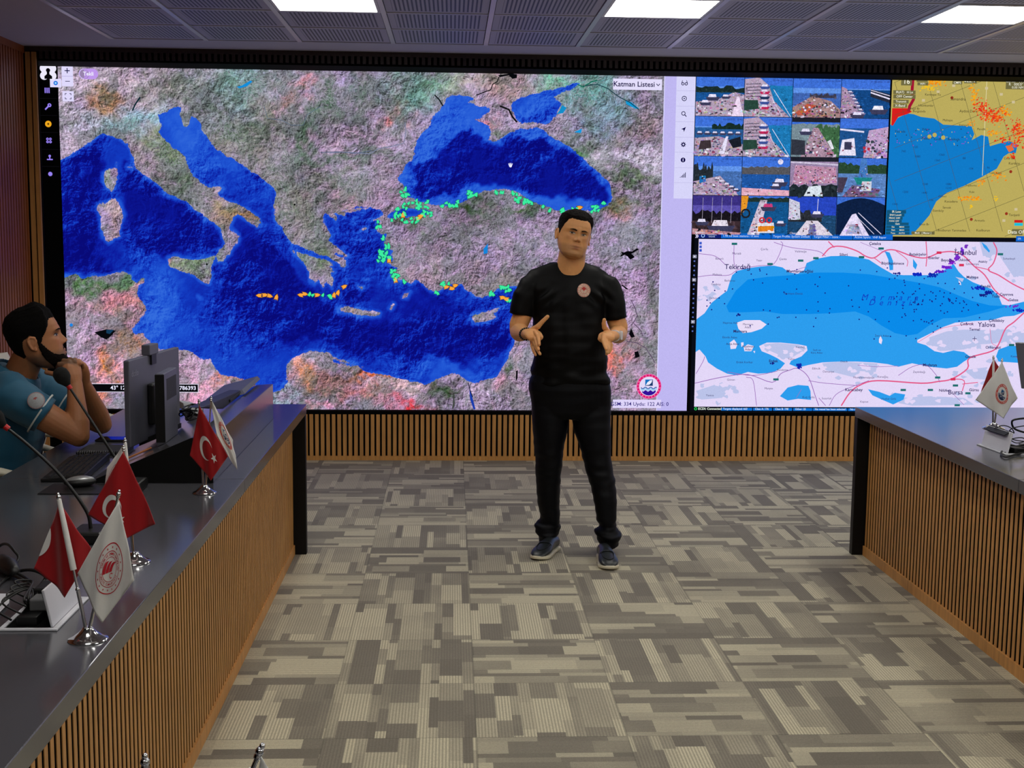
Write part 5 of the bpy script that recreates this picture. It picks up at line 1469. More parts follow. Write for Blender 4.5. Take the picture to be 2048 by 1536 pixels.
# nearest of all, only the tips show
e, tp = flag_stand(None, 0, [(290, 1524, 0.0), (520, 1503, 0.0)], 'flag stand at the bottom edge, only its two chrome tips and white cloth showing', 0.0029, 0.045, loc=(-0.335, 1.36, DZ))
fl = Flag((523, 1512), (600, 1640), (500, 1620), (560, 1740), 1.352, (0, 0, 0, 0), 0.004, 1.4, 0)
fl.build(M_WHT, e)
fl = Flag((290, 1536), (318, 1660), (225, 1680), (280, 1790), 1.375, (0, 0, 0, 0), 0.004, 1.4, 0)
fl.build(M_RED, e)
sleeve(tp, 1, 0.5, 0.93, e, r=0.0065)
sleeve(tp, 0, 0.5, 0.90, e, r=0.0065)

# ------------------------------------------------------------------ things on the left desk
def slope_z(x):     # height of the riser top at x
    xs_, zs_ = [-1.27, -1.13, -0.905, -0.832], [DZ, 0.832, 0.93, 0.935]
    return float(np.interp(x, xs_, zs_)) if x > -1.27 else DZ


# monitor seen from behind
A_, B_ = Vector((-1.200, 4.70, 0)), Vector((-1.134, 5.25, 0))
e = empty('computer_monitor', (-1.15, 4.98, slope_z(-1.15)), 'dark monitor seen from behind, standing before the seated man', 'monitor')
u = (B_ - A_).normalized()
n = Vector((u.y, -u.x, 0))
R3 = Matrix((u, n, Vector((0, 0, 1)))).transposed()
mid = (A_ + B_) / 2
W_ = (B_ - A_).length
MB().obox(mid + Vector((0, 0, 1.0045)), (W_, 0.022, 0.326), R3).build('housing', M_GPLAST, e, smooth=0, bevel=0.004)
MB().obox(mid - n * 0.012 + Vector((0, 0, 1.002)), (W_ - 0.02, 0.002, 0.315), R3).build('screen', mat('dark glass', (8, 9, 12), 0.1), e, smooth=0)
MB().obox(mid + n * 0.024 + Vector((0, 0, 0.98)), (0.20, 0.028, 0.16), R3).build('rear_bulge', M_BPLAST, e, smooth=0, bevel=0.008)
q = MB()
q.obox(mid + n * 0.046 + Vector((0, 0, 0.955)), (0.06, 0.018, 0.16), R3)
q.build('stand_neck', M_BPLAST, e, smooth=0, bevel=0.003)
zb = slope_z(-1.11)
MB().hexa([mid + n * a + u * b + Vector((0, 0, slope_z((mid + n * a).x) + c)) for c in (0.012, 0.032) for a, b in ((-.025, -.10), (.075, -.10), (.075, .10), (-.025, .10))]).build('stand_base', M_BPLAST, e, smooth=0)
v_, f_ = text2d('dcdo', 0.034, space=1.05)
mesh_obj('maker_mark', [tuple(A_ + u * (0.055 + x) + n * 0.0125 + Vector((0, 0, 1.115 + y))) for x, y in v_], f_, M_GPLAST if False else mat('grey print', (150, 150, 165), 0.4), e, smooth=0)
w3 = A_ + u * 0.24
e2 = empty('webcam', (w3.x, w3.y, 1.1675), 'small square webcam clipped on top of the monitor before the seated man', 'webcam')
MB().obox(w3 + Vector((0, 0, 1.188)) + n * 0.004, (0.095, 0.034, 0.040), R3).build('camera_body', M_GPLAST, e2, smooth=0, bevel=0.003)
MB().obox(w3 + Vector((0, 0, 1.150)) + n * 0.016, (0.050, 0.008, 0.040), R3).build('clip', M_BPLAST, e2, smooth=0)
MB().lathe(w3 + Vector((0, 0, 1.190)) - n * 0.013, [(0.010, 0), (0.010, 0.004), (0.006, 0.005)], 16, M=(-n).to_track_quat('Z', 'Y').to_matrix()).build('lens', M_BPLAST, e2)
# slim computer upright beside it
e = empty('mini_computer', (-1.068, 4.77, slope_z(-1.068)), 'slim upright black computer case leaning by the monitor back', 'computer')
zc = slope_z(-1.055)
MB().hexa([(-1.086, 4.66, zc - 0.012), (-1.054, 4.66, zc + 0.001), (-1.054, 4.88, zc + 0.001), (-1.086, 4.88, zc - 0.012), (-1.086, 4.66, 1.124), (-1.054, 4.66, 1.124), (-1.054, 4.88, 1.124), (-1.086, 4.88, 1.124)]).build('case', M_GPLAST, e, smooth=0, bevel=0.003)
MB().box(-1.0545, -1.0535, 4.70, 4.865, 1.02, 1.10).build('vent_panel', mat('matt dark grey', (40, 40, 44), 0.6), e, smooth=0)
MB().box(-1.087, -1.053, 4.6585, 4.66, zc + .004, 1.12).build('front_face', M_BPLAST, e, smooth=0)

# keyboard
e = empty('keyboard', (-1.37, 4.63, DZ), 'black keyboard between mouse and seated man', 'keyboard')
R_k = Matrix.Rotation(math.radians(4), 3, 'Z')
def K(x, y, z): return Vector((-1.37, 4.63, DZ)) + R_k @ Vector((x, y, z))
MB().hexa([K(a, b, c) for c, dz in ((0.001, 0), (1, 1)) for a, b in ()] or [K(-.075, -.225, .001), K(.075, -.225, .001), K(.075, .225, .001), K(-.075, .225, .001), K(-.075, -.225, .012), K(.075, -.225, .024), K(.075, .225, .024), K(-.075, .225, .012)]).build('keyboard_body', M_BPLAST, e, smooth=0, bevel=0.003)
q = MB()
for r_ in range(6):
    x = -.060 + r_ * .022
    for k_ in range(21):
        y = -.205 + k_ * .0202
        if k_ in (15, 18) and r_ > 0 and k_ == 18: continue
        h = .012 + (x + .075) / .15 * .012
        q.hexa([K(x, y, h), K(x + .018, y, h + .0015), K(x + .018, y + .0165, h + .0015), K(x, y + .0165, h), K(x + .002, y + .002, h + .005), K(x + .016, y + .002, h + .0062), K(x + .016, y + .0145, h + .0062), K(x + .002, y + .0145, h + .005)])
q.build('keys', mat('black keycaps', (20, 20, 22), 0.5), e, smooth=0)
# mouse pad, mouse
props(MB().box(-1.375, -1.175, 4.20, 4.365, DZ + .0005, DZ + .003).build('mouse_pad', M_BPLAST, smooth=0, origin=(-1.25, 4.28, DZ)), 'flat black mouse pad lying under the silver mouse', 'mouse pad')
e = empty('computer_mouse', (-1.27, 4.325, DZ + .003), 'silver and black computer mouse in front of the keyboard', 'mouse')
Rm = Matrix.Rotation(math.radians(-65), 3, 'Z')
q = MB().ball(Vector((-1.27, 4.325, DZ + .018)), (.030, .054, .018), 20, 12, M=Rm)
q.build('mouse_body', M_BPLAST, e, smooth=80)
MB().ball(Vector((-1.27, 4.325, DZ + .0215)), (.026, .050, .0175), 20, 12, M=Rm).build('mouse_cover', M_SILVER, e, smooth=80)
# gooseneck microphones
def gooseneck(base, pts, tip_dir, label):
    b = P3(base[0], base[1], Z=DZ)
    e = empty('gooseneck_microphone', tuple(b), label, 'microphone', 'gooseneck microphones')
    MB().box(b.x - .045, b.x + .045, b.y - .06, b.y + .06, DZ + .001, DZ + .035).build('base', M_BPLAST, e, smooth=0, bevel=0.008)
    P = [b + Vector((0, 0, .03))] + [P3(u_, v_, Y=b.y + d) for u_, v_, d in pts]
    sp3 = [Vector(p) for p in spline(P, 8)]
    q = MB().tube(sp3, [0.0058 - 0.0018 * i / len(sp3) for i in range(len(sp3))], 12)
    q.build('neck', M_BPLAST, e, smooth=60)
    d = Vector(tip_dir).normalized()
    t_ = sp3[-1]
    MB().tube([t_ - d * .006, t_ + d * .012], 0.0085, 14, round_ends=False).build('light_ring', mat('red ring', (190, 20, 24), 0.4), e, smooth=50)
    rs = [(0.009, .008), (.015, .018), (.0245, .032), (.027, .045), (.0255, .060), (.017, .072), (.006, .077)]
    MB().lathe(t_, rs, 24, M=d.to_track_quat('Z', 'Y').to_matrix()).build('windscreen', mat('black foam', (9, 9, 9), 0.95, bump=0.6, bscale=900), e, smooth=60)
gooseneck((262, 980), [(228, 912, 0), (203, 873, 0), (170, 822, .02), (139, 775, .03)], (-.5, -.05, .85), 'gooseneck microphone bending towards the seated man, foam tip by his fists')
gooseneck((183, 1080), [(172, 1020, 0), (120, 950, .0), (60, 893, .02), (14, 856, .03)], (-.75, -.05, .65), 'gooseneck microphone nearer than the keyboard, with red ring at left edge')
# telephone with picture on its glass, ring-bound notebook, pencil
e = empty('smartphone', (-1.41, 5.30, DZ), 'smartphone lying flat by the elbow, its glass mirroring the screen', 'phone')
MB().box(-1.475, -1.335, 5.24, 5.33, DZ + .001, DZ + .009).build('phone_body', M_BPLAST, e, smooth=0, bevel=0.003)
MB().box(-1.470, -1.340, 5.245, 5.325, DZ + .0092, DZ + .0096).build('glass', mat('mirror dark glass', (10, 10, 14), 0.04, spec=1.0, coat=1.0), e, smooth=0)
e = empty('notebook', (-1.36, 5.02, DZ), 'black spiral notebook between keyboard and smartphone', 'notebook')
MB().box(-1.46, -1.28, 4.93, 5.10, DZ + .001, DZ + .012).build('cover', M_BPLAST, e, smooth=0)
MB().box(-1.455, -1.285, 4.935, 5.095, DZ + .012, DZ + .0145).build('page', mat('dark page', (40, 38, 38), 0.7), e, smooth=0)
q = MB()
for k_ in range(20):
    x = -1.452 + k_ * .0088
    q.tube([(x, 4.93 + .006 * math.cos(a), DZ + .010 + .008 * math.sin(a)) for a in np.linspace(-.6, PI + .9, 9)], .0011, 6)
q.build('spiral_binding', M_SILVER, e, smooth=60)
pc = mat('cedar pencil', (180, 110, 60), 0.5)
o = MB().tube([(-1.245, 4.60, slope_z(-1.245) + .009), (-1.10, 4.64, slope_z(-1.10) + .008)], .0038, 6).build('pencil', pc, smooth=0, origin=(-1.26, 4.66, DZ))
props(o, 'orange pencil lying at the foot of the monitor', 'pencil')
# low touch console on the crest of the riser
e = empty('touch_console', (-0.97, 5.45, slope_z(-0.97)), 'low black touch console tilted on the desk riser behind the first flags', 'console')
fA = [P3(404, 815, X=-.93), P3(447, 836, X=-.93), P3(489, 791, X=-.93), P3(483, 780, X=-.93)]
MB().prism([(p.y, max(p.z, slope_z(-.93) + .004)) for p in fA], -.985, -.93, 'x').build('console_body', M_BPLAST, e, smooth=0, bevel=0.003)
pA = [P3(490, 788, X=-.90), P3(521, 758, X=-.90), P3(515, 752, X=-.925), P3(484, 779, X=-.925)]
pb = [p + Vector((-.16, .0, -.045)) for p in pA]
MB().hexa([pA[0], pA[1], pb[1], pb[0], pA[3], pA[2], pb[2], pb[3]]).build('display_panel', M_GPLAST, e, smooth=0, bevel=0.003)
MB().box(-.975, -.925, 5.30, 5.60, .9315, .942).build('foot', M_BPLAST, e, smooth=0)
# folded papers and cable knot behind the monitor
pm = mat('grey white card', (170, 172, 176), 0.6)
a_, b_, c_, d_ = P3(366, 806, X=-1.14), P3(397, 811, X=-1.07), P3(396, 829, X=-1.065), P3(371, 822, X=-1.12)
q = MB().hexa([d_, c_, c_ + Vector((-.05, .10, 0)), d_ + Vector((-.05, .10, 0)), a_, b_, b_ + Vector((-.05, .10, 0)), a_ + Vector((-.05, .10, 0))])
sz_ = slope_z(-1.08)
zt_ = min(c_.z, d_.z) + .005
q.hexa([(x_, y_, slope_z(x_) + .003) for x_, y_ in ((-1.13, a_.y + .01), (-1.07, a_.y + .01), (-1.07, a_.y + .08), (-1.13, a_.y + .08))] + [(x_, y_, zt_) for x_, y_ in ((-1.13, a_.y + .01), (-1.07, a_.y + .01), (-1.07, a_.y + .08), (-1.13, a_.y + .08))])
o = q.build('card_box', pm, smooth=0, origin=(-1.09, a_.y, sz_))
props(o, 'pale grey card box behind the computer case on the riser', 'box')


def cable(label, pts, r=.004, name='cable', group=None, origin=None):
    sp3 = [Vector(p) for p in spline(pts, 8)]
    o = MB().tube(sp3, r, 8).build(name, M_CABLE, smooth=60, origin=tuple(origin or pts[0]))
    props(o, label, 'cable', group)
    return o


rc = random.Random(4)
def knot(c, n_, rx, ry, rz, floor_):
    out = []
    for k_ in range(n_):
        a = rc.uniform(0, 2 * PI)
        out.append((c[0] + rx * math.cos(k_ * 1.9 + a * .3), c[1] + ry * math.sin(k_ * 1.9 + a * .3), max(floor_(c[0]) + .006, c[2] + rz * math.sin(k_ * 1.1 + a))))
    return out
cable('tangle of black cable between computer case and red flag', knot((-1.035, 5.03, slope_z(-1.0) + .02), 14, .030, .07, .04, lambda x: slope_z(-.98) + .006), .0035)
cable('thin black cable tangled behind the slim computer case', knot((-1.04, 4.98, slope_z(-1.0) + .03), 12, .025, .05, .04, lambda x: slope_z(-.98) + .006), .0028)
# flip-up socket boxes
def socket_box(c, ang, label, mirror=1):
    e = empty('desk_socket_box', c, label, 'socket box', 'flip up desk socket boxes')
    Rz = Matrix.Rotation(ang, 3, 'Z')
    def T(x, y, z): return Vector(c) + Rz @ Vector((x * mirror, y, z))
    def hb(x0, x1, y0, y1, z0, z1_, m=None): return [T(*p_) for p_ in ((x0, y0, z0), (x1, y0, z0), (x1, y1, z0), (x0, y1, z0), (x0, y0, z1_), (x1, y0, z1_), (x1, y1, z1_), (x0, y1, z1_))]
    q = MB()
    for a in ((-.065, .065, -.125, -.113), (-.065, .065, .113, .125), (-.065, -.055, -.113, .113), (.052, .065, -.113, .113)): q.hexa(hb(*a, 0.0005, .005))
    q.build('frame', M_WPLAST, e, smooth=0, bevel=0.001)
    MB().hexa(hb(-.055, .052, -.113, .113, .0006, .0018)).build('well', M_BLACKB, e, smooth=0)
    q = MB().hexa([T(.046, -.11, .004), T(.052, -.11, .004), T(.052, .11, .004), T(.046, .11, .004), T(.028, -.11, .088), T(.034, -.11, .090), T(.034, .11, .090), T(.028, .11, .088)])
    q.build('lid', M_WPLAST, e, smooth=0, bevel=0.002)
    MB().hexa([T(.0415, -.10, .012), T(.0455, -.10, .012), T(.0455, .10, .012), T(.0415, .10, .012), T(.026, -.10, .078), T(.0285, -.10, .080), T(.0285, .10, .080), T(.026, .10, .078)]).build('brush_strip', M_BPLAST, e, smooth=0)
    q = MB()
    for k_ in range(3): q.hexa(hb(-.035, .010, -.09 + .065 * k_, -.04 + .065 * k_, .002, .022))
    q.build('socket_block', M_BPLAST, e, smooth=0, bevel=0.002)
    return e, T
b0 = P3(120, 1257, Z=DZ); b1 = P3(174, 1202, Z=DZ)
dd = (b1 - b0)
an = math.atan2(dd.y, dd.x) - PI / 2
cx3 = (b0 + b1) / 2 + Vector((-math.cos(an), -math.sin(an), 0)) * .065
e, T = socket_box((cx3.x, cx3.y, DZ), an, 'open white socket box on the left desk behind the nearest flag stand')
MB().hexa([T(-.02, -.05, .022), T(.02, -.05, .022), T(.02, .0, .022), T(-.02, .0, .022), T(-.02, -.05, .05), T(.02, -.05, .05), T(.02, .0, .05), T(-.02, .0, .05)]).build('plug', mat('grey plug', (96, 96, 98), 0.5), e, smooth=0, bevel=.004)
MB().hexa([T(-.03, .01, .022), T(.02, .01, .022), T(.02, .08, .022), T(-.03, .08, .022), T(-.03, .01, .058), T(.02, .01, .058), T(.02, .08, .058), T(-.03, .08, .058)]).build('power_adapter', M_BPLAST, e, smooth=0, bevel=.004)
MB().hexa([T(-.02, .085, .03), T(.01, .085, .03), T(.01, .10, .03), T(-.02, .10, .03), T(-.02, .085, .05), T(.01, .085, .05), T(.01, .10, .05), T(-.02, .10, .05)]).build('yellow_tag', mat('yellow label', (190, 170, 30), 0.6), e, smooth=0)
for k_ in range(5):
    pts = [tuple(T(-.05 + .02 * k_, -.08 + .03 * k_, .012)), tuple(T(-.09, -.05 + .03 * k_, .03 + .006 * k_)), tuple(T(-.06, .02 + .02 * k_, .05)), tuple(T(-.02, .04 - .03 * k_, .045 + .004 * k_)), tuple(T(-.03, -.06 + .01 * k_, .024))]
    cable(['black lead curling out of the left socket box, lowest', 'black lead over the socket box rim', 'black lead crossing the power adapter', 'thin black lead beside the yellow label', 'black lead near the raised white lid'][k_], pts, .0026 - .0003 * (k_ % 3), 'power_lead', 'leads in the left socket box')
# double-ended plug and its cable at the left edge
def dk(u_, v_, h=.006):
    p_ = P3(u_, v_, Z=DZ + h)
    return tuple(p_)
e = empty('power_plug', dk(20, 1135, 0), 'black power plug with prongs lying at the left edge of the desk', 'plug')
MB().tube([dk(5, 1122, .022), dk(16, 1132, .024), dk(28, 1143, .022)], [(.018, .018), (.025, .022), (.016, .016)], 14, round_ends=True).build('plug_body', M_BPLAST, e, smooth=60)
MB().tube([dk(26, 1140, .022), dk(62, 1164, .010)], .0042, 8).build('prong', M_BPLAST, e)
MB().tube([dk(22, 1147, .016), dk(56, 1166, .010)], .0042, 8).build('prong', M_BPLAST, e)
cable('black cable looping above the power plug', [dk(-6, 1098, .01), dk(4, 1089, .03), dk(16, 1089, .04), dk(28, 1101, .035), dk(37, 1113, .02), dk(34, 1124, .012), dk(24, 1132, .02)], .0038)
cable('black cable from power plug towards the socket box', [dk(26, 1148, .012), dk(45, 1141, .022), dk(68, 1141, .03), dk(90, 1152, .02), dk(86, 1164, .008), dk(68, 1184, .008), dk(50, 1204, .012)], .0042)
cable('black cable leaving the frame beneath the power plug', [dk(-10, 1178, .006), dk(6, 1162, .006), dk(20, 1150, .01)], .0035)
props(MB().hexa([dk(0, 1187, .001), dk(20, 1187, .001), dk(18, 1206, .001), dk(-4, 1228, .001), dk(0, 1187, .006), dk(20, 1187, .006), dk(18, 1206, .006), dk(-4, 1228, .006)]).build('paper_slip', M_WPLAST, smooth=0, origin=dk(8, 1200, 0)), 'pale slip of card at the left edge beside the socket box', 'card')
# ------------------------------------------------------------------ things on the right desk
b0 = P3(1957, 891, Z=DZ); b1 = P3(2007, 909, Z=DZ)
dd = b1 - b0
an = math.atan2(dd.y, dd.x) + PI / 2
cx3 = (b0 + b1) / 2 + Vector((math.cos(an), math.sin(an), 0)) * .065
e, T = socket_box((cx3.x, cx3.y, DZ), an, 'open white socket box on the right desk before the flag stand', -1)
MB().hexa([T(.0535, -.085, .072), T(.0275, -.085, .0895), T(.0275, .085, .0895), T(.0535, .085, .072)] + [T(.0545, -.085, .076), T(.029, -.085, .0915), T(.029, .085, .0915), T(.0545, .085, .076)]).build('dark_edge_strip', M_BPLAST, e, smooth=0)
def rk(u_, v_, Yd=5.05): return tuple(P3(u_, v_, Y=Yd))
RC = ['thick black cable looping nearest on the right desk', 'thin black cable arching towards the flag stand', 'black cable coiled under the right monitor', 'thin black cable rising behind the socket lid', 'black cable knotted at the right edge', 'black cable running along the right socket box']
for k_, pts in enumerate([[(2060, 888), (2030, 893), (2008, 900), (2002, 908), (2012, 914), (2035, 908), (2060, 905)], [(1988, 857), (2006, 851), (2022, 856), (2028, 866), (2018, 862), (2016, 872), (2030, 880), (2060, 884)], [(2060, 836), (2036, 838), (2024, 843), (2030, 858), (2060, 868)], [(2060, 850), (2026, 856), (2018, 866), (2020, 878), (2034, 886), (2060, 880)], [(2060, 896), (2022, 890), (2014, 886), (2024, 878), (2046, 876), (2060, 890)], [(2010, 905), (2020, 896), (2030, 902), (2044, 898), (2060, 900)]]):
    pp = []
    for j, (u_, v_) in enumerate(pts):
        p_ = Vector(rk(u_, v_, 5.12 - .02 * k_ + .02 * math.sin(j * 2 + k_)))
        if p_.z < DZ + .006: p_ = P3(u_, v_, Z=DZ + .006)
        pp.append(tuple(p_))
    cable(RC[k_], pp, .0042 if k_ in (0, 2) else .0022, 'cable', 'cables on the right desk')
e = empty('computer_monitor', (2.62, 5.30, DZ), 'monitor cut by the right edge of the view, seen from behind', 'monitor')
tl, bl = P3(2030, 685, Y=5.30), P3(2042, 777, Y=5.26)
q = MB().hexa([bl, bl + Vector((.34, -.36, .0)), bl + Vector((.36, -.34, .0)), bl + Vector((.02, .02, 0)), tl, tl + Vector((.34, -.36, .0)), tl + Vector((.36, -.34, 0)), tl + Vector((.02, .02, 0))])
q.build('housing', M_GPLAST, e, smooth=0, bevel=0.003)
bb = P3(2037, 884, Y=5.20)
MB().hexa([(bb.x + .01, 5.12, DZ + .012), (bb.x + .10, 5.04, DZ + .012), (bb.x + .12, 5.07, DZ + .012), (bb.x + .03, 5.15, DZ + .012), (bb.x + .02, 5.14, bl.z + .05), (bb.x + .11, 5.05, bl.z + .05), (bb.x + .13, 5.08, bl.z + .05), (bb.x + .04, 5.17, bl.z + .05)]).build('stand_neck', M_GPLAST, e, smooth=0)
MB().box(bb.x, bb.x + .22, 5.0, 5.2, DZ + .0005, DZ + .012).build('stand_base', M_GPLAST, e, smooth=0, bevel=0.003)

# ------------------------------------------------------------------ office chairs
M_WLEA = mat('white leather', (208, 202, 184), 0.45, var=0.05, bump=0.08, bscale=500)


def chair(loc, rz, label, arms=True, zk=1.0):
    e = empty('office_chair', loc, label, 'office chair', 'white leather office chairs', rz)
    # local frame: the sitter looks along +x
    L = MB()
    def part(name, q, m, smooth=50, bevel=0.0):
        o = q.build(name, m, None, smooth=smooth, bevel=bevel)
        o.parent = e
        return o
    q = MB()
    for i in range(1): q.rings([[(0.26 * c_ * s_, 0.25 * d_ * s_, z_) for c_, d_ in [(max(-.96, min(.96, 1.12 * math.cos(a))), max(-.96, min(.96, 1.12 * math.sin(a)))) for a in [2 * PI * j / 28 for j in range(28)]]] for z_, s_ in ((.335, .90), (.345, .98), (.37, 1.0), (.395, .98), (.408, .90), (.411, .5))])
    part('seat', q, M_WLEA)
    q = MB()
    rs = []
    for k_ in range(9):
        z_ = .54 + .50 * k_ / 8
        w_ = .235 + .015 * math.sin(PI * k_ / 8) if k_ < 8 else .21
        xc = -.24 - .10 * (k_ / 8) ** 1.4
        th = .035 if 0 < k_ < 8 else .02
        rs.append([(xc + th * math.sin(a) - .05 * math.cos(a) ** 2 * -1, w_ * math.cos(a) * (1 if abs(math.cos(a)) < .9 else .98), z_) for a in [2 * PI * j / 28 for j in range(28)]])
    q.rings(rs)
    part('backrest', q, M_WLEA)
    part('back_bracket', MB().tube([(-.12, 0, .325), (-.27, 0, .345), (-.295, 0, .62)], (.012, .03), 12), M_CHROME)
    part('column', MB().tube([(0, 0, .09), (0, 0, .26)], .028, 16).tube([(0, 0, .26), (0, 0, .338)], .018, 16), M_CHROME)
    q = MB()
    for k_ in range(5):
        a = k_ * 2 * PI / 5
        q.tube([(0, 0, .10), (.16 * math.cos(a), .16 * math.sin(a), .095), (.30 * math.cos(a), .30 * math.sin(a), .07)], [.026, .020, .013], 10)
    part('star_base', q, M_CHROME)
    for k_ in range(5):
        a = k_ * 2 * PI / 5
        part('castor', MB().ball((.30 * math.cos(a), .30 * math.sin(a), .031), (.031, .031, .031), 14, 8), M_BPLAST)
    if arms:
        for s_ in (-1, 1):
            ar = part('armrest', MB().tube([(-.20, s_ * .29, .70), (-.05, s_ * .295, .715), (.16, s_ * .29, .705), (.22, s_ * .28, .69)], [(.022, .014), (.030, .016), (.030, .016), (.020, .012)], 14, round_ends=True), M_WLEA)
            part('armrest_support', MB().tube([(-.18, s_ * .25, .355), (-.16, s_ * .29, .56), (-.12, s_ * .29, .70)], .012, 10).tube([(.16, s_ * .29, .695), (.14, s_ * .29, .56), (.02, s_ * .25, .35)], .012, 10), M_CHROME)
    return e
# ------------------------------------------------------------------ people
def skin_mat(name, k=1.0):
    t = NT(name)
    a = t.n('Attribute', attribute_name='skin')
    co = t.n('TexCoord').outputs['Object']
    nz = t.noise(co, 60, 4, 0.6)
    mul = t.n('VectorMath', {0: a.outputs['Color'], 'Scale': t.m_('MULTIPLY_ADD', nz, 0.22, 0.89)}, operation='SCALE').outputs[0]
    p = t.n('BsdfPrincipled', {'Base Color': mul, 'Roughness': 0.5, 'Specular IOR Level': 0.4, 'Subsurface Weight': 0.12, 'Subsurface Scale': 0.008})
    b = t.n('Bump', {'Strength': 0.15, 'Distance': 0.002, 'Height': t.noise(co, 700, 3, 0.6)})
    t.set(p.inputs['Normal'], b.outputs[0])
    t.t.links.new(p.outputs[0], t.out.inputs[0])
    return t.m
M_SKIN = skin_mat('skin')


class Head:
    """head in its own frame: -y is forward, z up, origin mid-head; k scales it"""
    Z = [-.120, -.112, -.098, -.078, -.055, -.035, -.015, .005, .025, .050, .075, .095, .110, .118]
    W = [.024, .042, .0555, .0640, .0685, .0710, .0725, .0745, .0755, .0765, .073, .062, .042, .016]
    Fr = [-.070, -.090, -.098, -.096, -.0945, -.0935, -.091, -.088, -.0945, -.094, -.085, -.068, -.042, -.014]
    Bk = [-.030, -.006, .020, .046, .066, .080, .090, .096, .099, .098, .090, .075, .048, .018]

    def __init__(s, pos, M, k=1.0, wide=1.0, nose=1.0):
        s.pos, s.M, s.k, s.wide, s.nose = Vector(pos), M, k, wide, nose

    def sec(s, z):
        return [float(np.interp(z, s.Z, q)) for q in (s.W, s.Fr, s.Bk)]

    def pt(s, a, z, off=0.0):
        """a: angle from the face (0) round the left side"""
        w, f, b = s.sec(z)
        w *= s.wide
        yc = f * 0.35 + b * 0.65 if False else (f + b) / 2 + .005
        ca, sa = math.cos(a), math.sin(a)
        e_ = 2.25
        rx = w
        ry = (yc - f) if ca > 0 else (b - yc)
        rr_ = (abs(sa) ** e_ + abs(ca) ** e_) ** (-1 / e_)
        x, y = rx * sa * rr_, yc - ry * ca * rr_
        if ca > 0:
            y -= s.face(x, z) * min(1, ca * 2.2)
        n_ = Vector((sa / rx, -ca / ry, 0)).normalized()
        return Vector((x, y, z)) + n_ * off

    def face(s, x, z):
        def g(x0, z0, sx, sz): return math.exp(-((x - x0) / sx) ** 2 - ((z - z0) / sz) ** 2)
        ax = abs(x)
        d = 0.0
        # nose: ridge widening to the tip
        if -.045 < z < .04:
            u = max(0, min(1, (.028 - z) / .052))
            amt = (.004 + .022 * u ** 1.15) * s.nose
            if z < -.024: amt *= max(0, 1 - ((-.024 - z) / .011) ** 2)
            d += amt * math.exp(-(x / (.0075 + .0055 * u)) ** 2)
        d += .0090 * math.exp(-((ax - .0130) / .0060) ** 2 - ((z + .029) / .0068) ** 2)
        d -= .0105 * math.exp(-((ax - .031) / .0155) ** 2 - ((z - .008) / .0105) ** 2)
        d += .0045 * math.exp(-((ax - .031) / .0125) ** 2 - ((z - .006) / .0065) ** 2)
        d += .0050 * math.exp(-((ax - .028) / .020) ** 2 - ((z - .027) / .0065) ** 2)
        d += .0050 * math.exp(-((ax - .046) / .018) ** 2 - ((z + .012) / .016) ** 2)
        d += .0048 * math.exp(-(x / .020) ** 2 - ((z + .0575) / .0048) ** 2)
        d += .0058 * math.exp(-(x / .017) ** 2 - ((z + .0700) / .0052) ** 2)
        d -= .0042 * math.exp(-(x / .023) ** 2 - ((z + .0637) / .0022) ** 2)
        d += .0030 * math.exp(-(x / .032) ** 2 - ((z + .062) / .020) ** 2)
        d -= .0030 * math.exp(-(x / .020) ** 2 - ((z + .082) / .0055) ** 2)
        d += .0065 * math.exp(-(x / .020) ** 2 - ((z + .100) / .0120) ** 2)
        d -= .0020 * math.exp(-((ax - .030 - (z + .03) * -.35) / .006) ** 2 - ((z + .045) / .018) ** 2)
        return d

    def wp(s, p): return s.pos + s.M @ (Vector(p) * s.k)

    def add(s, mb, nr=84, nc=96):
        zs = [-.120 + .238 * i / (nr - 1) for i in range(nr)]
        mb.rings([[s.wp(s.pt(2 * PI * j / nc, z)) for j in range(nc)] for z in zs])
        for sd_ in (-1, 1):      # ears
            c = Vector((sd_ * .0745 * s.wide, .008, -.006))
            loop = [(0, .006, .030), (0, -.010, .024), (0, -.013, .008), (0, -.008, -.006), (0, -.006, -.022), (0, .004, -.031), (0, .012, -.020), (0, .018, 0), (0, .020, .016), (0, .014, .028), (0, .006, .030)]
            mb.tube([s.wp(c + Vector((sd_ * (.0045 + .30 * max(0, q[1])), q[1] * .90, q[2] * .84))) for q in loop], [.0046 * s.k] * 11, 8)
            mb.ball(s.wp(c + Vector((sd_ * .003, .004, .002))), (.0060 * s.k, .0150 * s.k, .0250 * s.k), 14, 8, M=s.M)
            mb.ball(s.wp(c + Vector((sd_ * .008, -.003, -.024))), (.0048 * s.k, .007 * s.k, .009 * s.k), 12, 7, M=s.M)

    def shell(s, mask_thick, nr=120, nc=150, jitter=0.0, seed=1):
        """hair or beard: the part of the head grid where mask_thick(angle, z) gives a thickness"""
        rn = random.Random(seed)
        zs = [-.120 + .238 * i / (nr - 1) for i in range(nr)]
        idx, v, f = {}, [], []
        th = {}
        for i, z in enumerate(zs):
            for j in range(nc):
                a = 2 * PI * j / nc
                if a > PI: a -= 2 * PI
                th[i, j] = mask_thick(a, z)
        def vid(i, j):
            j %= nc
            if (i, j) not in idx:
                t_ = th[i, j]
                a = 2 * PI * j / nc
                up = max(0, zs[i] - .05) / .07
                h_ = t_ if t_ > 0 else -.0025
                p = s.pt(a, zs[i], h_ * (1 - .45 * up))
                p.z += max(0, h_) * up * 1.0
                if jitter and t_ > 0:
                    nn = mnoise.noise(Vector((p.x * 120, p.y * 60, p.z * 120 + seed))) + .6 * mnoise.noise(Vector((p.x * 300, p.y * 140, p.z * 300)))
                    p += Vector((p.x, p.y, p.z)).normalized() * nn * jitter * min(1, t_ / .006)
                idx[i, j] = len(v)
                v.append(s.wp(p))
            return idx[i, j]
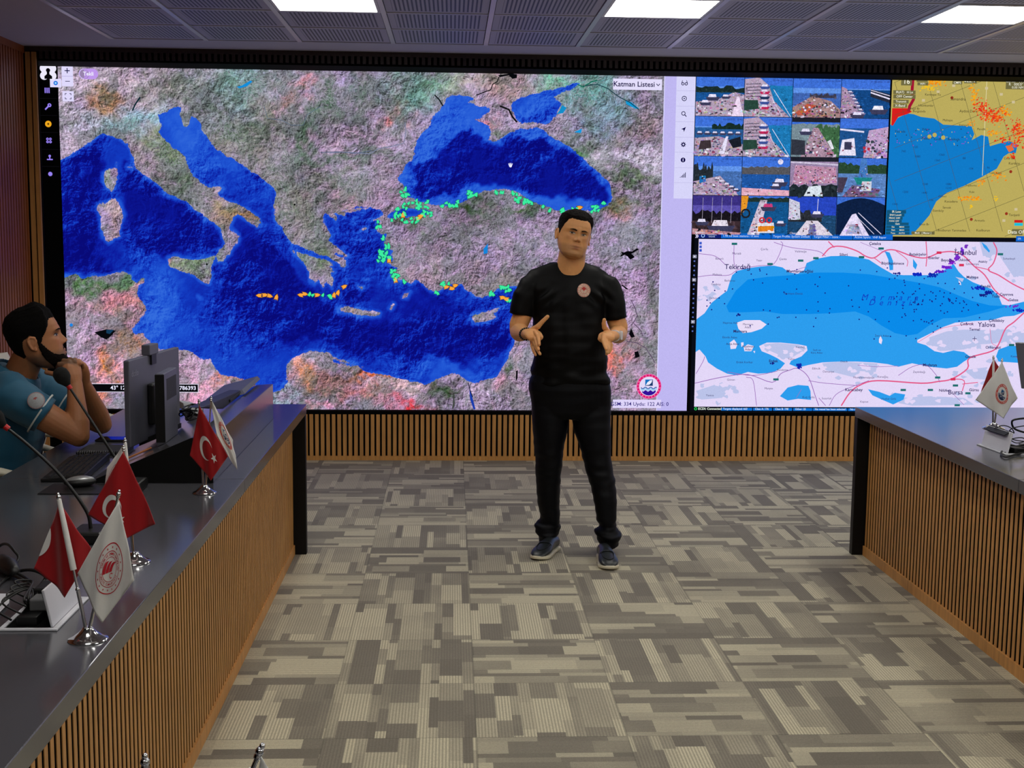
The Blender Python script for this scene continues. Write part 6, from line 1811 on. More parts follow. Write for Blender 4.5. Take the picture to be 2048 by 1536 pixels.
        for i in range(nr - 1):
            for j in range(nc):
                if max(th[i, j], th[i, (j + 1) % nc], th[i + 1, j], th[i + 1, (j + 1) % nc]) > 0:
                    f.append((vid(i, j), vid(i, j + 1), vid(i + 1, j + 1), vid(i + 1, j)))
        if th[nr - 1, 0] > 0 or True:
            top = [vid(nr - 1, j) for j in range(nc)]
            if any(th[nr - 1, j] > 0 for j in range(nc)): f.append(tuple(top))
        # keep the one connected piece
        par = list(range(len(v)))
        def find(q):
            while par[q] != q:
                par[q] = par[par[q]]
                q = par[q]
            return q
        for q in f:
            for w_ in q[1:]: par[find(w_)] = find(q[0])
        cnt = {}
        for q in f: cnt[find(q[0])] = cnt.get(find(q[0]), 0) + 1
        best = max(cnt, key=cnt.get)
        f = [q for q in f if find(q[0]) == best]
        used = sorted({w_ for q in f for w_ in q})
        mp_ = {o_: i for i, o_ in enumerate(used)}
        return [v[o_] for o_ in used], [tuple(mp_[w_] for w_ in q) for q in f]

    def patch(s, pts, off):
        """2d outline (x, z) laid on the face"""
        out = []
        for x, z in pts:
            w, f, b = s.sec(z)
            lo, hi = -1.45, 1.45
            for _ in range(26):
                mid_ = (lo + hi) / 2
                if s.pt(mid_, z).x < x: lo = mid_
                else: hi = mid_
            p = s.pt((lo + hi) / 2, z)
            out.append(s.wp(Vector((p.x, p.y - off, p.z))))
        return out

    def inv(s, V):
        """world points -> head frame (numpy)"""
        Mi = np.array(s.M.transposed())
        return ((V - np.array(s.pos)) @ Mi.T) / s.k


def eyes(h, parent, gaze=(0.0, 0.0), openness=1.0, white=(205, 195, 188), iris=(62, 40, 26), sides=(-1, 1)):
    mw, mi_, mp_, ml = mat('eye white', white, 0.25, var=0.02), mat('brown iris', iris, 0.2), mat('pupil', (6, 5, 5), 0.1), mat('dark lashes', (30, 20, 16), 0.7)
    for sd_ in sides:
        cx_, cz_ = sd_ * .031, .0065
        hw, hh = .0145, .0052 * openness
        n_ = 16
        ol = [(cx_ + hw * math.cos(2 * PI * j / n_), cz_ + hh * math.sin(2 * PI * j / n_) * (1.15 if math.sin(2 * PI * j / n_) > 0 else .8) + .0012 * sd_ * math.cos(2 * PI * j / n_)) for j in range(n_)]
        def conv(pts, o_):
            w_ = h.patch(pts, o_)
            return w_
        c0 = h.patch([(cx_, cz_)], .0040)[0]
        o = mesh_obj('eye', conv(ol, .0012) + [c0], [(j, (j + 1) % n_, n_) for j in range(n_)], mw, parent, smooth=80)
        ix, iz = cx_ + gaze[0], cz_ + gaze[1]
        def clip(pts): return [(x, max(cz_ - hh * .85, min(cz_ + hh * 1.0, z))) for x, z in pts]
        ir = clip(disc2d(ix, iz, .0060, 16))
        mesh_obj('iris', conv(ir, .0046) + [h.patch([(ix, iz)], .0052)[0]], [(j, (j + 1) % 16, 16) for j in range(16)], mi_, o, smooth=80)
        pu = clip(disc2d(ix, iz, .0027, 12))
        mesh_obj('pupil', conv(pu, .0056), [tuple(range(12))], mp_, o, smooth=0)
        # upper lid and lashes as one soft dark edge
        up = [(cx_ + hw * 1.08 * math.cos(a), cz_ + hh * 1.25 * math.sin(a) + .0012 * sd_ * math.cos(a)) for a in np.linspace(0.05, PI - .05, 11)]
        MB().tube(h.patch(up, .0020), [.0006 + .0009 * math.sin(PI * i / 10) for i in range(11)], 6).build('eyelash', ml, o, smooth=60)


def brows(h, parent, m, sides=(-1, 1), th=.0042, lift=0.0):
    for sd_ in sides:
        n_ = 9
        up, lo = [], []
        for i in range(n_):
            u_ = i / (n_ - 1)
            x = sd_ * (.0125 + .036 * u_)
            z = .0245 + lift + .0065 * math.sin(u_ * PI * .75) - .0035 * u_
            w_ = th * (1 - .75 * u_ ** 2) * (.75 + .25 * math.sin(u_ * PI))
            up.append((x, z + w_ * .6)); lo.append((x, z - w_ * .6))
        A_, B_ = h.patch(up, .0015), h.patch(lo, .0015)
        C_ = h.patch([((a[0] + b[0]) / 2, (a[1] + b[1]) / 2) for a, b in zip(up, lo)], .0042)
        v = A_ + C_ + B_
        f = []
        for r_ in range(2):
            for i in range(n_ - 1): f.append((r_ * n_ + i, r_ * n_ + i + 1, (r_ + 1) * n_ + i + 1, (r_ + 1) * n_ + i))
        mesh_obj('eyebrow', v, f, m, parent, smooth=80)


def body_mesh(name, mb, voxel, it, h, parent_loc, paint, base):
    V, F, N = fuse(mb, voxel, it)
    o = mesh_obj(name, V, F, M_SKIN, None, smooth=80, origin=parent_loc)
    C = np.tile(np.array(lin(base)), (len(V), 1))
    L = h.inv(V)
    C = paint(L, V, C)
    at_ = o.data.color_attributes.new('skin', 'FLOAT_COLOR', 'POINT')
    at_.data.foreach_set('color', np.concatenate([C, np.ones((len(C), 1))], 1).astype(np.float32).ravel())
    return o


def paint_face(stub, lip=(150, 78, 66), beard=None, flush=(176, 104, 76)):
    def f(L, V, C):
        x, y, z = L[:, 0], L[:, 1], L[:, 2]
        near = (np.abs(z) < .13) & (np.abs(x) < .10) & (np.abs(y) < .13)
        fr = near & (y < 0)
        def mixc(w, c):
            w = np.clip(w, 0, 1)[:, None]
            return C * (1 - w) + np.array(lin(c)) * w
        g = lambda x0, z0, sx, sz: np.exp(-((np.abs(x) - x0) / sx) ** 2 - ((z - z0) / sz) ** 2) * fr
        C = mixc(g(0, -.0575, .0215, .0042) * .75 * (z < -.053), lip)
        C = mixc(g(0, -.0700, .0185, .0048) * .9, lip)
        C = mixc(g(0, -.0636, .0225, .0021) * .95, (62, 24, 20))
        C = mixc(g(.040, -.018, .018, .014) * .35, flush)
        C = mixc(g(0, -.024, .014, .012) * .3, flush)
        C = mixc(g(.0085, -.0345, .0035, .0022) * .8, (70, 34, 26))
        C = mixc(g(.031, .0150, .017, .0045) * .5, (112, 66, 46))
        C = mixc(g(.031, .0005, .015, .0030) * .4, (124, 74, 54))
        C = mixc(g(.029, .0250, .018, .0045) * .5, (84, 56, 40))
        C = mixc(g(.030, -.004, .014, .004) * .25, (140, 88, 64))
        jaw = np.clip((-.045 - z) / .02, 0, 1) * near * np.clip((z + .128) / .02, 0, 1) * np.clip((.055 - y) / .03, 0, 1) * (y < .045) * np.clip(1 - np.exp(-((x / .021) ** 2 + ((z + .064) / .011) ** 2)), 0, 1)
        C = mixc(jaw * stub, (104, 82, 66))
        C = mixc(g(0, -.046, .022, .005) * stub * .8, (104, 82, 66))
        return C
    return f


def hand(mb, joints, palm):
    """joints: list of finger chains [(point, radius)...]; palm: list of (point, (ra, rb)) from wrist to knuckles"""
    mb.tube([p for p, r in palm], [r for p, r in palm], 16, round_ends=True, ref=palm[0][2] if len(palm[0]) > 2 else (0, 0, 1))
    for ch in joints:
        pts = [Vector(p) for p, r in ch]
        mb.tube(pts, [r for p, r in ch], 12, round_ends=True)
        for p, r in ch[1:-1]: mb.ball(p, r * 1.06, 10, 7)


def cloth_folds(V, N, fn):
    return V + N * fn(V)[:, None]


def fnoise(V, s, sd_=0.0):
    return np.array([mnoise.noise(Vector((a * s[0] + sd_, b * s[1], c * s[2]))) for a, b, c in V])


def garment(name, mb, voxel, it, m, parent, fold=None, **kw):
    V, F, N = fuse(mb, voxel, it)
    if fold is not None: V = cloth_folds(V, N, fold)
    return mesh_obj(name, V, F, m, parent, smooth=80, **kw)


M_TEE = mat('black jersey', (2, 2, 4), 0.55, var=0.12, scale=200, bump=0.06, bscale=1200, spec=0.16)
M_TROU = mat('dark navy suiting', (3, 4, 10), 0.55, var=0.15, scale=300, bump=0.05, bscale=900, spec=0.16)
M_SHOE = mat('blue black leather', (34, 38, 40), 0.32, var=0.15, scale=60, bump=0.08, bscale=300)
M_SOLE = mat('cream rubber sole', (208, 200, 176), 0.6)
M_HAIR = mat('dark hair', (18, 12, 9), 0.8, spec=0.12, var=0.35, scale=150, bump=0.8, bscale=420, stretch=(1, 0.35, 1))
M_BROW = mat('dark brow hair', (50, 34, 24), 0.95, var=0.3, spec=0.1)

# ---- the standing man --------------------------------------------------
YM = 6.42
Q = lambda u, v, d=0.0: P3(u, v, Y=YM + d)
hc = Q(1147.5, 471, -0.02)
RM = Matrix.Rotation(math.radians(11), 3, 'Y') @ Matrix.Rotation(math.radians(9), 3, 'Z') @ Matrix.Rotation(math.radians(-3), 3, 'X')
H1 = Head(hc, RM, 0.96, 1.13, 1.05)
root = Vector((hc.x, YM, 0))
mb = MB()
H1.add(mb)
nb, nt = Q(1139, 548, .03), Q(1145, 505, .02)
mb.tube([nb + Vector((0, .01, -.06)), nb, Q(1142, 528, .02), nt, nt + Vector((0, 0, .05))], [(.095, .080), (.080, .072), (.0715, .068), (.068, .066), (.060, .060)], 28)
# torso core hidden under the shirt
mb.tube([Q(1137, 800, .04), Q(1137, 700, .04), Q(1135, 620, .04), Q(1137, 565, .04), Q(1139, 552, .03)], [(.11, .09), (.12, .09), (.12, .09), (.10, .075), (.06, .055)], 20)
# arms: shoulder, elbow, wrist
eL, wL = Q(1037, 664, .02), Q(1052, 668, -.215)
eR, wR = Q(1237, 668, .02), Q(1228, 672, -.215)
for sh_, el, wr, sx in ((Q(1058, 578, .03), eL, wL, -1), (Q(1219, 577, .03), eR, wR, 1)):
    mb.tube([sh_, sh_.lerp(el, .3), sh_.lerp(el, .6), el + Vector((0, 0, .035)), el + Vector((0, -.004, .006))], [(.056, .056), (.055, .055), (.050, .050), (.048, .048), (.046, .046)], 20, round_ends=True)
    mb.tube([el + Vector((0, .012, 0)), el.lerp(wr, .2), el.lerp(wr, .45), el.lerp(wr, .75), wr], [(.044, .044), (.048, .047), (.043, .042), (.033, .030), (.0285, .024)], 20, round_ends=True)
# right hand (left in the picture): palm half turned to the viewer, thumb up, fingers pointing out and down
def F(*a): return [(Q(u, v, d), r) for u, v, d, r in a]
palm = [(wL, (.029, .025)), (Q(1059, 667, -.25), (.040, .025)), (Q(1066, 669, -.285), (.048, .024)), (Q(1070, 675, -.305), (.046, .021))]
hand(mb, [F((1062, 661, -.25, .0145), (1076, 653, -.275, .0135), (1086, 642, -.285, .0108), (1095, 633.5, -.290, .0098)),
          F((1070, 664, -.30, .0110), (1075.5, 671, -.345, .0098), (1077.5, 681, -.372, .0088), (1078.5, 689, -.388, .0080)),
          F((1068, 670, -.30, .0112), (1072, 680, -.345, .0100), (1074, 691, -.372, .0090), (1077, 699, -.390, .0081)),
          F((1066, 676, -.30, .0106), (1069, 688, -.338, .0094), (1074, 699, -.362, .0085), (1080, 708, -.378, .0076)),
          F((1063, 681, -.29, .0096), (1064, 692, -.320, .0084), (1067, 702, -.338, .0074), (1071, 710, -.350, .0067))], palm)
# left hand (right in the picture)
palm = [(wR, (.029, .025)), (Q(1220, 672, -.25), (.038, .026)), (Q(1214, 672, -.285), (.045, .024)), (Q(1212, 678, -.305), (.043, .021))]
hand(mb, [F((1216, 664, -.25, .0145), (1209, 655, -.275, .0130), (1207.5, 647, -.285, .0108), (1208.5, 640, -.290, .0098)),
          F((1207, 670, -.30, .0110), (1206.5, 682, -.345, .0098), (1210, 692, -.372, .0088), (1213, 699, -.388, .0080)),
          F((1211, 674, -.30, .0112), (1212, 686, -.345, .0100), (1214, 696, -.372, .0090), (1214, 705, -.390, .0081)),
          F((1215, 678, -.30, .0106), (1218, 689, -.338, .0094), (1217.5, 699, -.362, .0085), (1213.5, 708, -.378, .0076)),
          F((1219, 681, -.29, .0096), (1223, 690, -.320, .0084), (1222, 699, -.338, .0074), (1218, 706, -.350, .0067))], palm)
# legs under the trousers
for hip, knee, ank in ((Q(1105, 800, .04), Q(1100, 930, .03), Q(1096, 1060, .06)), (Q(1172, 800, .04), Q(1200, 935, .0), Q(1217, 1072, -.06))):
    mb.tube([hip, hip.lerp(knee, .5), knee, knee.lerp(ank, .5), ank, ank + Vector((0, 0, -.05))], [.07, .065, .05, .042, .030, .028], 14, round_ends=True)
p1 = body_mesh('person', mb, 0.0028, 2, H1, tuple(root), paint_face(.36), (226, 162, 104))
props(p1, 'standing person in black T-shirt and dark trousers, both hands raised while talking', 'person')
eyes(H1, p1, (-.002, -.0008), .68)
brows(H1, p1, M_BROW, th=.0070, lift=-.0028)

def man_hair(a, z):
    d = abs(math.degrees(a))
    zb = float(np.interp(d, [0, 18, 30, 42, 52, 62, 72, 80, 92, 108, 125, 180], [.078, .079, .082, .074, .052, .030, .004, -.006, .026, .010, -.030, -.062]))
    m_ = z - zb + .0030 * mnoise.noise(Vector((a * 14, z * 90, 0)))
    if m_ <= 0: return -1
    top = max(0, (z - .045) / .05)
    tt = .0016 + min(1, top) ** 1.3 * (.013 + .008 * max(0, math.cos(a)))
    return min(tt, .0006 + m_ * .50)
v, f = H1.shell(man_hair, jitter=.0022)
mesh_obj('hair', v, f, M_HAIR, p1, smooth=70)

# T-shirt
mb = MB()
def ring_px(xa, xb, v, depth, d=.04, dyf=0.0, n=40, e_=2.5):
    a, b = Q(xa, v, d), Q(xb, v, d)
    c = (a + b) / 2 + Vector((0, dyf, 0))
    rx = (b.x - a.x) / 2
    out = []
    for j in range(n):
        t_ = 2 * PI * j / n
        ca, sa = math.cos(t_), math.sin(t_)
        k_ = (abs(ca) ** e_ + abs(sa) ** e_) ** (-1 / e_)
        out.append(c + Vector((rx * ca * k_, depth * sa * k_, 0)))
    return out
mb.rings([ring_px(1062, 1218, 764, .120, dyf=-.005), ring_px(1064, 1215, 750, .124, dyf=-.005), ring_px(1066, 1213, 720, .128, dyf=-.010), ring_px(1067, 1211, 690, .130, dyf=-.012), ring_px(1066, 1210, 655, .126, dyf=-.006), ring_px(1064, 1211, 625, .122), ring_px(1060, 1213, 600, .118), ring_px(1056, 1216, 578, .106), ring_px(1052, 1220, 561, .090, e_=2.2), ring_px(1053, 1219, 550, .078, e_=2.1), ring_px(1061, 1211, 541, .066, e_=2.), ring_px(1080, 1191, 531.5, .060, dyf=.006, e_=2.), ring_px(1100, 1170, 524, .060, dyf=.010, e_=2.)])
for pts in ([(1074, 562, .03), (1061, 570, .03), (1049, 592, .025), (1044, 618, .02), (1042, 630, .02)], [(1200, 562, .03), (1213, 570, .03), (1224, 594, .025), (1229, 622, .02), (1230.5, 637, .02)]):
    P_ = [Q(*p) for p in pts]
    mb.tube(P_, [(.046, .052), (.058, .060), (.062, .064), (.058, .063), (.0585, .063)], 24)
def tee_fold(V):
    n1 = fnoise(V, (16, 9, 7), 3)
    z = V[:, 2]
    low = np.clip((1.12 - z) / .25, 0, 1)
    n2 = fnoise(V, (9, 9, 26), 8)
    xc = V[:, 0] - hc.x
    diag = np.sin((np.abs(xc) * 75 + (z - 1.35) * 90)) * np.exp(-((z - 1.33) / .05) ** 2) * np.exp(-((np.abs(xc) - .13) / .06) ** 2)
    return n1 * .009 + n2 * .013 * (low + .3) + diag * .008
tee = garment('t_shirt', mb, 0.0065, 4, M_TEE, p1, tee_fold)
# ribbed collar
cp = [Q(1139, 549, .0) + Vector((.090 * math.cos(a), .022 + .074 * math.sin(a), .010 + .016 * math.sin(a))) for a in np.linspace(0, 2 * PI, 33)[:-1]]
rs = []
for i, c in enumerate(cp):
    out = (c - (Q(1139, 549, .0) + Vector((0, .02, c.z - Q(1139, 549, 0).z)))).normalized()
    rs.append([c + out * (.0045 * math.cos(t_)) + Vector((0, 0, .011 * math.sin(t_))) for t_ in [2 * PI * j / 8 for j in range(8)]])
# chest badge
bc = Q(1168.5, 581, -.085)
M_BCREAM, M_BRED = mat('cream badge print', (226, 196, 176), 0.6), mat('red badge print', (196, 50, 44), 0.6)
R_ = .034
def surf_y(x, z, V=np.array([tuple(vv.co) for vv in tee.data.vertices])):
    m_ = (np.abs(V[:, 0] + p1.location.x - x) < .009) & (np.abs(V[:, 2] + p1.location.z - z) < .009)
    return float(V[m_, 1].min()) + p1.location.y if m_.any() else bc.y
cy_ = {}
def badge(shapes):
    v, f, mi = [], [], []
    for vs, fs, m_, ly in shapes:
        b = len(v)
        for x, z in vs:
            X, Z = bc.x + x * R_, bc.z + z * R_
            key = (round(X / .004), round(Z / .004))
            if key not in cy_: cy_[key] = surf_y(key[0] * .004, key[1] * .004)
            v.append((X, cy_[key] - .0032 - ly * .0008, Z))
        f += [tuple(b + i for i in q_) for q_ in fs]
        mi += [m_] * len(fs)
    return mesh_obj('chest_badge', v, f, [M_BCREAM, M_BRED], tee, mi=mi, smooth=0)
vv, ff = annulus2d(0, 0, 0.001, 1, 32)
vv2, ff2 = [], []
for r0, r1 in ((0.001, .35), (.35, .7), (.7, 1.)):
    a_, b_ = annulus2d(0, 0, r0, r1, 32)
    ff2 += [tuple(len(vv2) + i for i in q_) for q_ in b_]
    vv2 += a_
sh = [(vv2, ff2, 0, 0)]
a_, b_ = annulus2d(0, 0, .90, .96, 40); sh.append((a_, b_, 1, 1))
a_, b_ = annulus2d(0, 0, .50, .55, 32); sh.append((a_, b_, 1, 1))
for i in range(16):
    if i % 4 != 2 or True:
        st = star2d(.72 * math.cos(2 * PI * i / 16), .72 * math.sin(2 * PI * i / 16), .08)
        sh.append((st, tess(st), 1, 1))
fan = [(-.46, .04), (-.34, .26), (-.16, .42), (.0, .48), (.16, .42), (.34, .26), (.46, .04), (.26, .16), (.14, .04), (.0, -.12), (-.14, .04), (-.26, .16)]
sh.append((fan, tess(fan), 1, 1))
a_, b_ = annulus2d(.0, -.30, .05, .09, 16, .7, 5.5); sh.append((a_, b_, 1, 1))
badge(sh)

# trousers
mb = MB()
mb.rings([ring_px(1066, 1213, 742, .108), ring_px(1057, 1219, 762, .122), ring_px(1056, 1222, 778, .126), ring_px(1061, 1222, 800, .124, e_=2.3), ring_px(1063, 1221, 822, .116, e_=2.2), ring_px(1068, 1216, 834, .095, e_=2.)])
def leg(prof, dd):
    rs = []
    for (xa, xb, v, dep, d) in prof:
        a, b = Q(xa, v, d), Q(xb, v, d)
        c = (a + b) / 2
        rx = (b.x - a.x) / 2
        rs.append([c + Vector((rx * math.cos(t_), dep * math.sin(t_), 0)) for t_ in [2 * PI * j / 32 for j in range(32)]])
    mb.rings(rs)
leg([(1062, 1140, 800, .10, .04), (1063, 1139, 830, .105, .04), (1067, 1133, 865, .098, .035), (1069, 1127, 900, .088, .03), (1072, 1124, 935, .078, .03), (1073, 1121, 975, .076, .04), (1075, 1119, 1010, .074, .05), (1080, 1119, 1035, .070, .055), (1074, 1121, 1046, .068, .055), (1071, 1121, 1052, .074, .05), (1076, 1116, 1064, .074, .045), (1077, 1111, 1078, .076, .045), (1079, 1109, 1083, .074, .05)], 0)
leg([(1140, 1221, 800, .10, .04), (1142, 1221, 830, .105, .035), (1149, 1221, 865, .098, .02), (1161, 1222, 900, .088, .005), (1171, 1226, 935, .078, -.01), (1181, 1232, 975, .076, -.03), (1188, 1233, 1010, .074, -.045), (1195, 1231, 1040, .070, -.055), (1200, 1229, 1055, .064, -.06), (1193, 1237, 1062, .072, -.065), (1190, 1242, 1070, .078, -.07), (1197, 1238, 1082, .078, -.07), (1203, 1236, 1092, .078, -.07)], 0)
def trou_fold(V):
    n1 = fnoise(V, (12, 10, 5), 1)
    n2 = fnoise(V, (8, 8, 30), 5)
    z = V[:, 2]
    k_ = np.exp(-((z - .10) / .08) ** 2) + .45 * np.exp(-((z - .42) / .12) ** 2) + .3
    n3 = fnoise(V, (14, 14, 55), 9)
    return n1 * .006 + n2 * .009 * k_ + n3 * .010 * np.exp(-((z - .11) / .07) ** 2)
garment('trousers', mb, 0.006, 2, M_TROU, p1, trou_fold)


def shoe(toe, heel, parent, ang_label=None):
    """toe, heel: points on the floor under the outer ends of the sole"""
    t_, h_ = Vector(toe), Vector(heel)
    L = (t_ - h_).length
    u = (t_ - h_).normalized()
    s_ = Vector((u.y, -u.x, 0))
    W_ = [(0, .020), (.03, .031), (.12, .037), (.30, .036), (.45, .040), (.62, .048), (.78, .051), (.90, .044), (.97, .028), (1.0, .014)]
    def outline(k, z0, z1_, grow=0.0):
        n_ = 26
        xs_ = [0.5 - .5 * math.cos(PI * i / n_) for i in range(n_ + 1)]
        def wd(x): return float(np.interp(x, [a for a, b in W_], [b for a, b in W_])) * k + grow
        L_ = [h_ + u * (x * L) + s_ * wd(x) for x in xs_]
        R_ = [h_ + u * (x * L) - s_ * wd(x) for x in reversed(xs_)]
        return [p + Vector((0, 0, 0)) for p in L_ + R_]
    ol = outline(1.0, 0, 0)
    def lv(k, z, toe_up=0.0):
        c = sum(ol, Vector()) / len(ol)
        out = []
        for p in ol:
            x = (p - h_).dot(u) / L
            q_ = c + (p - c) * k
            out.append(q_ + Vector((0, 0, z + toe_up * max(0, x - .75) * .12)))
        return out
    def height(x): return float(np.interp(x, [0, .05, .18, .35, .5, .62, .75, .88, .96, 1.0], [.062, .075, .080, .082, .076, .066, .056, .046, .034, .022]))
    mb_ = MB()
    rs = []
    n_ = 22
    for i in range(n_ + 1):
        x = .005 + .985 * (0.5 - .5 * math.cos(PI * i / n_))
        w_ = float(np.interp(x, [a for a, b in W_], [b for a, b in W_])) * .97
        hh = height(x)
        c = h_ + u * (x * L)
        r_ = []
        for j in range(24):
            a = 2 * PI * j / 24
            ca, sa = math.cos(a), math.sin(a)
            e_ = 2.6
            k_ = (abs(ca) ** e_ + abs(sa) ** e_) ** (-1 / e_)
            zz = .016 + (hh - .016) * (0.5 + .5 * sa * k_)
            taper = 1 - .28 * max(0, sa) ** 2
            r_.append(c + s_ * (w_ * ca * k_ * taper) + Vector((0, 0, zz)))
        rs.append(r_)
    mb_.rings(rs)
    up = mb_.build('shoe', M_SHOE, parent, smooth=60)
    MB().rings([lv(.95, .0008, .25), lv(1.02, .003, .25), lv(1.03, .009, .25), lv(1.025, .015, .25), lv(.98, .018, .25)]).build('sole', M_SOLE, up, smooth=60)
    # apron seam and saddle strap
    def top(x, lat): 
        w_ = float(np.interp(x, [a for a, b in W_], [b for a, b in W_])) * .97
        hh = height(x)
        l_ = max(-1, min(1, lat))
        zz = .016 + (hh - .016) * (0.5 + .5 * max(0, 1 - abs(l_) ** 2.6) ** (1 / 2.6))
        return h_ + u * (x * L) + s_ * (w_ * l_ * .86) + Vector((0, 0, zz + .002))
    MB().tube([top(.56, l_) for l_ in np.linspace(-.95, .95, 13)], (.0105, .0022), 8).build('strap', M_SHOE, up, smooth=60)
    seam = [top(.56 + .31 * math.cos(l_ * PI / 2) ** .7, .74 * math.sin(l_ * PI / 2)) for l_ in np.linspace(-1, 1, 21)]
    MB().tube(seam, .0022, 6).build('apron_seam', M_SHOE, up, smooth=60)
    return up
f1t, f2t = P3(1073, 1122, Z=0), P3(1220.5, 1142, Z=0)
f1t.z = f2t.z = 0
shoe((f1t.x, f1t.y, 0), (f1t.x + .115, f1t.y + .25, 0), p1)
shoe((f2t.x, f2t.y, 0), (f2t.x - .005, f2t.y + .28, 0), p1)
# watch and bead bracelet
d = (wR - eR).normalized()
wc = wR - d * .012
A_, B_, D_ = frame_of(d)
MB().tube([wc - d * .013, wc + d * .013], [(.0335, .0295), (.0335, .0295)], 24).build('wristwatch', mat('white watch strap', (220, 222, 230), 0.4), p1, smooth=60)
MB().obox(wc + Vector((.033, -.006, .004)), (.012, .042, .044)).build('watch_case', mat('white ceramic', (225, 228, 236), 0.2), p1, smooth=0, bevel=0.004)
d = (wL - eL).normalized()
A_, B_, D_ = frame_of(d)
q = MB()
for k_ in range(20):
    a = 2 * PI * k_ / 20
    q.ball(wL + d * .012 + A_ * (.033 * math.cos(a)) + B_ * (.029 * math.sin(a)), .0052, 10, 6)
q.build('bead_bracelet', M_BPLAST, p1, smooth=60)

# ---- the seated man ----------------------------------------------------
YS = 5.15
S_ = lambda u, v, d=0.0: P3(u, v, Y=YS + d)
hs = S_(70, 680)
RS = Matrix.Rotation(math.radians(108), 3, 'Z') @ Matrix.Rotation(math.radians(-11), 3, 'X')
H2 = Head(hs, RS, 1.04, 1.0, 1.0)
root = Vector((S_(-25, 900).x, YS + .05, 0))
mb = MB()
H2.add(mb)
mb.tube([S_(28, 778, .03), S_(38, 755, .02), S_(50, 728, .01), S_(62, 705, 0)], [(.075, .07), (.066, .064), (.062, .062), (.058, .058)], 26, round_ends=True)
hip2 = Vector((root.x - .02, YS + .06, .52))
mb.tube([hip2, Vector((root.x + .0, YS + .06, .72)), S_(2, 850, .05), S_(18, 790, .04)], [(.13, .10), (.12, .10), (.12, .11), (.10, .09)], 20, round_ends=True)
shR2, elR2, wrR2 = S_(22, 792, -.17), S_(157, 872, -.13), S_(150, 766, -.055)
shL2, elL2, wrL2 = S_(75, 775, .22), P3(203, 848, Y=YS + .22), S_(166, 764, .075)
for a, b, c in ((shR2, elR2, wrR2), (shL2, elL2, wrL2)):
    mb.tube([a, a.lerp(b, .35), a.lerp(b, .7), b], [(.060, .060), (.060, .062), (.053, .055), (.043, .043)], 20, round_ends=True)
    mb.tube([b, b.lerp(c, .25), b.lerp(c, .6), c], [(.043, .043), (.046, .046), (.037, .036), (.029, .025)], 20, round_ends=True)
def G(*a): return [(S_(u, v, d), r) for u, v, d, r in a]
# near fist under the chin, back of the hand towards the room
palm = [(wrR2, (.029, .025)), (S_(147, 752, -.05), (.037, .026)), (S_(143, 737, -.04), (.041, .026)), (S_(143, 729, -.03), (.038, .022))]
hand(mb, [G((136, 752, -.06, .0135), (122, 752, -.065, .0120), (108, 748, -.06, .0105), (93, 745, -.055, .0092)),
          G((129, 730, -.055, .0118), (119, 729, -.05, .0108), (116, 735, -.025, .0098), (120, 740, -.005, .0085)),
          G((138, 724, -.048, .0118), (128, 722, -.04, .0110), (124, 730, -.012, .0098), (128, 738, .005, .0085)),
          G((148, 723, -.038, .0114), (140, 719, -.022, .0106), (136, 728, .002, .0094), (140, 736, .015, .0082)),
          G((158, 727, -.028, .0106), (152, 722, -.005, .0096), (148, 729, .014, .0086), (150, 737, .02, .0076))], palm)
palm = [(wrL2, (.029, .025)), (S_(163, 750, .06), (.036, .026)), (S_(158, 738, .045), (.040, .025)), (S_(155, 731, .035), (.037, .021))]
hand(mb, [G((158, 750, .05, .013), (146, 744, .035, .0115), (134, 740, .03, .0105), (124, 736, .03, .0092)),
          G((150, 727, .045, .0115), (142, 721, .03, .0105), (136, 724, .015, .0095), (134, 732, .01, .0085)),
          G((156, 726, .04, .0115), (150, 720, .02, .0105), (144, 722, .0, .0095), (142, 730, -.005, .0085)),
          G((162, 729, .035, .0110), (158, 722, .015, .0100), (152, 723, -.008, .0092), (149, 730, -.015, .0082)),
          G((166, 735, .03, .0100), (163, 727, .008, .0092), (158, 726, -.012, .0084), (155, 732, -.02, .0076))], palm)
knee1, knee2 = Vector((root.x + .42, YS - .06, .50)), Vector((root.x + .42, YS + .20, .50))
for k_ in (knee1, knee2):
    mb.tube([Vector((root.x, k_.y, .52)), k_, Vector((k_.x + .02, k_.y, .46)), Vector((k_.x + .03, k_.y, .12))], [.075, .058, .052, .038], 14, round_ends=True)
p2 = body_mesh('person', mb, 0.003, 2, H2, tuple(root), paint_face(.75, (140, 76, 66)), (170, 112, 74))
props(p2, 'seated person with dark beard and blue-green polo shirt resting chin on folded hands', 'person')
eyes(H2, p2, (0.0, .001), .9, sides=(-1, 1), white=(170, 160, 155))
M_HAIR2 = mat('black hair', (7, 5, 5), 0.8, spec=0.12, var=0.3, scale=150, bump=0.8, bscale=420)
brows(H2, p2, M_HAIR2, th=.0052, lift=-.001)

def hair2(a, z):
    d = abs(math.degrees(a))
    zb = float(np.interp(d, [0, 20, 36, 46, 56, 64, 72, 80, 92, 112, 130, 180], [.074, .074, .076, .066, .040, .018, -.006, -.016, .026, .010, -.050, -.088]))
    m_ = z - zb + .0030 * mnoise.noise(Vector((a * 14, z * 90, 4)))
    if m_ <= 0: return -1
    top = min(1, max(0, (z - .02) / .07))
    tt = .003 + top * (.014 + .014 * max(0, math.cos(a)))
    return min(tt, .0015 + m_ * .6)
v, f = H2.shell(hair2, jitter=.0014, seed=3)
mesh_obj('hair', v, f, M_HAIR2, p2, smooth=70)
def beard2(a, z):
    d = abs(math.degrees(a))
    zt = float(np.interp(d, [0, 14, 22, 30, 45, 58, 68, 76, 82, 90], [-.080, -.080, -.072, -.070, -.068, -.060, -.038, -.004, .0, -.09]))
    if d > 88: return -1
    m_ = zt - z
    if d < 24 and z > -.078: return -1
    if m_ <= 0: return -1
    return min(.0045, .0008 + m_ * .16)
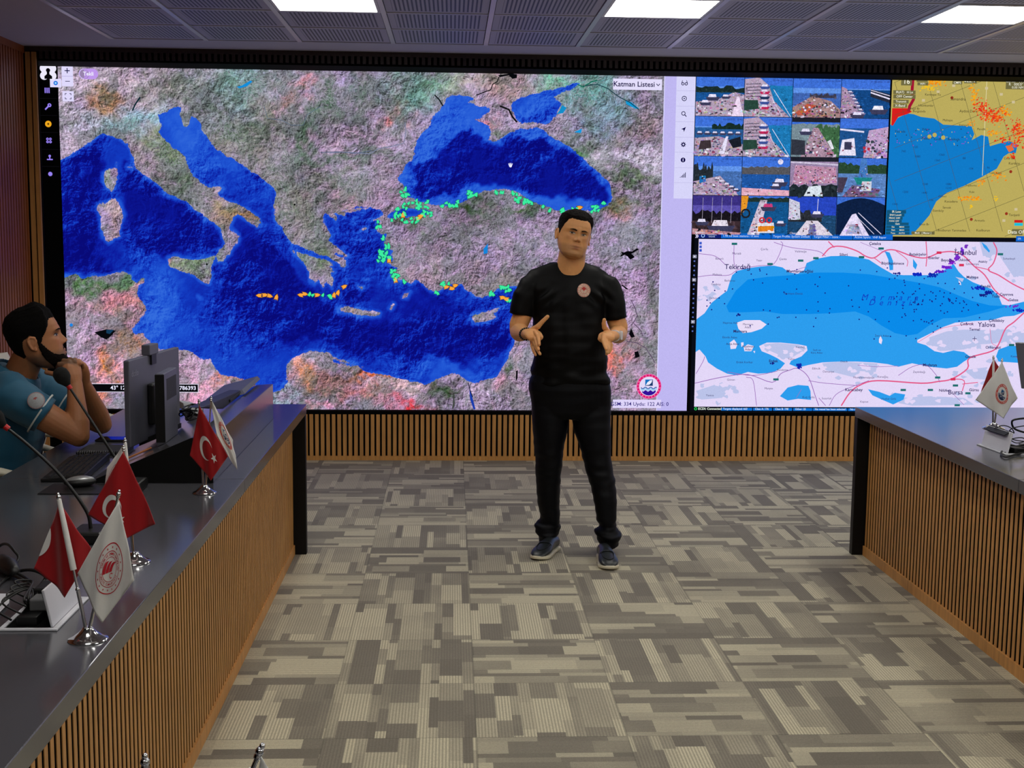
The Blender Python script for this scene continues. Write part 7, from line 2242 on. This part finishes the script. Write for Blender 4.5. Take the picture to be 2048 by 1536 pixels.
v, f = H2.shell(beard2, jitter=.0018, seed=5)
M_BEARD = mat('dark beard', (16, 11, 9), 0.9, spec=0.1, var=0.3, bump=0.6, bscale=600)
mesh_obj('moustache', H2.patch([(-.026, -.056), (-.020, -.047), (0, -.043), (.020, -.047), (.026, -.056), (.016, -.052), (0, -.050), (-.016, -.052)], .0016), [(0, 1, 7), (1, 2, 6, 7), (2, 3, 5, 6), (3, 4, 5)], M_BEARD, p2, smooth=60)
mesh_obj('beard', v, f, mat('dark beard', (16, 11, 9), 0.9, spec=0.1, var=0.3, bump=0.6, bscale=600), p2, smooth=70)

M_POLO = mat('blue green pique', (22, 88, 118), 0.7, var=0.10, scale=250, bump=0.06, bscale=1200, sheen=0.2)
mb = MB()
def tr(c, rx, ry, M=None): return [Vector(c) + Vector((rx * math.cos(t_), ry * math.sin(t_), 0)) for t_ in [2 * PI * j / 36 for j in range(36)]]
def tilt_ring(c, ax, ay, lean): return [Vector(c) + Vector((ax * math.cos(t_), ay * math.sin(t_), -lean * ax * math.cos(t_))) for t_ in [2 * PI * j / 36 for j in range(36)]]
mb.rings([tilt_ring(Vector((root.x - .01, YS + .06, .50)), .155, .19, .0), tilt_ring(Vector((root.x + .01, YS + .06, .62)), .165, .20, .05), tilt_ring(S_(-2, 900, .06), .160, .20, .2), tilt_ring(S_(8, 850, .05), .150, .205, .35), tilt_ring(S_(18, 800, .04), .130, .20, .45), tilt_ring(S_(26, 770, .03), .105, .165, .5), tilt_ring(S_(32, 752, .02), .085, .105, .5), tilt_ring(S_(36, 741, .02), .072, .078, .5)])
hemR = shR2.lerp(elR2, .50)
mb.tube([shR2 + Vector((-.03, .06, .03)), shR2, shR2.lerp(elR2, .25), hemR], [(.075, .075), (.082, .082), (.078, .080), (.074, .080)], 26, round_ends=False)
hemL = shL2.lerp(elL2, .50)
mb.tube([shL2 + Vector((-.03, -.06, .03)), shL2, shL2.lerp(elL2, .25), hemL], [(.075, .075), (.080, .080), (.074, .076), (.070, .072)], 26)
def polo_fold(V): return fnoise(V, (11, 11, 11), 2) * .006 + fnoise(V, (22, 8, 30), 6) * .0035
polo = garment('polo_shirt', mb, 0.0065, 3, M_POLO, p2, polo_fold)
# sleeve stripe, collar, arm patch
dR = (elR2 - shR2).normalized()
for hm, dd_, rr_ in ((hemR, dR, .081), (hemL, (elL2 - shL2).normalized(), .072)):
    MB().tube([hm - dd_ * .024, hm - dd_ * .018], [(rr_ * 1.02, rr_ * 1.075)] * 2, 36).build('sleeve_stripe', mat('pale piping', (205, 210, 205), 0.6), polo, smooth=60)
q = MB()
rs = []
for (c, a_, b_) in ((S_(34, 747, .02), .078, .086), (S_(38, 737, .02), .072, .080), (S_(36, 741, .02), .084, .092), (S_(31, 755, .02), .096, .112)):
    rs.append(tilt_ring(c, a_, b_, .55))
q.rings(rs, caps=False, closed=True)
garment('collar', q, 0.004, 2, M_POLO, polo)
pc_ = shR2.lerp(elR2, .26)
nd = Vector((.12, -.95, .25)).normalized()
A_ = (dR - nd * dR.dot(nd)).normalized()
B_ = nd.cross(A_)
pc_ = P3(72, 801, Y=(pc_ + nd * .083).y)
M_PG = mat('grey white patch', (178, 182, 186), 0.7, var=0.25, scale=180)
M_PR = mat('faded red patch print', (170, 90, 90), 0.7)
def arm_patch():
    v, f, mi = [], [], []
    upv = Vector((0, 0, 1)) - nd * nd.z
    upv.normalize()
    rt = upv.cross(nd)
    for vs, fs, m_, ly in sh2:
        b = len(v)
        for x, z in vs:
            rr2 = x * x + z * z
            v.append(pc_ + rt * (x * .033) + upv * (z * .033) + nd * (.006 + ly * .0006 - .0075 * rr2))
        f += [tuple(b + i for i in q_) for q_ in fs]
        mi += [m_] * len(fs)
    return mesh_obj('arm_patch', v, f, [M_PG, M_PR], polo, mi=mi, smooth=60)
sh2 = [(vv2, ff2, 0, 0)]
a_, b_ = annulus2d(0, 0, .92, .97, 36); sh2.append((a_, b_, 1, 1))
fan = [(-.3, .1), (-.22, .3), (0, .4), (.2, .32), (.05, .2), (.0, .05), (-.15, .12)]
sh2.append((fan, tess(fan), 1, 1))
arm_patch()
mb = MB()
for k_ in (knee1, knee2):
    mb.tube([Vector((root.x - .02, k_.y * .5 + (YS + .06) * .5, .53)), Vector((root.x + .15, k_.y, .53)), k_ + Vector((.02, 0, .0)), k_ + Vector((.055, 0, -.08)), Vector((k_.x + .04, k_.y, .14)), Vector((k_.x + .04, k_.y, .09))], [(.11, .10), (.098, .09), (.078, .076), (.068, .068), (.058, .058), (.060, .060)], 22)
garment('trousers', mb, 0.009, 3, M_TROU, p2)
for k_ in (knee1, knee2): shoe((k_.x + .24, k_.y, 0), (k_.x - .03, k_.y, 0), p2)

chair((root.x - .05, YS + .06, 0.0), 0.06, 'white leather office chair the seated man leans forward from')
chair((-1.86, 6.10, 0), 0.12, 'empty white office chair beyond the seated man, arm showing past his elbow')
chair((-1.93, 4.28, 0), 0.35, 'empty white office chair nearest at the left edge, armrest tip above the desk')
